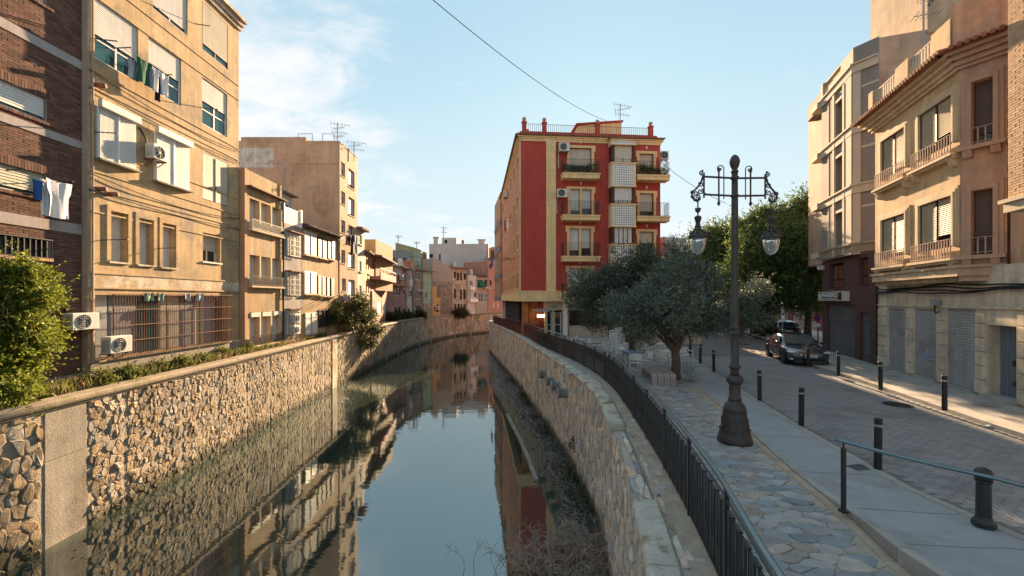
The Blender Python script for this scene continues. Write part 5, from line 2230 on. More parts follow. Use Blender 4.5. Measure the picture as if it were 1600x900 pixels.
def red_building():
    f, s = RF, RS
    zt = f.z(812, 219)          # underside of the cornice
    zb = f.z(813, 470.5)
    D = 21.5
    root = thing('apartment_building', 'five storey dark red apartment building with yellow trim and tiled bay windows', 'building', f.pt(f.L / 2, -8, 0))
    col1 = [(890, 231, 924, 274), (891, 295.5, 924, 338), (890, 357, 923, 401), (890, 419.5, 923, 464)]
    col3 = [(999, 240, 1021, 279), (999, 302, 1021, 342), (999, 362, 1021, 402.5), (999, 424, 1021, 465)]
    ops1 = [f.op(*o) for o in col1]
    ops3 = [f.op(*o) for o in col3]
    m = MB(f.T)
    wall_grid(m, 0, f.L, zb, zt + .37, [o + (.3,) for o in ops1 + ops3], .3)
    m.build('front_wall', 'red_wall', root)
    # canal side: rows of openings
    cols = [2.2, 6.0, 9.6, 13.2, 16.6, 19.6]
    lev = [(o[2], o[3]) for o in ops1]
    sop = []
    for c in cols:
        for k, (a, b) in enumerate(lev):
            sop.append((c - .55, c + .55, a + .75, b - .25))
    m = MB(s.T)
    wall_grid(m, 0, s.L, zb, zt + .37, [o + (.25,) for o in sop], .25)
    m.build('canal_wall', 'canal_peach', root)
    for o in sop:
        win(root, s, o, rec=.2, sh=rng.choice((0, .5, 1, 1)), cols=2, fm='wood_dark', sm='shutter_cream', pitch=.12)
        m = MB(s.T)
        m.box(o[0] - .12, o[0], -.02, .012, o[2] - .12, o[3] + .12)
        m.box(o[1], o[1] + .12, -.02, .012, o[2] - .12, o[3] + .12)
        m.box(o[0], o[1], -.02, .014, o[3], o[3] + .12)
        m.box(o[0], o[1], -.02, .03, o[2] - .12, o[2])
        m.build('surround', 'yellow_trim', root)
    m = MB(f.T)
    m.poly([(f.L, 0, zb), (f.L, -D, zb), (f.L, -D, zt + .37), (f.L, 0, zt + .37)])
    m.poly([(0, -D, zb), (0, -D, zt + .37), (f.L, -D, zt + .37), (f.L, -D, zb)])
    m.poly([(0, 0, zb), (f.L, 0, zb), (f.L, -D, zb), (0, -D, zb)])
    m.build('rear_wall', 'red_wall', root)
    m = MB(f.T)
    m.poly([(0, 0, zt + .36), (f.L, 0, zt + .36), (f.L, -D, zt + .36), (0, -D, zt + .36)])
    m.build('roof', 'terracotta', root)
    # trim: pilaster with chevrons, corner strip, base band, cornice
    pu0, pu1 = f.u(853.3), f.u(868.3)
    m = MB(f.T)
    m.box(pu0, pu1, -.02, .09, zb + .01, zt + .35)
    m.build('pilaster', 'yellow_trim', root)
    n = 13
    for k in range(n):
        z = zb + 1.0 + (zt - zb - .6) * k / n
        mm = MB(f.T)
        c = (pu0 + pu1) / 2
        mm.bar((pu0 + .03, .094, z + .14), (c, .094, z), .02, .03)
        mm.bar((c, .094, z), (pu1 - .03, .094, z + .14), .02, .03)
        mm.build('chevron', 'stone_trim', root)
    m = MB(f.T)
    m.box(-.05, .10, -.02, .03, zb, zt)
    m.build('corner_trim', 'stone_trim', root)
    zq = f.z(813, 456)
    for fc_, nm in ((f, 'base_band'), (s, 'base_band')):
        m = MB(fc_.T)
        m.box(-.06 if fc_ is f else 0, fc_.L + .1, -.3, .18, zb - .02, zq)
        m.box(-.06 if fc_ is f else 0, fc_.L + .13, -.3, .22, zq + .002, zq + .09)
        m.build(nm, 'yellow_trim', root)
    for fc_ in (f, s):
        m = MB(fc_.T)
        for d, a, b in ((.06, -.05, .12), (.13, .122, .24), (.21, .242, .35)):
            m.box(-d if fc_ is f else 0, fc_.L + d - .004, -.3, d, zt + a, zt + b)
        m.build('cornice', 'yellow_trim', root)
        m = MB(fc_.T)
        q = -.2
        while q < fc_.L + .25:
            m.tube([(q, -.6, zt + .60), (q, .36, zt + .40)], .07, 6)
            q += .19
        m.build('eave_tile', 'terracotta', root, kind='stuff')
        m = MB(fc_.T)
        m.prism([(-.2, -.6, zt + .54), (-.2, .32, zt + .365), (-.2, .32, zt + .352), (-.2, -.6, zt + .352)], (fc_.L + .4, 0, 0))
        m.build('eave', 'wood_dark', root)
    # roof parapet, posts with stone balls and railing
    z0 = zt + .50
    zp = f.z(821, 205)
    for fc_ in (f, s):
        m = MB(fc_.T)
        m.box(.05, fc_.L - .05, -.75, -.5, zt + .36, z0 + .42)
        m.build('parapet', 'red_wall', root)
    posts = [f.u(820.5), f.u(852.5), f.u(937), f.u(1021.5)]
    for u in posts:
        m = MB(f.T)
        m.box(u - .17, u + .17, -.80, -.46, z0, z0 + 1.15)
        m.box(u - .21, u + .21, -.84, -.42, z0 + 1.15, z0 + 1.22)
        p = m.build('parapet_post', 'red_wall', root)
        m = MB()
        c = f.pt(u, -.63, z0 + 1.4)
        m.lathe([(.06, -.18), (.07, -.12)] + [(.17 * math.sin(a), -.17 * math.cos(a) + .06) for a in np.linspace(.5, 3.1, 8)], 12, c)
        m.build('ball_finial', 'pink_trim', p, smooth=True)
    for a, b in zip(posts[:-1], posts[1:]):
        m = MB(f.T)
        rail_bars(m, [(a + .17, -.63), (b - .17, -.63)], z0 + .42, z0 + 1.08, .16, .012, .02)
        m.build('roof_railing', 'iron', root)
    m = MB(f.T)
    a, b = f.off(-3).u(903), f.off(-3).u(971)
    za, zb_ = f.off(-3).z(903, 196), f.off(-3).z(971, 191)
    m.prism([(a, -3, z0), (b, -3, z0), (b, -3, zb_), (a, -3, za)], (0, -4, 0))
    m.build('stair_head', 'yellow_trim', root)
    m = MB(f.T)
    m.prism([(a - .2, -2.8, za + .003), (b + .1, -2.8, zb_ + .003), (b + .1, -2.8, zb_ + .12), (a - .2, -2.8, za + .12)], (0, -4.5, 0))
    m.build('stair_head_roof', 'red_wall', root)
    # windows with surrounds, balconies
    for k, (o, sh) in enumerate(zip(ops1, (.62, 1, 1, 1))):
        if k == 0:
            win(root, f, o, rec=.22, sh=.62, cols=2, rows=2, fm='wood_dark', sm='shutter_cream', gm='pane', pitch=.08)
        else:
            h = (o[0] + o[1]) / 2
            win(root, f, (o[0], h - .09, o[2], o[3]), rec=.22, sh=.78, cols=1, fm='wood_dark', sm='shutter_white', gm='pane', pitch=.08)
            win(root, f, (h + .09, o[1], o[2], o[3]), rec=.22, sh=.70, cols=1, fm='wood_dark', sm='shutter_white', gm='pane', pitch=.08)
            m = MB(f.T)
            m.box(h - .09, h + .09, -.25, .04, o[2], o[3])
            m.build('mullion', 'yellow_trim', root)
        surround(root, f, o, .21, .06, 'yellow_trim', ears=.11)
        m = MB(f.T)
        c = (o[0] + o[1]) / 2
        m.box(c - .06, c + .06, 0, .08, o[3] + .36, o[3] + .62)
        m.build('keystone', 'off_white', root)
    for k, o in enumerate(ops3):
        win(root, f, o, rec=.22, sh=(.55, .7, .45, .5)[k], cols=2, fm='wood_dark', sm='shutter_cream', gm='pane', pitch=.08)
        surround(root, f, o, .21, .06, 'yellow_trim', ears=.10)
        m = MB(f.T)
        c = (o[0] + o[1]) / 2
        m.box(c - .06, c + .06, 0, .08, o[3] + .36, o[3] + .60)
        m.build('keystone', 'off_white', root)
    zsl = [(o[2] - .02) for o in ops1]
    for k, z in enumerate(zsl):
        for a, b in ((876.5, 932.5), (990, 1039)):
            u0, u1 = f.u(a), f.u(b)
            m = MB(f.T)
            m.box(u0, u1, .0, .85, z - .42, z)
            m.box(u0 - .05, u1 + .05, .0, .90, z - .12, z - .002)
            bal = m.build('balcony', 'yellow_trim', root)
            m = MB(f.T)
            rail_bars(m, [(u0 + .04, .0), (u0 + .04, .80), (u1 - .04, .80), (u1 - .04, .0)], z, z + 1.08, .115, .010, .016)
            m.build('railing', 'iron', bal)
    r = random.Random(4)
    k = 0
    for a, b, n in ((879, 929, 7), (993, 1036, 7)):
        for i in range(n):
            px = a + (b - a) * (i + .5) / n
            lab = ('%s %s' % (('leftmost plant', 'second plant', 'third plant', 'middle plant', 'third plant from right', 'second plant from right', 'rightmost plant')[i],
                                                     'in the row on the top left balcony' if a < 900 else 'in the row on the top right balcony'))
            flower_pot(f, f.u(px), .62, zsl[0] + .002, r.uniform(.13, .19), lab, k)
            k += 1
    # bay of tiled panels
    bu0, bu1 = f.u(951), f.u(987.5)
    lv = [(222.5, 231.5, 't'), (231.5, 258.5, 'w'), (258.5, 295.5, 't'), (295.5, 321.5, 'w'), (321.5, 357, 't'), (357, 383, 'w'), (383, 418, 't'), (418, 444, 'w')]
    for k, (a, b, t) in enumerate(lv):
        z1, z0_ = f.z(951, a), f.z(951, b)
        if t == 't':
            m = MB(f.T)
            m.box(bu0 - .02, bu1 + .02, 0, .80, z0_, z1)
            p = m.build('bay_panel', 'yellow_trim', root)
            m = MB(f.T)
            m.box(bu0 - .10, bu1 + .10, 0, .88, z1 - .10, z1 + .006)
            m.build('moulding', 'yellow_trim', p)
            m = MB(f.T)
            m.box(bu0 - .08, bu1 + .08, 0, .86, z0_ - .006, z0_ + .07)
            m.build('moulding', 'yellow_trim', p)
            m = MB(f.T)
            m.box(bu0 + .16, bu1 - .13, .80, .812, z0_ + .09, z1 - .12)
            m.box(bu0 - .032, bu0 - .02, .12, .70, z0_ + .09, z1 - .12)
            m.build('tile_panel', 'white_paint', p)
            m = MB(f.T)
            L0, L1 = bu0 + .18, bu1 - .15
            nx = 9
            ny = max(1, int((z1 - z0_ - .24) / .17))
            for i in range(nx):
                for j in range(ny):
                    c = (L0 + (L1 - L0) * (i + .5) / nx, z0_ + .11 + (z1 - z0_ - .24) * (j + .5) / ny)
                    q = .074
                    m.prism([(c[0] - q, .812, c[1]), (c[0], .812, c[1] - q), (c[0] + q, .812, c[1]), (c[0], .812, c[1] + q)], (0, .008, 0))
            m.build('tile', 'zinc', p, kind='stuff')
        else:
            o = (bu0 + .26, bu1 - .24, z0_ + .07, z1 - .02)
            m = MB(f.T)
            m.box(bu0 + .05, bu0 + .26, .0, .62, z0_ + .07, z1)
            m.box(bu1 - .24, bu1 - .05, .0, .62, z0_ + .07, z1)
            m.box(bu0 + .26, bu1 - .24, .0, .40, z0_ + .07, z1)
            w = m.build('bay_frame', 'wood_dark', root)
            fo = f.off(.62)
            win(root, fo, o, rec=.06, sh=(.80, .82, 1, .9)[k // 2], cols=2 if k < 3 else 4, fm='wood_dark', sm='shutter_cream' if k < 3 else 'shutter_white', gm='pane_pale', pitch=.08)
    m = MB(f.T)
    z = f.z(951, 222.5)
    q = bu0 - .15
    while q < bu1 + .15:
        m.tube([(q, .2, z + .14), (q, .98, z + .04)], .05, 5)
        q += .13
    m.build('bay_roof_tile', 'terracotta', root, kind='stuff')
    # unseen block added behind the front to keep the sun off the road
    m = MB(f.T)
    m.box(f.L - 2, f.L + 9.9, -33, -D - .5, 0, zt + .4)
    m.build('shade_block', 'red_wall', root)
    # ground floor
    g = f.off(-.55)
    gl = [f.u(853), f.u(891), f.u(942)]
    m = MB(f.T)
    m.box(gl[0], f.L - .2, -1.2, -.55, f.z(853, 485), zb)
    m.box(gl[0] + .0, gl[0] + .22, -1.0, -.55, 0, f.z(853, 485))
    m.box(f.u(864.5), f.u(868), -1.0, -.55, 0, f.z(853, 485))
    m.box(f.u(890.5), f.u(892), -1.0, -.55, 0, f.z(853, 485))
    m.box(f.u(938), f.u(945), -1.0, -.50, 0, f.z(853, 485))
    m.box(f.u(975), f.u(983), -1.0, -.50, 0, f.z(853, 485))
    m.box(f.u(1015), f.L, -1.0, -.50, 0, f.z(853, 485))
    m.build('ground_front', 'beige_stone', root)
    m = MB(f.T)
    m.box(f.u(881), f.u(887), -.7, -.05, 0, zb - .01)
    m.build('pillar', 'white_paint', root)
    m = MB(f.T)
    m.box(f.u(1025), f.u(1032), -.7, -.05, 0, zb - .01)
    m.build('pillar', 'white_paint', root)
    for a, b in ((855, 865), (868, 880)):
        m = MB(f.T)
        m.poly([(f.u(a), -.8, 0), (f.u(b), -.8, 0), (f.u(b), -.8, f.z(853, 488)), (f.u(a), -.8, f.z(853, 488))])
        d_ = m.build('glass_door', 'pane', root)
        m = MB(f.T)
        u0, u1, zz = f.u(a), f.u(b), f.z(853, 488)
        for q in (u0 + .05, u1 - .05):
            m.box(q - .05, q + .05, -.82, -.74, 0, zz)
        m.box(u0 + .1, u1 - .1, -.82, -.74, zz * .45, zz * .45 + .06)
        m.build('frame', 'off_white', d_)
    # cafe room: back wall of stone slips, floor to ceiling dark sides
    m = MB(f.T)
    a, b = f.u(892), f.u(1016)
    m.poly([(a, -4, 0), (b, -4, 0), (b, -4, zb), (a, -4, zb)])
    m.poly([(a, -1, 0), (a, -4, 0), (a, -4, zb), (a, -1, zb)])
    m.build('cafe_wall', 'rubble', root)
    m = MB(f.T)
    a2 = f.u(893)
    r = random.Random(9)
    z = .9
    while z < 2.7:
        q = a2
        while q < f.u(938):
            w_ = r.uniform(.3, .7)
            m.box(q, q + w_ - .03, -4, -3.94 - r.uniform(0, .03), z, z + .15)
            q += w_
        z += .17
    m.build('stone_slip', 'stone_warm', root, kind='stuff')
    m = MB(f.T)
    m.box(f.u(891), f.u(938), -.72, -.52, 0, f.z(892, 525) + .2 if f.z(892, 525) > .3 else .75)
    m.box(f.u(891), f.u(1016), -.75, -.48, .75, .82)
    m.box(f.u(938), f.u(1016), -.72, -.52, 0, .75)
    m.build('low_wall', 'beige_stone', root)
    # left part of the ground floor
    m = MB(f.T)
    m.box(.8, gl[0] - .004, -1.6, -1.2, 0, zb)
    m.build('recess_wall', 'maroon', root)
    for q in np.linspace(1.5, 3.2, 6):
        m = MB(f.T)
        m.box(q - .05, q + .05, -1.2, -1.13, 0, 2.4)
        m.build('slat', 'iron_red', root)
    m = MB(s.T)
    m.box(0, s.L - 1.2, -1.6, -.9, 0, zb)
    m.build('ground_side', 'ground_orange', root)
    m = MB(f.T)
    m.box(.35, .8, -1.6, -.9, 0, zb)
    m.build('ground_corner', 'ground_orange', root)
    m = MB(f.T)
    m.box(.4, f.L - .1, -D + .1, -4.2, 0, zb)
    m.build('ground_core', 'dark_room', root)
    # lettering of the cafe
    text(root, f, 'EL BARCO', f.u(861), f.u(873), f.z(861, 482), f.z(861, 476), -.545, 'sign_green')
    # lanterns at the entrance
    for k, px in enumerate((843, 847, 851)):
        rt = thing('lantern', ['left small glowing lantern in the entrance of the red building', 'middle small glowing lantern in the entrance of the red building', 'right small glowing lantern in the entrance of the red building'][k], 'lantern',
                   f.pt(f.u(px), -.6, f.z(px, 494)), 'entrance lanterns of the red building')
        m = MB()
        c = f.pt(f.u(px), -.6, f.z(px, 494))
        m.lathe([(.05, -.12), (.09, -.08), (.09, .08), (.05, .12)], 8, c)
        m.build('globe', 'lantern_glow', rt)
        m = MB()
        m.tube([c + Vector((0, 0, .12)), c + Vector((0, 0, .42))], .012, 4)
        m.build('hanger', 'iron', rt)
    m = MB(f.T)
    m.prism([(f.u(833), .0, f.z(833, 484)), (f.u(858), 0, f.z(858, 484)), (f.u(855), 1.3, f.z(855, 486)), (f.u(836), 1.3, f.z(836, 486))], (0, 0, .08))
    m.build('entrance_canopy', 'zinc', root)
    for z0_, a, b in ((0, 871.5, 239.5), (1, 868.5, 310.5)):
        ac_unit(f, f.u(a), f.z(a, b), .82, .66, ['air conditioner beside the top left balcony of the red building', 'air conditioner one floor below the top on the red building'][z0_], out=.25, hose='down')
    ac_unit(f, f.L - .1, f.z(1036, 252), .6, .7, 'air conditioner projecting at the right corner of the red building', out=.1)
    # racks and laundry on the canal side
    for k, (u, z) in enumerate(((16.6, lev[1][0] + .6), (13.2, lev[2][0] + .5), (17.2, lev[2][0] + .2))):
        clothesline(s, u - .8, u + .8, z, ['upper laundry rack on the canal side of the red building', 'far laundry rack on the canal side of the red building', 'lower laundry rack on the canal side of the red building'][k], (.4, .6, .8))
    garment(s, 16.0, lev[1][0] + .6, .5, 1.0, 'cloth_black', 'black shirt on the upper canal side rack', .8, 71, group='laundry on the red building')
    garment(s, 16.7, lev[1][0] + .6, .5, .9, 'cloth_white', 'white shirt on the upper canal side rack', .6, 72, group='laundry on the red building')
    ac_unit(s, 9.0, lev[0][1] - 1.2, .8, .7, 'air conditioner high on the canal side of the red building')


def text(root, fac, s, u0, u1, z0, z1, n, mat, name='lettering', bold=0.):
    c = bpy.data.curves.new(name, 'FONT')
    c.body = s
    c.size = 1
    c.extrude = .008
    c.offset = bold
    ob = bpy.data.objects.new(name, c)
    COL.objects.link(ob)
    bpy.context.view_layer.update()
    me = bpy.data.meshes.new_from_object(ob)
    bpy.data.objects.remove(ob)
    v = np.array([x.co[:] for x in me.vertices])
    mn, mxx = v.min(0), v.max(0)
    b = ORI[rootof(root).name]
    sx, sz = (u1 - u0) / (mxx[0] - mn[0]), (z1 - z0) / (mxx[1] - mn[1])
    for x in me.vertices:
        p = fac.pt(u0 + (x.co.x - mn[0]) * sx, n + x.co.z, z0 + (x.co.y - mn[1]) * sz) - b
        x.co = p
    me.materials.clear()
    me.materials.append(M[mat])
    o = bpy.data.objects.new(name, me)
    COL.objects.link(o)
    o.parent = root
    return o


def glow():
    m = bpy.data.materials.new('lantern_glow')
    m.use_nodes = True
    b = m.node_tree.nodes['Principled BSDF']
    b.inputs['Base Color'].default_value = (.8, .6, .3, 1)
    b.inputs['Emission Color'].default_value = (1, .62, .25, 1)
    b.inputs['Emission Strength'].default_value = 2.
    M['lantern_glow'] = m


glow()
red_building()


def orange_block():
    # further along the right bank, projecting beyond the red building
    A, B = Vector((-2.65, 64.5)), Vector((-1.55, 56.0))
    f = Fac(A, B)
    zt = f.z(773, 322)
    zb = f.z(785, 470)
    ops = []
    for c in (1.2, 3.0, 4.8, 6.6):
        for z in (4.6, 8.2, 11.8):
            ops.append((c - .5, c + .5, z + .5, z + 2.2, .2))
    root = building('apartment_block', 'orange apartment block with grey bands just behind the red building', 'building', f, 0, f.L, zb, zt, 12, 'orange_wall', ops, .2)
    for o in ops:
        pane_only(root, f, o, .17, 'pane', frame='wood_dark')
    for z in (zb, zb + 3.1, zb + 6.7, zb + 10.2):
        m = MB(f.T)
        m.box(0, f.L + .05, -.1, .06, z, z + .55)
        m.box(f.L - .01, f.L + .05, -6, -.1, z, z + .55)
        m.build('floor_band', 'band_grey', root)
    m = MB(f.T)
    m.box(0, f.L, -9, -1.2, 0, zb)
    m.build('ground_floor', 'white_wash', root)
    clothesline(f, 4.6, 7.2, 8.6, 'clothesline on the orange block over the canal', (.5, .9))
    for k in range(3):
        garment(f, 4.7 + .8 * k, 8.6, .7, 1.2, ('cloth_black', 'cloth_grey', 'cloth_blue')[k], ('black', 'grey', 'blue')[k] + ' garment hanging on the orange block over the canal', .9, 80 + k, group='laundry on the orange block')


orange_block()


def grey_far_house():
    A, B = P(1038, 0, 62), P(1072, 0, 64)
    f = Fac((A.x, A.y), (B.x, B.y))
    root = building('grey_house', 'small pale grey house seen above the olive trees', 'house', f, 0, f.L, 0, f.z(1040, 370), 6, 'white_wash', [f.op(1049, 388, 1062, 404) + (.2,)], .2)
    pane_only(root, f, f.op(1049, 388, 1062, 404), .18, 'dark_room', frame='wood_dark')


grey_far_house()

# ================================================================== RIGHT SIDE OF THE STREET
_a, _b = G(1384.6, 574.3, .115), G(1525, 615, .115)
_dd = (_b - _a).normalized()
_s0 = _a - _dd * 9
GF = Fac((_s0.x, _s0.y), (_b.x + _dd.x * 14, _b.y + _dd.y * 14))   # ground line of the whole row
ZS = .115


def shutter_door(root, f, o, mat, rec, pitch, name='roller_shutter'):
    m = MB(f.T)
    corrug(m, o[0], o[1], o[2] + .01, o[3], -rec, pitch, .02)
    d = m.build(name, mat, root)
    m = MB(f.T)
    m.box(o[0], o[1], -rec - .02, -rec + .035, o[2] + .005, o[2] + .09)
    m.build('bottom_bar', 'zinc', d)
    return d


def ochre_corner():
    f = GF
    up = f.off(.42)
    u0, u1 = f.u(1370.5), f.L - .5
    uk = up.u(1500)                      # where the upper floors turn away
    zc0, zc1 = up.z(1368, 447), up.z(1368, 431)
    zt = up.z(1366, 190)
    ul = up.u(1367.5)
    gops = [f.op(1387.5, 481.6, 1414.6, 573.2) + (.22,), f.op(1428, 481.8, 1462.7, 587) + (.22,), f.op(1478.7, 482.7, 1524, 601.7) + (.22,), f.op(1542, 507, 1588, 611) + (.34,)]
    gops = [(a, b, ZS, d, e) for a, b, c, d, e in gops]
    root = thing('corner_house', 'ochre old corner house with tall slatted windows over three roller shutters', 'house', f.pt((u0 + u1) / 2, -4, ZS))
    m = MB(f.T)
    wall_grid(m, u0, u1, ZS - .1, zc1, gops, .22)
    m.poly([(u0, 0, ZS), (u0, 0, zc1), (u0, -8, zc1), (u0, -8, ZS)])
    m.build('ground_wall', 'ground_cream', root)
    for k, o in enumerate(gops[:3]):
        shutter_door(root, f, o, 'shutter_steel', .06, .085)
        m = MB(f.T)
        m.box(o[0] - .03, o[1] + .03, -.22, .12, ZS - .08, ZS + .075)
        m.build('threshold', 'kerb', root)
    o = gops[3]
    m = MB(f.T)
    dd0 = f.u(1559.5)
    m.box(o[0], o[1] + .1, -.33, .18, ZS - .08, ZS + .10)
    m.build('threshold', 'kerb', root)
    m = MB(f.T)
    a, b = o[0] + .04, o[1]
    m.box(a, b, -.33, -.29, ZS + .1, o[3])
    n = 13
    for k in range(n):
        q = a + (b - a) * (k + .5) / n
        m.box(q - .022, q + .022, -.29, -.27, ZS + .12, o[3] - .02)
    d = m.build('door', 'door_blue', root)
    m = MB(f.T)
    m.box(a + .5, a + .58, -.27, -.23, 1.12, 1.26)
    m.box(a + .48, a + .6, -.27, -.24, .55, .68)
    m.build('handle', 'iron', d)
    o = gops[1]                              # pale scrawl sprayed on the middle shutter
    m = MB(f.T)
    w = o[1] - o[0]
    m.tube([(o[0] + w * (.25 + .55 * t), -.025, 1.0 + .12 * math.sin(t * 23) + .05 * math.sin(t * 51)) for t in np.linspace(0, 1, 46)], .009, 4)
    m.tube([(o[0] + w * (.2 + .65 * t), -.025, .84 + .015 * math.sin(t * 9)) for t in np.linspace(0, 1, 8)], .012, 4)
    m.build('graffiti', 'cloth_lilac', root)
    # rusticated pilaster blocks between the shutters
    spans = [(u0 + .02, gops[0][0] - .05), (gops[0][1] + .10, gops[1][0] - .05), (gops[1][1] + .10, gops[2][0] - .05), (gops[2][1] + .05, gops[3][0] - .04), (gops[3][1] + .1, u1 - .02)]
    for a, b in spans:
        z = ZS + .06
        top = gops[0][3] - .02
        k = 0
        while z < top - .1:
            h = min(.42, top - z)
            m = MB(f.T)
            m.box(a, b, -.01, .045 + (.02 if k == 0 else 0), z, z + h - .025)
            m.build('block', 'ground_cream', root, bevel=.012)
            z += h
            k += 1
    m = MB(f.T)
    m.box(u0, u1, -.01, .06, gops[0][3] + .10, gops[0][3] + .17)
    m.build('string_course', 'ground_cream', root)
    # overhang with moulded base
    kd = up.d.copy()
    rot = Matrix.Rotation(R(45), 3, 'Z')
    cd = rot @ kd
    K = up.pt(uk, 0, 0)
    ch = Fac((K.x, K.y), (K.x + cd.x * 2.6, K.y + cd.y * 2.6))          # chamfered face
    E = ch.pt(ch.u(1573), 0, 0)
    for n_, a, b in ((.0, zc0, zc0 + .16), (.08, zc0 + .16, zc1 - .02), (.14, zc1 - .02, zc1 + .07)):
        m = MB(up.T)
        m.box(ul - n_, uk + .02, -1.2, n_, a, b - .003)
        m.build('base_moulding', 'stone_trim', root)
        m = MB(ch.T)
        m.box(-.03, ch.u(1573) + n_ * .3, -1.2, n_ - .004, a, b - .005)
        m.build('base_moulding', 'trim_shade', root)
    wl = [(1378.4, 222, 1416, 281), (1437.5, 181, 1490, 250), (1378.4, 344.7, 1416, 404), (1437.5, 322, 1490, 394)]
    uops = [up.op(*o) for o in wl]
    m = MB(up.T)
    wall_grid(m, ul, uk, zc0, zt, [o + (.13,) for o in uops], .13)
    m.poly([(ul, 0, zc0), (ul, 0, zt), (ul, -2, zt), (ul, -2, zc0)])
    m.build('upper_wall', 'peach_plaster', root)
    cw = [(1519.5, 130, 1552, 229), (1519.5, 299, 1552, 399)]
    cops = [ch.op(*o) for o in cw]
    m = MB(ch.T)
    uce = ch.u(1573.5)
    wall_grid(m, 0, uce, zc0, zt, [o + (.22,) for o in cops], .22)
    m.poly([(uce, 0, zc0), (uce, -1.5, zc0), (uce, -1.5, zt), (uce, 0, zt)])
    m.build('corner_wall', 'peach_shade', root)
    for k, o in enumerate(uops):
        h = (o[0] + o[1]) / 2
        for q0, q1 in ((o[0], h - .03), (h + .03, o[1])):
            s = MB(up.T)
            part = 1. if q0 == o[0] or k % 2 == 0 else .88
            corrug(s, q0 + .05, q1 - .03, o[3] - (o[3] - o[2] - .1) * (part * (.98 if k % 2 == 0 else .9)), o[3] - .02, -.035, .062, .022)
            s.build('shutter', 'shutter_blind', root)
        m = MB(up.T)
        m.poly([(o[0], -.125, o[2]), (o[1], -.125, o[2]), (o[1], -.125, o[3]), (o[0], -.125, o[3])])
        w = m.build('window', 'pane', root)
        m = MB(up.T)
        for q in (o[0] + .03, h, o[1] - .03):
            m.box(q - .03, q + .03, -.12, -.005, o[2], o[3])
        m.box(o[0], o[1], -.12, -.006, o[3] - .03, o[3])
        m.build('frame', 'wood_dark', w)
        m = MB(up.T)
        for st, pr in ((.24, .03), (.16, .05), (.08, .07)):
            m.box(o[0] - st, o[0] - st + .085, -.02, pr, o[2], o[3] + st - .09)
            m.box(o[1] + st - .085, o[1] + st, -.02, pr, o[2], o[3] + st - .09)
            m.box(o[0] - st, o[1] + st, -.02, pr + .003, o[3] + st - .088, o[3] + st)
        m.build('surround', 'stone_trim', root)
        m = MB(up.T)
        m.box(o[0] - .30, o[1] + .30, -.02, .25, o[2] - .45, o[2] - .37)
        m.box(o[0] - .26, o[1] + .26, -.02, .18, o[2] - .53, o[2] - .453)
        sl = m.build('sill', 'stone_trim', root)
        for q in (o[0] - .1, o[1] + .1):
            m = MB(up.T)
            m.prism([(q - .09, 0, o[2] - .533), (q - .09, .17, o[2] - .533), (q - .09, .13, o[2] - .70), (q - .09, .06, o[2] - .78), (q - .09, 0, o[2] - .78)], (.18, 0, 0))
            m.build('bracket', 'stone_trim', sl)
        m = MB(up.T)
        rail_bars(m, [(o[0] - .16, .17), (o[1] + .16, .17)], o[2] - .36, o[2] + .22, .13, .013, .018)
        m.build('railing', 'pink_trim', root)
    for k, o in enumerate(cops):
        win(root, ch, o, rec=.18, sh=.84 if k == 0 else .95, cols=1, fm='wood_dark', sm='shutter_brown', pitch=.075)
        m = MB(ch.T)
        for st, pr in ((.22, .05), (.12, .09)):
            m.box(o[0] - st, o[0] - st + .11, -.02, pr, o[2], o[3] + st - .112)
            m.box(o[1] + st - .11, o[1] + st, -.02, pr, o[2], o[3] + st - .112)
            m.box(o[0] - st, o[1] + st, -.02, pr + .003, o[3] + st - .11, o[3] + st)
        m.build('surround', 'trim_shade', root)
        m = MB(ch.T)
        m.box(o[0] - .3, o[1] + .3, -.02, .24, o[2] - .12, o[2] - .003)
        sl = m.build('sill', 'trim_shade', root)
        for q in (o[0] - .08, o[1] + .08):
            m = MB(ch.T)
            m.prism([(q - .1, 0, o[2] - .123), (q - .1, .2, o[2] - .123), (q - .1, .12, o[2] - .33), (q - .1, 0, o[2] - .36)], (.2, 0, 0))
            m.build('bracket', 'trim_shade', sl)
        m = MB(ch.T)
        rail_bars(m, [(o[0] - .02, .08), (o[1] + .02, .08)], o[2] + .02, o[2] + .52, .13, .014, .018)
        m.build('railing', 'pink_trim', root)
    # cornice, tiled eave, roof parapet
    for fa, a, b, mt in ((up, ul, uk, 'stone_trim'), (ch, 0, uce, 'trim_shade')):
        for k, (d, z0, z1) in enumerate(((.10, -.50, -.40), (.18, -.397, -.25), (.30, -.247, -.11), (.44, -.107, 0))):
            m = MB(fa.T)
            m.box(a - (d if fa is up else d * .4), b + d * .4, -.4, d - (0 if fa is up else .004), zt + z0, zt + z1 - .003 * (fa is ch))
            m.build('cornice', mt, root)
        m = MB(fa.T)
        q = a - .5 if fa is up else a
        while q < b + (.2 if fa is up else .1):
            m.tube([(q, -.3, zt + .22), (q, .66, zt + .05)], .07, 6)
            q += .17
        m.build('eave_tile', 'terracotta', root, kind='stuff')
        m = MB(fa.T)
        m.prism([(a - .4, -.35, zt + .16), (a - .4, .6, zt + .0), (a - .4, .6, zt - .002), (a - .4, -.35, zt - .002)], (b - a + .5, 0, 0))
        m.build('eave', 'terracotta', root)
    z0 = zt + .15
    L = uk - ul
    for k in range(3):
        a = ul + L * (.0, .40, .82)[k]
        b = ul + L * (.07, .56, 1.0)[k]
        m = MB(up.T)
        m.box(a, b, .0, .24, z0 - .1, z0 + 1.0)
        m.build('parapet', 'peach_plaster', root)
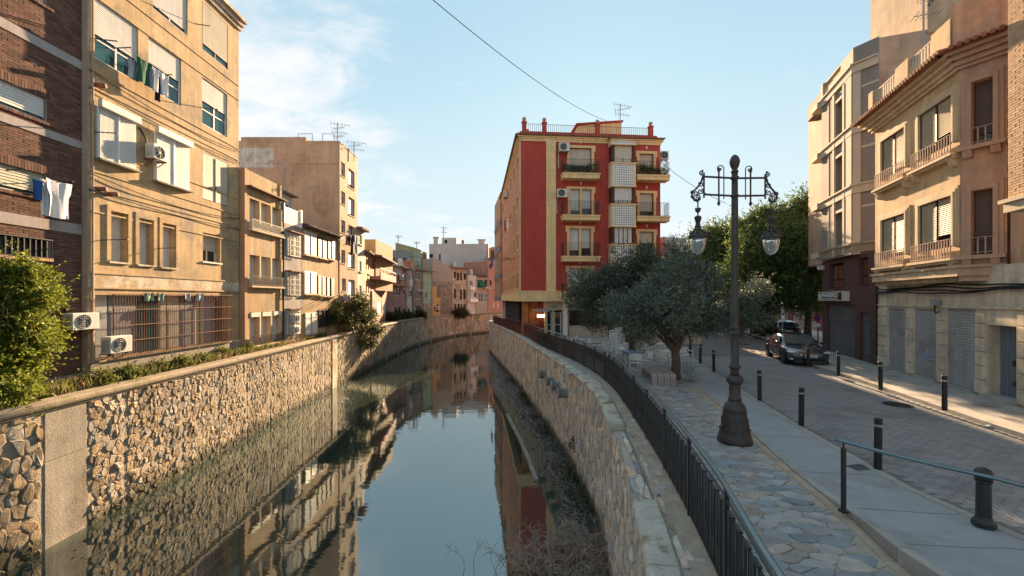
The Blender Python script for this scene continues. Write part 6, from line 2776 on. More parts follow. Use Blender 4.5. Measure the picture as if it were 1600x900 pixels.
    for a, b in ((.07, .40), (.56, .82)):
        m = MB(up.T)
        a, b = ul + L * a, ul + L * b
        rail_bars(m, [(a, .12), (b, .12)], z0, z0 + .9, .16, .045, .05)
        m.box(a, b, .02, .22, z0 - .1, z0 + .25)
        m.build('balustrade', 'ground_cream', root)
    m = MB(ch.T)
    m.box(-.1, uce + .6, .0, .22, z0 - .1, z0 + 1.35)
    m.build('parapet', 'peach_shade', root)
    m = MB(up.T)
    m.box(ul + .1, uk, -7, -.62, zt - .3, zt - .02)
    m.build('roof', 'terracotta', root)
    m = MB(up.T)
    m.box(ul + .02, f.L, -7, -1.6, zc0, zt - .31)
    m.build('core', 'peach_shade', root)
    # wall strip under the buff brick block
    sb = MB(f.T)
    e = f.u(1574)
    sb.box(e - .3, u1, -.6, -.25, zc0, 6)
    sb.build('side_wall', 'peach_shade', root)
    m = MB(f.T)
    m.box(e + .3, e + 1.3, -.25, -.2, zc0 + .5, 5.0)
    m.box(e + .45, e + 1.15, -.2, -.17, zc0 + .65, 4.85)
    m.build('wall_panel', 'trim_shade', root)
    # cables under the overhang
    for k in range(4):
        m = MB(f.T)
        z = zc0 - .1 - .07 * k
        m.tube([(u0 + (u1 - u0) * t, .06 + .02 * k, z - .05 * math.sin(t * 20 + k) - .02 * math.sin(t * 47)) for t in np.linspace(0, 1, 26)], .022, 4)
        solo(m, 'cable', 'black', ['uppermost of four black cables under the ochre overhang', 'second of four black cables under the ochre overhang', 'third of four black cables under the ochre overhang', 'lowest of four black cables under the ochre overhang'][k], 'cable', 'cables under the ochre overhang')
    m = MB(f.T)
    m.tube([(u0 + .12, .06, ZS), (u0 + .12, .06, zc0)], .04, 6)
    m.build('downpipe', 'black', root)
    rt = thing('meter_box', 'grey meter box and conduit above the third roller shutter', 'meter box', f.pt(gops[1][1] + .2, .08, gops[0][3]), None)
    m = MB(f.T)
    m.box(gops[1][1] + .0, gops[1][1] + .30, .045, .16, gops[0][3] + .17, gops[0][3] + .37)
    m.build('box', 'zinc', rt)
    m = MB(f.T)
    m.tube([(gops[1][1] + .1, .1, gops[0][3] + .17), (gops[1][1] + .2, .12, gops[0][3] - .1), (gops[1][1] + .4, .1, gops[0][3] - .02)], .02, 5)
    m.build('conduit', 'black', rt)
    # buff brick block beyond
    b0 = f.u(1577.5)
    bf = f.off(.62)
    b0 = bf.u(1575.5)
    zb0 = bf.z(1575, 312)
    r3 = building('brick_block', 'sunlit buff brick block jutting out at the right edge', 'building', bf, b0, b0 + 6, zb0, 14.5, 6, 'mortar_buff', [], .1)
    brickwork(r3, bf, b0, b0 + 2.2, zb0 + .02, 13, [], 'brick_buff', .24, .068, 41)
    m = MB(bf.T)
    m.box(b0 - .12, b0 + 6, -6, .14, zb0 - .1, zb0 - .003)
    m.box(b0 - .05, b0 + 6, -6, .07, zb0 - .34, zb0 - .103)
    m.build('base_moulding', 'beige_stone', r3)
    m = MB(f.T)
    m.box(e + 1.8, u1, -5, -.1, 0, zb0 - .35)
    return root


ochre_corner()


def beige_block():
    f = GF
    u1 = f.u(1370)
    u0 = f.u(1285)
    up = f.off(.22)
    zu = up.z(1331, 398)
    zt = up.z(1332, 76)
    uk = up.u(1333)
    ua = up.u(1274.5)
    ub = f.off(-.78).u(1285)
    root = thing('apartment_block', 'beige stone apartment block with plum ground floor and shop sign', 'building', f.pt((u0 + u1) / 2, -5, ZS))
    gops = [f.op(1292, 476, 1335.5, 548) + (.2,), f.op(1344, 488, 1359.5, 563) + (.2,), f.op(1295, 414, 1318, 451) + (.3,), f.op(1341, 404, 1356, 447) + (.3,)]
    gops[0] = (*gops[0][:2], ZS, *gops[0][3:])
    gops[1] = (*gops[1][:2], ZS, *gops[1][3:])
    m = MB(f.T)
    wall_grid(m, u0, u1, ZS - .1, zu, gops, .2)
    m.poly([(u0, 0, ZS), (u0, -10, ZS), (u0, -10, zu), (u0, 0, zu)])
    m.build('ground_wall', 'plum_stone', root)
    for o in gops[:2]:
        m = MB(f.T)
        m.poly([(o[0], -.16, o[2]), (o[1], -.16, o[2]), (o[1], -.16, o[3]), (o[0], -.16, o[3])])
        g = m.build('gate', 'gate_grey', root)
        m = MB(f.T)
        n = int((o[1] - o[0]) / .11)
        for k in range(n + 1):
            q = o[0] + (o[1] - o[0]) * k / n
            m.box(q - .012, q + .012, -.155, -.12, o[2], o[3])
        for k in range(7):
            z = o[2] + (o[3] - o[2]) * k / 6
            m.box(o[0], o[1], -.118, -.10, z - .02, z + .02)
        m.build('gate_bar', 'steel', g)
    for o in gops[2:]:
        pane_only(root, f, o, .27, 'dark_room')
        m = MB(f.T)
        n = 3
        L = (o[1] - o[0])
        for k in range(n):
            m.box(o[0] + L * (k + .12) / n, o[0] + L * (k + .88) / n, -.26, -.22, o[2] + .5, o[3] - .08)
            m.box(o[0] + L * (k + .08) / n, o[0] + L * (k + .92) / n, -.26, -.22, o[2] + .05, o[2] + .42)
        m.build('wood_shutter', 'wood_red', root)
    # shop sign
    su0, su1, sz0, sz1 = f.u(1288), f.u(1327.5), f.z(1288, 470), f.z(1288, 456.5)
    rt = thing('shop_sign', 'navy lightbox shop sign with white lettering over the plum shopfront', 'sign', f.pt((su0 + su1) / 2, .15, sz0))
    m = MB(f.T)
    m.box(su0, su1, .0, .32, sz0, sz1)
    m.build('box', 'off_white', rt, bevel=.01)
    m = MB(f.T)
    L = su1 - su0
    hh = sz1 - sz0
    m.box(su0 + .03, su1 - .03, .32, .332, sz0 + .05, sz1 - .05)
    m.build('face', 'sign_navy', rt)
    m = MB(f.T)
    m.box(su1 - L * .10, su1 - .035, .332, .336, sz0 + .055, sz1 - .055)
    m.build('face_edge', 'maroon', rt)
    m = MB(f.T)
    m.box(su0 + L * .05, su0 + L * .085, .332, .343, sz0 + hh * .15, sz0 + hh * .82)
    m.box(su0 + L * .155, su0 + L * .185, .332, .343, sz0 + hh * .15, sz0 + hh * .82)
    m.box(su0 + L * .085, su0 + L * .155, .332, .341, sz0 + hh * .15, sz0 + hh * .26)
    m.box(su0 + L * .085, su0 + L * .155, .332, .341, sz0 + hh * .60, sz0 + hh * .70)
    m.build('logo', 'white_paint', rt)
    m = MB(f.T)
    m.prism([(su0 + L * .09, .332, sz0 + hh * .43), (su0 + L * .12, .332, sz0 + hh * .28), (su0 + L * .15, .332, sz0 + hh * .43), (su0 + L * .12, .332, sz0 + hh * .58)], (0, 0, 0) if 0 else f.T.to_3x3().inverted() @ (f.n * .01))
    m.build('logo_mark', 'cloth_lilac', rt)
    text(rt, f, 'PAVERO', su0 + L * .215, su0 + L * .86, sz0 + hh * .40, sz0 + hh * .84, .334, 'white_paint', bold=.03)
    text(rt, f, 'MULTISERVICIOS', su0 + L * .225, su0 + L * .87, sz0 + hh * .13, sz0 + hh * .33, .334, 'white_paint')
    # upper storeys: street face, chamfered corner, blank party wall
    lv = [up.z(1331, y) for y in (388.6, 298, 205.5, 112)]
    wv = [(335, 391), (250, 307), (164, 221.5)]
    uops = []
    for t, b in wv:
        a, c, z0, z1 = up.op(1306.5, t, 1319, b)
        uops.append((a, c, z0, z1, .5))
    m = MB(up.T)
    wall_grid(m, ua + .9, uk, zu, lv[3], uops, .5)
    m.poly([(ua + .9, 0, zu), (ua + .9, -1, zu), (ua + .9, -1, lv[3]), (ua + .9, 0, lv[3])])
    m.poly([(ua + .9, -1, zu), (ub, -1, zu), (ub, -1, lv[3]), (ua + .9, -1, lv[3])])
    m.poly([(ub, -1, zu), (ub, -9, zu), (ub, -9, lv[3]), (ub, -1, lv[3])])
    m.build('upper_wall', 'grey_panel', root)
    rot = Matrix.Rotation(R(45), 3, 'Z')
    cd = rot @ up.d
    K = up.pt(uk, 0, 0)
    ch = Fac((K.x, K.y), (K.x + cd.x * 3, K.y + cd.y * 3))
    uc = ch.u(1374)
    m = MB(ch.T)
    wall_grid(m, 0, uc, zu, zt, [])
    m.build('corner_wall', 'grey_panel', root)
    for k, o in enumerate(uops):
        win(root, up, o, rec=.45, sh=0, cols=1, rows=2, fm='wood_dark', gm='pane')
        m = MB(up.T)
        m.box(o[0] - .25, o[0] - .02, -.01, .09, o[2] - .35, o[3] + .55)
        m.box(o[1] + .02, o[1] + .22, -.01, .09, o[2] - .35, o[3] + .55)
        m.box(o[0] - .02, o[1] + .02, -.01, .07, o[3] + .003, o[3] + .14)
        m.build('window_pier', 'beige_stone', root)
        m = MB(up.T)
        for q in (o[0] - .9, o[0] - .5, o[1] + .5):
            m.box(q - .06, q + .06, -.01, .05, o[2] - .35, o[3] + .5)
        m.build('mullion', 'beige_stone', root)
    # corner column and floor cornices
    m = MB(up.T)
    m.box(uk - .75, uk - .02, -.1, .07, zu, lv[3])
    m.build('corner_column', 'beige_stone', root)
    m = MB(ch.T)
    m.box(.02, .32, -.1, .06, zu, lv[3])
    m.build('corner_column', 'beige_stone', root)
    for k, z in enumerate(lv + [zu + .3]):
        m = MB(up.T)
        m.box(ua + .85, uk + .04, -.3, .08, z - .18, z + .18)
        m.box(ua + .80, uk + .07, -.3, .14, z + .182, z + .26)
        m.box(ua - .15, ua + .84, -1.4, .2 if k < 4 else .1, z - .1, z + .22)
        m.build('floor_cornice', 'beige_stone', root)
        m = MB(ch.T)
        m.box(-.02, uc - .02, -.3, .116, z - .184, z + .176)
        m.box(-.04, uc - .015, -.3, .196, z + .178, z + .256)
        m.build('floor_cornice', 'beige_stone', root)
    for z in lv[:3]:
        m = MB(ch.T)
        m.box(.34, uc - .02, -.02, .02, z + 1.9, z + 2.0)
        m.build('string_course', 'beige_stone', root)
    # parapet with balusters
    m = MB(up.T)
    m.box(ua + .6, uk, -.3, -.02, lv[3], zt - .4)
    m.box(ua + .9, ua + 1.2, -.32, .05, lv[3], zt + .05)
    m.box(uk - 1.4, uk - .01, -.32, -.01, lv[3], zt)
    q = ua + 1.2
    while q < uk - 1.4:
        m.box(q, q + .13, -.25, -.08, zt - .4, zt - .08)
        q += .24
    m.box(ua + .9, uk - 1.4, -.3, -.02, zt - .08, zt + .02)
    m.build('parapet', 'beige_stone', root)
    m = MB(up.T)
    m.box(ub, ua + .9, -1.3, -.2, lv[3] + .2, lv[3] + 1.1)
    m.build('side_parapet', 'grey_panel', root)
    # party wall
    E = ch.pt(uc, 0, 0)
    pw = Fac((E.x, E.y), (E.x - f.n.x * 12, E.y - f.n.y * 12))
    zw = pw.z(1374, 57)
    m = MB(pw.T)
    m.prism([(0, 0, zu), (pw.L, 0, zu), (pw.L, 0, zw + .15), (0, 0, zw - .05)], (0, -9, 0))
    m.build('party_wall', 'tan_render', root)
    a = pw.u(1448)
    m = MB(pw.T)
    zz = zw - .2
    m.box(a, pw.L, -5, .05, zz, zz + 6)
    m.build('roof_storey', 'tan_render_light', root)
    m = MB(pw.T)
    m.bar((a + .02, .08, zz + 1.2), (a + .9, .08, zz + 2.6), .12, .1)
    m.build('stair_slope', 'wood_dark', root)
    rt = thing('alarm_box', 'small pale alarm box by the street corner of the plum ground floor', 'box', f.pt(u0 + .05, .05, zu - .5))
    m = MB(f.T)
    m.box(u0 - .02, u0 + .3, .0, .25, zu - .45, zu - .22)
    m.build('case', 'off_white', rt)


beige_block()

# ================================================================== STREET FURNITURE
def street_railing():
    root = thing('railing', 'long black iron railing with steel handrail along the river wall', 'railing', (2.8, 10, 0))
    z1 = 1.10
    s0, s1 = .6, RAIL.L
    red = RAIL.s_at_y(27.5)

    def seg(a, b, z):
        n = max(2, int((b - a) / .35))
        return [RAIL.pt(a + (b - a) * k / n, 0, z) for k in range(n + 1)]
    m = MB()
    m.tube(seg(s0, red, z1), .03, 10)
    m.build('handrail', 'rail_steel', root, smooth=True)
    m = MB()
    m.tube(seg(red, s1, z1), .03, 6)
    m.build('handrail', 'iron_red', root)
    # posts
    s = s0
    posts = []
    while s < s1:
        posts.append(s)
        s += 1.62
    for s in posts:
        p = RAIL.pt(s, 0, -.02)
        d = RAIL.at(s)[1]
        m = MB(Matrix.Translation(p) @ Matrix.Rotation(math.atan2(d.y, d.x), 4, 'Z'))
        m.box(-.028, .028, -.022, .022, 0, z1 - .0)
        m.build('post', 'iron_rail' if s < red else 'iron_red', root)
    # units between posts: tall arch, small hanging U above, small arch below
    a0 = MB()
    w, b = .118, .011
    for x in (-w / 2, w / 2):
        a0.box(x - b, x + b, -.012, .012, .07, .93)
    a0.box(-w / 2 - b, w / 2 + b, -.020, .020, .931, .945)
    a0.box(-w / 2 - b, w / 2 + b, -.020, .020, .055, .069)
    c = w
    for x in (c - .030, c + .030):
        a0.box(x - b * .8, x + b * .8, -.010, .010, .66, .93)
        a0.box(x - b * .8, x + b * .8, -.010, .010, .07, .36)
    a0.box(c - .042, c + .042, -.018, .018, .646, .659)
    a0.box(c - .042, c + .042, -.018, .018, .361, .374)
    a0.box(c - .010, c + .010, -.010, .010, .07, .93)
    me = None
    for i, (p, q) in enumerate(zip(posts[:-1], posts[1:])):
        mat_red = p > red
        n = 6 if p < 60 else 6
        for k in range(n):
            s = p + .09 + (q - p - .1) * (k + .25) / n
            pos = RAIL.pt(s, 0, -.02)
            d = RAIL.at(s)[1]
            o = None
            key = 'iron_red' if mat_red else 'iron_rail'
            if key not in UNIT:
                mb = MB()
                mb.v, mb.f, mb.mi = list(a0.v), list(a0.f), list(a0.mi)
                o = mb.build('baluster', key, None)
                UNIT[key] = o.data
                o.parent = root
            else:
                o = bpy.data.objects.new('baluster', UNIT[key])
                COL.objects.link(o)
                o.parent = root
            o.location = pos - ORI[root.name]
            o.rotation_euler = (0, 0, math.atan2(d.y, d.x))
        m = MB()
        col_ = 'iron_red' if mat_red else 'iron_rail'
        for z in (.052, .99):
            m = MB()
            m.bar(RAIL.pt(p, 0, z), RAIL.pt(q, 0, z), .022, .016)
            m.build('rail_bar', col_, root)
        if red * .55 < p:       # mesh infill far along
            m = MB()
            m.bar(RAIL.pt(p + .03, 0, .36), RAIL.pt(q - .03, 0, .36), .012, .52 if not mat_red else .66)
            m.build('infill', col_, root)


UNIT = {}
street_railing()


def lamp_post():
    root = local_thing('street_lamp', 'tall ornate brown cast iron lamp post with two hanging lanterns', 'street lamp')
    k = 1 / 74.3
    # profile measured down the post: radius, height
    prof = [(.335, 0), (.335, .05), (.325, .09), (.30, .18), (.285, .21), (.29, .24), (.265, .30), (.25, .42), (.225, .60), (.215, .66), (.225, .68), (.215, .70), (.205, .74),
            (.165, .80), (.135, .84), (.12, .87), (.135, .885), (.135, .905), (.112, .92), (.108, 1.18), (.112, 1.20)]
    m = MB()
    m.lathe(prof, 32)
    m.build('base', 'lamp_iron', root, smooth=True)
    m = MB()   # relief on the bell
    for a in range(12):
        t = a * math.pi / 6
        for z, r_, s in ((.27, .275, .035), (.47, .243, .03), (.63, .214, .022)):
            c = Vector((r_ * math.cos(t), r_ * math.sin(t), z))
            m.lathe([(.005, -s), (s * .8, -s * .3), (s * .8, s * .3), (.005, s)], 6, c)
    for a in range(6):
        t = a * math.pi / 3
        pts = [((.275 - .07 * q) * math.cos(t + .3 * math.sin(q * 6)), (.275 - .07 * q) * math.sin(t + .3 * math.sin(q * 6)), .32 + .3 * q) for q in np.linspace(0, 1, 9)]
        m.tube(pts, .010, 5)
    m.build('relief', 'lamp_iron', root)
    m = MB()
    m.lathe([(.112, 1.20), (.13, 1.215), (.150, 1.24), (.158, 1.29), (.150, 1.345), (.128, 1.375), (.115, 1.39)], 32, flute=.05, fn=10)
    m.build('fluted_collar', 'lamp_iron', root, smooth=True)
    m = MB()
    m.lathe([(.095, 1.39), (.075, 1.46), (.09, 1.52), (.118, 1.56), (.118, 1.58), (.082, 1.59), (.078, 2.22), (.085, 2.24), (.10, 2.26), (.085, 2.28), (.085, 2.36), (.105, 2.38), (.085, 2.40),
             (.072, 2.44), (.088, 2.56), (.088, 2.62), (.078, 2.68), (.082, 2.70), (.074, 2.72), (.070, 3.8), (.064, 5.0), (.062, 5.10), (.078, 5.11), (.078, 5.15), (.062, 5.16), (.060, 5.47), (.078, 5.48),
             (.078, 5.53), (.06, 5.54), (.06, 5.62)], 24)
    m.build('shaft', 'lamp_iron', root, smooth=True)
    m = MB()
    m.lathe([(.06, 5.60), (.072, 5.62), (.072, 5.65), (.045, 5.67), (.06, 5.70), (.085, 5.76), (.10, 5.83), (.102, 5.845), (.098, 5.85), (.09, 5.90), (.066, 5.95), (.03, 5.985), (.004, 5.995)], 20)
    m.build('finial', 'lamp_iron', root, smooth=True)
    for sg in (-1, 1):
        m = MB()
        for z in (5.13, 5.50):
            m.tube([(.05 * sg, 0, z), (.66 * sg, 0, z + .02)], .022, 8)
        m.tube([(.665 * sg, 0, 5.08), (.665 * sg, 0, 5.60)], .018, 6)
        arm = m.build('arm', 'lamp_iron', root)
        m = MB()      # pendant spear and crook
        m.tube([(.345 * sg, 0, 4.98), (.345 * sg, 0, 5.66)], .017, 6)
        for z in (5.66, 4.97):
            m.lathe([(.004, -.06), (.033, -.01), (.03, .02), (.004, .07)], 8, (.345 * sg, 0, z))
        m.build('spear', 'lamp_iron', arm)
        m = MB()
        pts = [(.235 * sg, 0, 5.06), (.235 * sg, 0, 5.66)]
        for t in np.linspace(0, 2.4 * math.pi, 22):
            r_ = .085 * (1 - t / (2.75 * math.pi))
            pts.append((sg * (.32 - math.cos(t) * r_), 0, 5.69 + math.sin(t) * r_))
        m.tube(pts, .011, 5)
        m.build('crook', 'lamp_iron', arm)
        m = MB()      # scrollwork bracket

        def spiral(c, r0, turns, st, dirn):
            return [(c[0] + r0 * (1 - t * .8) * math.cos(st + dirn * t * turns * 6.283), 0, c[1] + r0 * (1 - t * .8) * math.sin(st + dirn * t * turns * 6.283)) for t in np.linspace(0, 1, 18)]
        m.tube([(.68 * sg, 0, 5.55), (.72 * sg, 0, 5.42), (.80 * sg, 0, 5.30), (.90 * sg, 0, 5.20), (.935 * sg, 0, 5.10), (.86 * sg, 0, 5.03), (.80 * sg, 0, 5.0)], .020, 6)
        for c, r_, tn, st, dn in ((.77, 5.36, 0, 0, 0), (.76, 5.22, 0, 0, 0), (.83, 5.12, 0, 0, 0), (.74, 5.10, 0, 0, 0)):
            pass
        for cx_, cz, r_, st in ((.735, 5.35, .055, .5), (.745, 5.21, .065, 2.), (.83, 5.17, .06, 3.2), (.80, 5.07, .07, 1.2), (.90, 5.08, .045, 0.), (.72, 5.60, .05, 4.)):
            m.tube([(p[0] * sg, p[1], p[2]) for p in spiral((cx_, cz), r_, 1.3, st, 1)], .013, 5)
        for cx_, cz, r_ in ((.92, 5.19, .045), (.70, 5.635, .03), (.77, 5.05, .04), (.87, 5.03, .03)):
            m.lathe([(.004, -r_), (r_ * .9, -r_ * .2), (r_ * .7, r_ * .4), (.004, r_)], 8, (cx_ * sg, 0, cz))
        m.build('scroll', 'lamp_iron', arm)
        x = .795 * sg
        m = MB()
        m.tube([(x, 0, 5.02), (x, 0, 4.50)], .014, 6)
        m.lathe([(.015, 4.76), (.05, 4.80), (.062, 4.86), (.045, 4.85), (.02, 4.80)], 12, (x, 0, 0))
        m.lathe([(.015, 4.60), (.06, 4.62), (.075, 4.67), (.05, 4.70), (.03, 4.58), (.04, 4.52), (.03, 4.45), (.06, 4.40)], 12, (x, 0, 0))
        for a in range(6):
            t = a * math.pi / 3
            c, s_ = math.cos(t), math.sin(t)
            m.tube([(x + .06 * c, .06 * s_, 4.64), (x + .03 * c, .03 * s_, 4.55), (x + .07 * c, .07 * s_, 4.42), (x + .16 * c, .16 * s_, 4.32)], .015, 5)
            m.lathe([(.005, -.03), (.022, 0), (.005, .05)], 6, (x + .17 * c, .17 * s_, 4.34))
        m.lathe([(.06, 4.38), (.10, 4.34), (.165, 4.32), (.185, 4.285), (.18, 4.25), (.155, 4.245)], 20, (x, 0, 0))
        ln = m.build('lantern', 'lamp_iron', root, smooth=False)
        m = MB()
        m.lathe([(.150, 4.245), (.157, 4.18), (.148, 4.09), (.125, 4.00), (.085, 3.94), (.03, 3.905), (.004, 3.90)], 20, (x, 0, 0))
        m.build('glass_bowl', 'lamp_glass', ln, smooth=True)
    p = G(1148, 690, .02)
    place(root, p, R(4))


lamp_post()


def bollards():
    root = local_thing('bollard', '', 'bollard', 'slim black bollards lining the roadway')
    m = MB()
    m.lathe([(.058, 0), (.058, .74), (.055, .745), (.055, .79), (.058, .795), (.058, .88), (.050, .895), (.004, .90)], 16)
    m.build('post', 'bollard', root, smooth=False)
    m = MB()
    m.lathe([(.0555, .748), (.0575, .75), (.0575, .786), (.0555, .788)], 16)
    m.build('band', 'steel', root)
    spots = [(1371.5, 733, 'black bollard behind the steel handrail, nearest the camera'), (1252, 665, 'black bollard right of the lamp post base on the pavement edge'),
             (1187, 626, 'black bollard just right of the lamp post shaft'), (1115.5, 581, 'black bollard left of the lamp post beyond the bench'),
             (1094, 568, 'black bollard beside the olive trunk, nearer of the far pair'), (1078.5, 557, 'black bollard half hidden by the olive crown'),
             (1310, 587, 'black bollard on the far pavement before the plum shopfront'), (1376, 609, 'black bollard on the far pavement by the first roller shutter'),
             (1476, 641, 'black bollard on the far pavement in the sunlit patch'), (1263, 571, 'black bollard standing in front of the dark car')]
    for i, (px, py, lb) in enumerate(spots):
        o = root if i == 0 else copy_tree(root)
        o['label'] = lb
        z = .115 if i >= 6 else .0
        p = G(px, py, z)
        if z == 0:
            z = zr(p.y)
            p = G(px, py, z)
        place(o, p, rng.uniform(0, 3), (rng.uniform(-.015, .015), rng.uniform(-.015, .015)))


bollards()


def handrail():
    z = zr(5.6)
    a = G(1318, 798, z)
    c = G(1537, 822, zr(5.2))
    root = thing('guard_rail', 'steel tube handrail on a slim black post at right', 'handrail', a)
    m = MB()
    Y0 = a.y
    d = Vector((c.x - a.x, c.y - a.y, 0))
    zt = P(1318, 690, Y0).z
    p0 = Vector((a.x, a.y, zt + .02)) - d * .055
    p1 = Vector((c.x, c.y, P(1537, 741, c.y).z)) + Vector((0, -.11, 0))
    p2 = p1 + (p1 - p0) * 1.3
    p2.y -= .25
    pts = [p0, p0.lerp(p1, .33) + Vector((0, .03, -.02)), p0.lerp(p1, .66) + Vector((0, .03, -.02)), p1, p2]
    m.tube(pts, .026, 12)
    m.build('tube', 'rail_steel', root, smooth=True)
    m = MB()
    m.box(a.x - .022, a.x + .022, a.y - .022, a.y + .022, z - .02, zt - .09)
    m.lathe([(.012, zt - .09), (.012, zt), (.02, zt + .005)], 8, (a.x, a.y, 0))
    m.box(a.x - .045, a.x + .045, a.y - .045, a.y + .045, z - .02, z + .012)
    m.build('post', 'iron', root)
    r2 = local_thing('cast_bollard', 'stout black cast iron bollard with domed head behind the handrail', 'bollard')
    m = MB()
    m.lathe([(.115, 0), (.115, .06), (.10, .075), (.082, .10), (.075, .13), (.072, .50), (.072, .55), (.09, .565), (.09, .58), (.075, .585)], 8)
    m.build('shaft', 'iron', r2, bevel=.006)
    m = MB()
    m.lathe([(.07, .585), (.085, .60), (.092, .64), (.085, .69), (.06, .725), (.02, .742), (.003, .744)], 20)
    m.build('head', 'iron', r2, smooth=True)
    place(r2, c)


handrail()


def bench():
    root = local_thing('stone_bench', 'pinkish granite bench with rounded waterfall ends beside the railing', 'bench')
    W2, Ln, Ht, th = .10, .98, .42, .09
    k = 0
    for y in np.linspace(-.31, .31, 4):
        m = MB()
        prof = [(-Ln, 0), (-Ln, Ht - .12)]
        out, inn = [(-Ln, 0), (-Ln, Ht - .13)], [(-Ln + th, 0), (-Ln + th, Ht - .16)]
        for t in np.linspace(math.pi, math.pi / 2, 6):
            out.append((-Ln + .13 + .13 * math.cos(t), Ht - .13 + .13 * math.sin(t)))
            inn.append((-Ln + .16 + .07 * math.cos(t), Ht - .16 + .07 * math.sin(t)))
        out += [(-p[0], p[1]) for p in out[::-1]]
        inn += [(-p[0], p[1]) for p in inn[::-1]]
        n = len(out)
        w = .095
        r = [m.pts([(p[0], y + q, p[1]) for p in L_]) for L_, q in ((out, -w), (out, w), (inn, -w), (inn, w))]
        for i in range(n - 1):
            m.fc(r[0] + i, r[0] + i + 1, r[1] + i + 1, r[1] + i)
            m.fc(r[2] + i, r[3] + i, r[3] + i + 1, r[2] + i + 1)
            m.fc(r[0] + i, r[2] + i, r[2] + i + 1, r[0] + i + 1)
            m.fc(r[1] + i, r[1] + i + 1, r[3] + i + 1, r[3] + i)
        m.build('rib', 'granite_pink', root, bevel=.008)
    a = G(1043, 612, .0)
    b = G(1010, 583, .0)
    d = Vector((a.x - b.x, a.y - b.y))
    c = (a + b) / 2
    place(root, (c.x + .12, c.y + .15, .0), math.atan2(d.y, d.x))


bench()


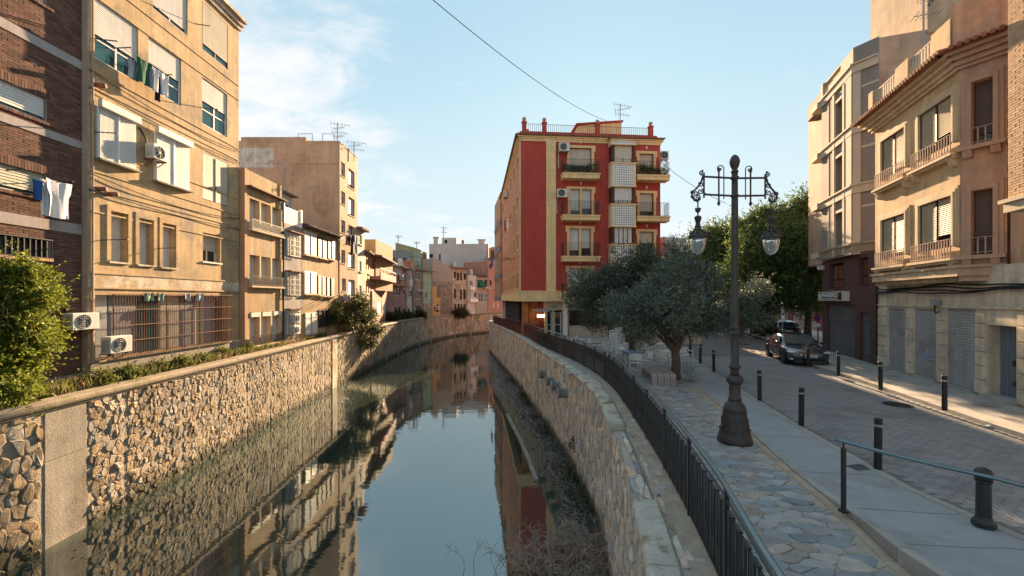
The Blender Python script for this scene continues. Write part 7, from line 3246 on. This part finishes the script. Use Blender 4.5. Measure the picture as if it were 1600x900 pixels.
def cafe():
    ch = local_thing('cafe_chair', '', 'chair', 'white plastic chairs on the cafe terrace')
    s = .88

    def B(x0, x1, y0, y1, z0, z1):
        m = MB(Matrix.Scale(s, 4))
        m.box(x0, x1, y0, y1, z0, z1)
        return m
    m = MB(Matrix.Scale(s, 4))
    m.prism([(-.22, -.22, .43), (.22, -.22, .43), (.20, .21, .40), (-.20, .21, .40)], (0, 0, .025))
    m.build('seat', 'plastic_white', ch, bevel=.008)
    m = MB(Matrix.Scale(s, 4))
    ps = []
    for t in np.linspace(-1, 1, 9):
        ps.append((t * .25, .20 + .06 * (1 - t * t)))
    for z0, z1, k0, k1 in ((.50, .80, 0, .06),):
        n = len(ps)
        A = m.pts([(x, y + k0, z0) for x, y in ps] + [(x, y + k1, z1 + .03 * (1 - (x / .25)**2)) for x, y in ps] + [(x, y + k0 + .018, z0) for x, y in ps] + [(x, y + k1 + .018, z1 + .03 * (1 - (x / .25)**2)) for x, y in ps])
        for i in range(n - 1):
            m.fc(A + i, A + i + 1, A + n + i + 1, A + n + i)
            m.fc(A + 2 * n + i, A + 3 * n + i, A + 3 * n + i + 1, A + 2 * n + i + 1)
            m.fc(A + n + i, A + n + i + 1, A + 3 * n + i + 1, A + 3 * n + i)
            m.fc(A + i, A + 2 * n + i, A + 2 * n + i + 1, A + i + 1)
        m.fc(A, A + n, A + 3 * n, A + 2 * n)
        m.fc(A + n - 1, A + 3 * n - 1, A + 4 * n - 1, A + 2 * n - 1)
    m.build('backrest', 'plastic_white', ch)
    for sx in (-1, 1):
        m = MB(Matrix.Scale(s, 4))
        m.tube([(.25 * sx, .24, .80), (.27 * sx, .10, .66), (.28 * sx, -.10, .64), (.27 * sx, -.22, .62)], [.02, .024, .026, .022], 6)
        m.build('armrest', 'plastic_white', ch)
        for y0, y1, zt in ((-.22, -.27, .62), (.21, .29, .50)):
            m = MB(Matrix.Scale(s, 4))
            m.tube([(.26 * sx, y0, zt), (.25 * sx, (y0 + y1) / 2, .3), (.28 * sx, y1, 0)], [.022, .02, .018], 6)
            m.build('leg', 'plastic_white', ch)
    spots = [  # px, py, yaw, label
        (993, 581, 165, 'white plastic chair with its back to the camera at the blue topped table'), (1009, 577, 100, 'white plastic chair side on, right of the blue topped table'),
        (1036, 577, 175, 'white plastic chair with its back to the camera left of the olive trunk'), (1046, 575, 120, 'white plastic chair pressed against the olive trunk on its left'),
        (1072, 567, 200, 'beige looking plastic chair just right of the olive trunk'), (1018, 561, 60, 'white plastic chair behind the side on chair'),
        (1027, 559, 10, 'white plastic chair facing the camera behind the white table'), (1052, 558, 30, 'white plastic chair behind the olive trunk'),
        (980, 568, 300, 'white plastic chair left of the blue topped table'), (941, 556, 80, 'white plastic chair against the railing left of the dark awning post'),
        (915, 549, 95, 'white plastic chair by the railing before the stone lined cafe room'), (897, 542, 80, 'white plastic chair by the railing near the white pillar'),
        (1008, 548, 350, 'white plastic chair near the second olive trunk'), (1040, 550, 340, 'farthest white plastic chair in front of the low cafe wall')]
    for i, (px, py, yaw, lb) in enumerate(spots):
        o = ch if i == 0 else copy_tree(ch)
        o['label'] = lb
        place(o, G(px, py, .0), R(yaw + 180))
    # the stack of chairs by the post
    lbs = ['lowest', 'second from the bottom', 'third from the bottom', 'fourth from the bottom', 'fifth from the bottom', 'sixth from the bottom', 'third from the top', 'second from the top', 'topmost']
    for st, (px, py, n, nm) in enumerate(((960, 566, 9, 'taller left stack'), (972, 570, 4, 'shorter right stack'))):
        p = G(px, py, 0)
        for k in range(n):
            o = copy_tree(ch)
            o['group'] = 'stacked white plastic chairs'
            lab = lbs[k] if n == 9 else ('lowest', 'second from the bottom', 'second from the top', 'topmost')[k]
            o['label'] = '%s white plastic chair in the %s by the awning post' % (lab, nm)
            place(o, (p.x + .018 * k, p.y + .035 * k, .002 + .115 * k), R(215 + st * 25))
    tb = local_thing('cafe_table', '', 'table', 'square tables on the cafe terrace')
    m = MB()
    m.box(-.34, .34, -.34, .34, .63, .66)
    m.build('tabletop', 'plastic_white', tb, bevel=.01)
    m = MB()
    m.box(-.30, .30, -.30, .30, .585, .629)
    m.build('apron', 'steel', tb)
    for sx in (-1, 1):
        for sy in (-1, 1):
            m = MB()
            m.tube([(.28 * sx, .28 * sy, .585), (.31 * sx, .31 * sy, 0)], [.022, .016], 6)
            m.build('leg', 'steel', tb)
    for i, (px, py, yaw, lb) in enumerate(((1044, 571, 20, 'white square table hidden partly by the olive trunk'), (987, 572, 12, 'square table with a blue top near the bench'),
                                           (1036, 556, 0, 'farther white table in front of the low cafe wall'), (905, 548, 10, 'white table close to the railing and the pillar'), (928, 553, 8, 'white table by the railing left of the dark post'))):
        o = tb if i == 0 else copy_tree(tb)
        o['label'] = lb
        place(o, G(px, py, 0), R(yaw))
        if i == 1:
            for c in o.children:
                if c.name.startswith('tabletop'):
                    c.data = c.data.copy()
                    c.data.materials[0] = M['plastic_blue']
    p = G(951.5, 562, 0)
    m = MB()
    m.tube([p, p + Vector((0, 0, 2.9))], .045, 8)
    solo(m, 'awning_post', 'iron', 'dark upright awning post beside the stacked chairs', 'post')
    p = G(1020, 538, 0)
    m = MB()
    m.box(p.x - 2.4, p.x + 3.2, p.y, p.y + .25, 0, .62)
    m.box(p.x - 2.45, p.x + 3.25, p.y - .03, p.y + .28, .62, .68)
    solo(m, 'planter_wall', 'beige_stone', 'low beige terrace wall behind the cafe tables', 'wall')


cafe()


# ================================================================== CARS
def car_body(L, Wd, Ht, hood, kind):
    """Cross sections along the length: x forward, returns (verts rings)."""
    pass


def make_car(label, paint, rear=False):
    root = local_thing('parked_car', label, 'car', 'cars at the end of the street')
    # side profile stations, x from nose (+) to tail (-): (x, z sill, z belt, z roof, half width belt, half width roof)
    st = [(2.30, .36, .56, .58, .60, .50), (2.24, .24, .62, .66, .76, .60), (2.05, .19, .70, .75, .86, .70), (1.60, .18, .80, .86, .91, .74), (1.05, .18, .87, .95, .925, .74),
          (.85, .18, .90, 1.00, .93, .74), (.25, .18, .93, 1.36, .94, .66), (-.25, .18, .94, 1.46, .94, .65), (-.85, .18, .95, 1.43, .94, .63), (-1.35, .18, .95, 1.24, .925, .60),
          (-1.85, .20, .97, 1.02, .90, .68), (-2.15, .26, .93, .96, .84, .68), (-2.28, .40, .80, .84, .74, .60)]
    rings = []
    m = MB()
    for x, zs, zb, zr_, wb, wr in st:
        ring = [(x, -wb * .90, zs), (x, -wb * .985, zs + .12), (x, -wb, (zs + zb) / 2 + .05), (x, -wb * .975, zb), (x, -wr, zr_ - .04), (x, -wr * .75, zr_),
                (x, wr * .75, zr_), (x, wr, zr_ - .04), (x, wb * .975, zb), (x, wb, (zs + zb) / 2 + .05), (x, wb * .985, zs + .12), (x, wb * .90, zs)]
        rings.append(m.pts(ring))
    n = 12
    for a, b in zip(rings[:-1], rings[1:]):
        for i in range(n):
            j = (i + 1) % n
            m.fc(a + i, b + i, b + j, a + j)
    m.fc(*[rings[0] + i for i in range(n)])
    m.fc(*[rings[-1] + i for i in range(n - 1, -1, -1)])
    body = m.build('body', paint, root, smooth=True)
    sb = body.modifiers.new('sub', 'SUBSURF')
    sb.levels = sb.render_levels = 2

    def lerp(a, b, t):
        return tuple(p + (q - p) * t for p, q in zip(a, b))
    # glass, set just proud of the body
    m = MB()
    m.poly([(1.04, -.70, 1.0), (1.04, .70, 1.0), (.27, .60, 1.40), (.27, -.60, 1.40)])
    m.build('windscreen', 'car_glass', root)
    m = MB()
    m.poly([(-1.88, -.60, 1.06), (-1.88, .60, 1.06), (-1.22, .52, 1.33), (-1.22, -.52, 1.33)])
    m.build('rear_window', 'car_glass', root)
    for sg in (-1, 1):
        for xs in (((.72, .99), (.20, 1.32), (-.28, 1.36), (-.28, .99)), ((-.36, .99), (-.36, 1.36), (-.92, 1.33), (-1.45, 1.14), (-1.5, 1.02))):
            m = MB()
            m.poly([(x, sg * (.905 - (z - .93) * .62 + .035), z) for x, z in xs])
            m.build('side_window', 'car_glass', root)
        m = MB()
        for x in (.92, -.32, -1.18):
            m.box(x - .006, x + .006, sg * .932 - .012, sg * .932 + .012, .34, .90)
        m.build('door_gap', 'black', root)
        m = MB()
        for x in (.0, -.98):
            m.box(x - .10, x + .10, sg * .945 - .015, sg * .945 + .015, .80, .825)
        m.build('door_handle', 'chrome', root)
        m = MB()
        m.prism([(.70, sg * .90, .96), (.86, sg * .94, .95), (.84, sg * 1.08, .98), (.70, sg * 1.07, .98)], (0, 0, .12))
        m.build('mirror', paint, root, bevel=.02)
        m = MB()
        m.prism([(2.10, sg * .56, .60), (2.02, sg * .87, .66), (1.82, sg * .90, .70), (1.92, sg * .70, .72), (2.12, sg * .54, .68)], (.06, sg * .02, .015))
        m.build('head_lamp', 'head_lamp', root, bevel=.01)
        m = MB()
        m.prism([(-2.12, sg * .50, .80), (-2.08, sg * .84, .82), (-2.02, sg * .87, .92), (-2.12, sg * .50, .92)], (-.10, 0, .0))
        m.build('tail_lamp', 'tail_lamp', root, bevel=.01)
        m = MB()
        m.box(2.12, 2.235, sg * .70 - .14, sg * .70 + .14, .33, .40)
        m.build('fog_lamp_trim', 'chrome', root, bevel=.01)
        for x in (1.40, -1.42):
            m = MB(Matrix.Translation((x, sg * .80, .325)) @ Matrix.Rotation(R(90), 4, 'X'))
            m.lathe([(.24, -.13), (.31, -.13), (.33, -.10), (.33, .10), (.31, .13), (.24, .13)], 24)
            t = m.build('wheel', 'rubber', root, smooth=True)
            m = MB(Matrix.Translation((x, sg * .80, .325)) @ Matrix.Rotation(R(90), 4, 'X'))
            m.lathe([(.235, -.11), (.235, .11)], 20)
            for a in range(5):
                q = a * 2 * math.pi / 5
                for zz in (.118, -.135):
                    m.prism([(.03 * math.cos(q + 1.5), .03 * math.sin(q + 1.5), zz), (.22 * math.cos(q + .16), .22 * math.sin(q + .16), zz), (.22 * math.cos(q - .16), .22 * math.sin(q - .16), zz)], (0, 0, .017))
            m.build('rim', 'steel', t)
            m = MB(Matrix.Translation((x, sg * .905, .36)) @ Matrix.Rotation(R(90), 4, 'X'))
            m.lathe([(.36, -.03), (.385, .0), (.36, .03)], 24)
            m.build('wheel_arch', 'black', root)
    m = MB()
    m.box(2.20, 2.315, -.44, .44, .54, .59)
    m.box(2.19, 2.318, -.46, .46, .605, .625)
    m.build('grille', 'chrome', root, bevel=.006)
    m = MB()
    m.box(2.16, 2.29, -.58, .58, .26, .42)
    m.build('lower_grille', 'black', root)
    m = MB()
    m.box(2.20, 2.285, -.66, .66, .225, .245)
    m.build('lip_trim', 'chrome', root)
    for x, d in ((2.33, 1), (-2.31, -1)):
        m = MB()
        m.box(x - .012, x + .012, -.26, .26, .46 if d > 0 else .62, .57 if d > 0 else .73)
        p = m.build('number_plate', 'white_paint', root)
        ff = Fac((x + .016 * d, -.23 * d), (x + .016 * d, .23 * d))
        z0 = .48 if d > 0 else .64
        text(p, ff, '6374 MBT', 0, .46, z0, z0 + .075, .0, 'black')
    m = MB()
    m.lathe([(.002, -.01), (.055, -.01), (.055, .01), (.002, .01)], 12, (0, 0, 0))
    return root


c1 = make_car('dark blue grey saloon car parked facing the camera by the kerb', 'car_paint')
_w = G(1227.4, 568.5, .0)
_t = Vector((.30, .954, 0))
_side = Vector((_t.y, -_t.x, 0))
c1.location = _w + _side * .80 * .92 + _t * 1.40 * .92
c1.rotation_euler = (0, 0, math.atan2(-_t.y, -_t.x))
c1.scale = (.92, .92, .92)
c2 = make_car('black car seen from behind with red tail lamps beyond the saloon', 'car_black')
_p = G(1243, 531, .0)
c2.location = (_p.x + .6, _p.y + 2.2, 0)
c2.rotation_euler = (0, 0, math.atan2(.9, .42))
c2.scale = (.92, .92, .92)


def signs():
    p = G(1222.5, 535, .0)
    root = thing('road_sign', 'rectangular blue and white parking sign on a pole before the trees', 'road sign', p, 'road signs by the car')
    zt, zb = P(0, 483, p.y).z, P(0, 499, p.y).z
    m = MB()
    m.tube([p, (p.x, p.y, zt - .02)], .03, 6)
    m.build('pole', 'zinc', root)
    w = 2.4 * p.y / F
    m = MB()
    m.box(p.x - w, p.x + w, p.y - .06, p.y - .035, zb, zt)
    b = m.build('plate', 'white_paint', root)
    m = MB()
    m.box(p.x - w * .85, p.x + w * .85, p.y - .068, p.y - .061, zb + (zt - zb) * .38, zt - .03)
    m.build('blue_field', 'sign_blue', b)
    text(root, Fac((p.x - w, p.y - .069), (p.x + w, p.y - .069)), 'P', w * .55, w * 1.45, zb + (zt - zb) * .50, zt - .07, .0, 'white_paint')
    p = G(1278, 545, .1)
    root = thing('road_sign', 'round red bordered no parking sign with white plate beside the plum corner', 'road sign', p, 'road signs by the car')
    c = P(1275.5, 496.5, p.y)
    rr = 6.5 * p.y / F
    m = MB()
    m.tube([p, (p.x, p.y, c.z + rr)], .035, 6)
    m.build('pole', 'iron', root)

    def disc(r, y, n=20):
        return [(c.x + r * .8 * math.cos(a * 2 * math.pi / n), y, c.z + r * math.sin(a * 2 * math.pi / n)) for a in range(n)]
    m = MB()
    m.prism(disc(rr, p.y - .08), (0, .03, 0))
    d = m.build('disc', 'sign_red', root)
    m = MB()
    m.prism(disc(rr * .72, p.y - .086), (0, .004, 0))
    m.build('blue_field', 'sign_blue', d)
    m = MB()
    m.bar((c.x - rr * .45, p.y - .09, c.z + rr * .55), (c.x + rr * .45, p.y - .09, c.z - rr * .55), .006, rr * .26)
    m.build('slash', 'sign_red', d)
    m = MB()
    z = P(0, 508, p.y).z
    m.box(c.x - rr * .75, c.x + rr * .75, p.y - .07, p.y - .05, z - rr * .42, z + rr * .42)
    m.build('plate', 'white_paint', root)


signs()


def small_street_things():
    # manhole covers in the road, gutter grate, litter
    for px, py, rr, lb in ((1402, 633, .34, 'round dark manhole cover in the road beside the sunlit kerb'), (1163, 538, .34, 'small manhole cover far along the road')):
        p = G(px, py, .0)
        root = thing('manhole_cover', lb, 'manhole cover', (p.x, p.y, zr(p.y)), 'manhole covers in the road')
        c = (p.x, p.y, zr(p.y))
        m = MB()
        m.lathe([(rr, .004), (rr, .014), (rr * .9, .014), (rr * .9, .008), (.01, .008)], 28, c)
        m.build('frame', 'iron', root)
        m = MB()
        for i in range(-4, 5):
            for j in range(-4, 5):
                if math.hypot(i, j) < 4.4:
                    m.box(c[0] + i * rr * .19 - .02, c[0] + i * rr * .19 + .02, c[1] + j * rr * .19 - .02, c[1] + j * rr * .19 + .02, c[2] + .008, c[2] + .016)
        m.build('stud', 'lamp_iron', root, kind='stuff')
    p = G(1350, 730, zr(7.4))
    root = thing('drain_grate', 'rectangular iron drain grate in the grey pavement behind the handrail', 'drain grate', p)
    for k in range(9):
        m = MB(Matrix.Translation(p) @ Matrix.Rotation(R(12), 4, 'Z'))
        m.box(-.26 + k * .06, -.225 + k * .06, -.12, .12, -.01, .006)
        m.build('bar', 'iron', root)
    m = MB(Matrix.Translation(p) @ Matrix.Rotation(R(12), 4, 'Z'))
    m.box(-.3, .3, -.15, -.12, -.01, .008)
    m.box(-.3, .3, .12, .15, -.01, .008)
    m.build('frame', 'zinc', root)
    p = G(1545, 668, .0)
    m = MB()
    m.box(p.x - .10, p.x + .10, p.y - .03, p.y + .03, .02, .05)
    solo(m, 'litter', 'white_paint', 'crumpled white paper lying in the gutter by the far kerb', 'litter')
    # boundary wall and low shed at the end of the street
    a, b = P(1085, 520, 40), P(1300, 520, 40)
    f = Fac((a.x, 40.5), (b.x + 10, 38.5))
    root = thing('boundary_wall', 'dark boundary wall under the trees at the street end', 'wall', f.pt(f.L / 2, 0, 0))
    m = MB(f.T)
    m.box(0, f.L, -.3, 0, 0, 2.1)
    m.build('wall', 'band_grey', root)
    m = MB(f.T)
    m.box(-.05, f.L, -.36, .06, 2.1, 2.25)
    m.build('coping', 'concrete', root)
    for k in range(9):
        m = MB(f.T)
        u = f.L * (k + .5) / 9
        m.box(u - .2, u + .2, -.35, .08, 0, 2.6)
        m.build('pier', 'plum_stone', root)
    p = G(1193, 525, 0)
    for k, (q, lb) in enumerate(((0, 'left dark wheelie bin under the trees at street end'), (1.1, 'right dark wheelie bin under the trees at street end'))):
        r2 = local_thing('waste_bin', lb, 'waste bin', 'wheelie bins at the street end')
        m = MB()
        m.prism([(-.32, -.36, .12), (.32, -.36, .12), (.32, .36, .12), (-.32, .36, .12)], (0, 0, .9))
        m.build('body', 'bollard', r2, bevel=.03)
        m = MB()
        m.prism([(-.36, -.42, 1.03), (.36, -.42, 1.03), (.36, .40, 1.03), (-.36, .40, 1.03)], (0, .03, .1))
        m.build('lid', 'iron', r2, bevel=.03)
        place(r2, (p.x + q, p.y + 1, 0), .2)


small_street_things()


def sky_cables():
    b = RF.pt(RF.u(945), .4, RF.z(945, 192))
    a = P(660, -14, 13)
    m = MB()
    m.tube([a.lerp(b, t) - Vector((0, 0, .5 * 4 * t * (1 - t))) for t in np.linspace(0, 1, 20)], .014, 5)
    solo(m, 'cable', 'black', 'long thin cable crossing the sky to the red building roof', 'cable')
    a = RF.pt(RF.L, .3, RF.z(1036, 257))
    b = P(1135, 318, 36)
    m = MB()
    m.tube([a.lerp(b, t) - Vector((0, 0, .25 * 4 * t * (1 - t))) for t in np.linspace(0, 1, 12)], .02, 4)
    solo(m, 'cable', 'black', 'short cable running from the red building corner towards the trees', 'cable')


sky_cables()


# ================================================================== PLANTS
def tree(name, label, base, trunk, blobs, n, ln, per, leaf, lw, mat, bark='bark', group=None, spread=.5, droop=0., limbs=6, r0=.2, seed=1, lean=(0, 0), shell=.5):
    root = thing(name, label, 'tree', base, group)
    rr = random.Random(seed)
    m = MB()
    b = Vector(base)
    top = b + Vector((lean[0], lean[1], trunk))
    pts = [b - Vector((0, 0, .1)), b + Vector((lean[0] * .2, lean[1] * .2, trunk * .25)), b + Vector((lean[0] * .7 + .04, lean[1] * .6, trunk * .6)), top]
    m.tube(pts, [r0 * 1.45, r0 * 1.05, r0 * .9, r0 * .85], 10)
    for k in range(limbs):
        c = Vector(blobs[k % len(blobs)][0])
        d = (c - top)
        q = d.length
        limb(m, top - Vector((0, 0, trunk * .12 * rr.random())), d + Vector((rr.uniform(-.4, .4), rr.uniform(-.4, .4), .2)) * q * .3, q * .52, r0 * rr.uniform(.4, .6), 2, .6, .4, rr)
    m.build('trunk', bark, root, smooth=True)
    pos, dr = sprigs(blobs, n, ln, per, spread, droop, shell)
    leaves('crown', pos, dr, leaf * (.6 + .8 * nrg.random(len(pos))), lw * (.7 + .6 * nrg.random(len(pos))), mat, root)
    return root


def olives():
    Y = 16.1
    b = G(1055, 592, .0)

    def c(px, py, r, w=1., dy=0., sy=1.):
        p = P(px, py, b.y + dy)
        q = r * (b.y + dy) / F
        return ((p.x, p.y, p.z), (q, q * sy, q * .82), w)
    blobs = [c(1012, 464, 46), c(1062, 446, 44), c(1108, 458, 44), c(1060, 490, 56, 1.2), c(1010, 502, 40), c(1110, 492, 44), c(1150, 470, 32, .7, .3), c(1160, 498, 28, .6), c(984, 480, 34, .8), c(1085, 428, 26, .5), c(1182, 450, 18, .25, .4), c(1060, 470, 60, 1., 1.2), c(1040, 475, 55, 1., -1.0)]
    tree('olive_tree', 'silvery olive tree with twisted trunk beside the granite bench', b, 1.0, clumps(blobs, 5, .48, 3), 7600, .34, 10, .10, .030, 'olive_leaf', limbs=9, r0=.17, seed=5, spread=.55, shell=.35, group='olive trees on the cafe terrace')
    b = G(984, 556, .0)
    blobs = [c(935, 445, 46), c(975, 425, 42), c(1010, 430, 42), c(930, 475, 44), c(975, 480, 50), c(1030, 440, 40), c(915, 460, 28, .5), c(1040, 405, 30, .5), c(960, 505, 34, .6), c(985, 460, 55, 1, 1.5), c(1000, 405, 26, .4)]
    tree('olive_tree', 'darker olive tree with thick trunk close to the red building', b, 1.2, clumps(blobs, 5, .48, 4), 6000, .42, 9, .125, .038, 'olive_leaf_dark', limbs=8, r0=.30, seed=8, spread=.55, shell=.35, bark='bark_dark', group='olive trees on the cafe terrace')
    # shoots at the foot of the trunk
    b = G(1070, 598, .0)
    pos, dr = sprigs([(b + Vector((.1, 0, .3)), (.25, .2, .35), 1)], 90, .3, 7, .6, .1, .2)
    o = leaves('shrub', pos, dr, .06, .02, 'olive_leaf', None, origin=b)
    tag(o, 'low leafy shoots at the foot of the olive trunk', 'shrub')


olives()


def big_trees():
    def c(px, py, r, Y, w=1., sz=.9):
        p = P(px, py, Y)
        q = r * Y / F
        return ((p.x, p.y, p.z), (q, q, q * sz), w)
    sets = [(1100, 57, [(1100, 400, 40), (1128, 385, 36), (1080, 412, 30), (1150, 400, 40), (1110, 440, 40), (1140, 372, 24, .6), (1095, 384, 22, .5), (1112, 368, 18, .35), (1070, 440, 30), (1160, 440, 40)], 'bushy green street tree left of the lamp post, yellowish at its left edge', 2),
            (1190, 33, [(1180, 380, 44), (1215, 365, 46), (1200, 420, 46), (1160, 430, 40), (1235, 405, 40), (1205, 340, 26, .6), (1240, 350, 24, .5), (1180, 460, 36), (1175, 345, 20, .4)], 'large dense green tree between the lamp post lanterns', 3),
            (1262, 31, [(1250, 380, 40), (1275, 400, 44), (1262, 345, 30, .7), (1250, 430, 44), (1280, 360, 34), (1230, 455, 40), (1275, 450, 40), (1268, 322, 16, .3)], 'large dense green tree beside the beige apartment block', 4)]
    for px, Y, bl, lb, seed in sets:
        thin = .9 if seed == 2 else 1.
        big = Y / 34
        blobs = [c(q[0], q[1], q[2], Y + (i % 3 - 1) * 1.2, q[3] if len(q) > 3 else 1.) for i, q in enumerate(bl)]
        base = P(px, HY + 3 * F / Y, Y)
        tree('street_tree', lb, (base.x, base.y, 0), 3.6, clumps(blobs, 4, .5, seed), int(5200 * thin), 1.0 * big, 12, .25 * big, .09 * big, 'dark_leaf', 'bark_dark', 'trees at the street end', .5, .35, 6, .22, seed, shell=.4)


big_trees()


def bushes():
    b = Vector((-14.3, 11.9, .0))

    def c(px, py, r, dy=0., w=1.):
        Y = -14.5 * F / (px - CX) + dy
        p = P(px, py, Y)
        q = r * Y / F
        return ((p.x, p.y, p.z), (q, q * .8, q * .95), w)
    blobs = [c(28, 455, 40), c(10, 430, 32, 0, .7), c(48, 500, 42), c(10, 520, 52), c(38, 565, 44, -.1, 1.1), c(-30, 480, 56), c(-20, 580, 54), c(2, 625, 28, -.6, .6), c(72, 470, 16, .1, .25), c(76, 520, 18, .1, .3), c(60, 440, 14, 0, .2), c(20, 605, 24, -.2, .4)]
    tree('bush', 'bright yellow green leafy bush leaning over the wall at left', b, .9, clumps(blobs, 6, .42, 9), 5200, .34, 9, .095, .055, 'bush_leaf', limbs=7, r0=.07, seed=12, spread=.7, droop=.2, shell=.3)
    b = Vector(LL.pt(LL.s_at_y(33.5), -.7, .1))

    def c2(px, py, r, w=1., dy=0.):
        Y = -14.45 * F / (px - CX) + dy
        p = P(px, py, Y)
        q = r * Y / F
        return ((p.x, p.y, p.z), (q, q * .9, q * .9), w)
    blobs = [c2(532, 487, 20), c2(552, 478, 20), c2(545, 500, 26, 1.2), c2(565, 500, 22), c2(560, 520, 24, 1.), c2(578, 515, 14, .5, -.4), c2(570, 535, 14, .5, -.6), c2(520, 495, 12, .4), c2(575, 488, 10, .3)]
    tree('bush', 'dark green bush spilling over the left river wall halfway along', b, .5, clumps(blobs, 4, .5, 5), 3600, .42, 8, .15, .07, 'shrub_leaf', limbs=5, r0=.06, seed=14, spread=.7, droop=.35, shell=.3)
    # small plant growing from the slate wall
    s = LR.s_at_y(17.2)
    p = LR.pt(s, -.06, -2.9)
    pos, dr = sprigs([(p, (.12, .12, .18), 1)], 40, .2, 6, .6, .1, .2)
    o = leaves('wall_plant', pos, dr, .08, .05, 'grass_green', None, origin=p)
    tag(o, 'small green plant growing out of the slate river wall', 'plant')
    # dank weeds along the foot of the slate wall
    r = np.random.default_rng(9)
    y = 7 + 30 * r.random(2600)
    y = y[(np.sin(y * 2.3) + np.sin(y * .9)) > .1]
    pos = np.array([LR.pt(LR.s_at_y(float(v)), -abs(float(r.normal())) * .35 - .04, WZ + .03)[:] for v in y])
    d = r.normal(size=pos.shape) * .6 + np.array([0, 0, 1.])
    leaves('weeds', pos, d, .22 * (.4 + r.random(len(y))), .03, 'shrub_leaf', None, 'stuff', origin=(2, 15, WZ))
    # far weeds on the far wall top
    for k, (px, py, Y, r, lb) in enumerate(((608, 497, 57, 14, 'weeds on the far wall top below the salmon house'), (630, 494, 62, 14, 'weeds on the far wall top below the rose house'), (655, 492, 67, 10, 'weeds on the far wall top below the green house'), (720, 487, 80, 12, 'weeds on the far wall below the ruined beige house'))):
        p = P(px, py, Y)
        q = r * Y / F
        pos, dr = sprigs([((p.x, p.y, .3), (q, q * .5, q * .4), 1)], 400, .6, 7, .6, .1, .2)
        o = leaves('shrub', pos, dr, .28, .10, 'shrub_leaf', None, origin=(p.x, p.y, 0))
        tag(o, lb, 'shrub', 'weeds along the far wall top')


bushes()


def bank_weeds():
    # green tufts and straw along the left bank strip
    for mat, n, hh, seed, dens in (('grass_green', 5200, .34, 1, 0), ('straw', 5200, .30, 2, 1)):
        r = np.random.default_rng(seed)
        y = 11 + 27 * r.random(n * 3) ** 1.1
        nz = np.sin(y * 1.9 + seed * 2) + np.sin(y * .83 + 1) + .6 * np.sin(y * 4.1)
        keep = (nz > -.2) if dens == 0 else (nz < .7)
        y = y[keep][:n]
        off = r.random(len(y)) ** .8 * 1.25 + .18
        pos = []
        for yy, o in zip(y, off):
            q = LL.pt(LL.s_at_y(float(yy)), -.24 - float(o), .06)
            pos.append(q[:])
        pos = np.array(pos)
        d = r.normal(size=pos.shape) * .42 + np.array([0, 0, 1.])
        leaves('weeds' if dens == 0 else 'dry_grass', pos, d, hh * (.4 + r.random(len(pos))), .028 + .03 * (dens == 0) * r.random(len(pos)), mat, None, 'stuff', origin=(-14, 22, 0))
    # leafy clumps
    r = random.Random(3)
    blobs = []
    for y in (14.5, 15.6, 17.3, 18, 19.5, 21.5, 23.5):
        p = LL.pt(LL.s_at_y(y), -.7 - r.random() * .5, .15)
        s = r.uniform(.18, .34)
        blobs.append((p[:], (s, s, s), s))
    pos, dr = sprigs(blobs, 1500, .26, 7, .6, .1, .2)
    leaves('weeds', pos, dr, .10, .05, 'grass_green', None, 'stuff', origin=(-14, 18, 0))


bank_weeds()


def dry_brush():
    root = thing('dry_brush', 'tangle of bare dry twigs at the foot of the slate wall', 'brush', (1.6, 11.3, WZ))
    r = random.Random(6)
    al = MB()
    for k in range(420):
        b = Vector((r.gauss(1.6, .75), r.gauss(10.9, .6), WZ + .02))
        a = r.uniform(0, 6.28)
        hh = r.uniform(.35, 1.15)
        out = r.uniform(.2, .9)
        pts = []
        for t in np.linspace(0, 1, 8):
            pts.append(b + Vector((math.cos(a) * out * t + .04 * math.sin(t * 9 + k), math.sin(a) * out * t + .04 * math.cos(t * 7 + k), hh * (1.7 * t - 1.0 * t * t) + .0)))
        big = k < 24
        m = MB() if big else al
        w = .018 if big else .009
        m.tube(pts, [w * (1 - .7 * t) for t in np.linspace(0, 1, 8)], 5 if big else 3)
        for q in range(5):
            i = r.randrange(2, 7)
            d = Vector((r.uniform(-1, 1), r.uniform(-1, 1), r.uniform(-.3, .9))).normalized() * r.uniform(.1, .35)
            m.tube([pts[i], pts[i] + d * .5 + Vector((0, 0, .03)), pts[i] + d], [.007, .006, .003], 3)
        if big:
            m.build('branch', 'twig', root)
    al.build('twigs', 'twig', root, kind='stuff')


dry_brush()


def floating_leaves():
    r = np.random.default_rng(4)
    n = 420
    y = 9 + 40 * r.random(n) ** 1.4
    pos = []
    for v in y:
        s = LL.s_at_y(float(v))
        pos.append(LL.pt(s, float(abs(r.normal()) * 2.2 + .1), WZ + .004)[:])
    d = r.normal(size=(n, 3)) * np.array([1, 1, .04])
    leaves('floating_leaves', np.array(pos), d, .09 * (.4 + r.random(n)), .05, 'straw', None, 'stuff', origin=(-10, 20, WZ), curl=.05)


floating_leaves()
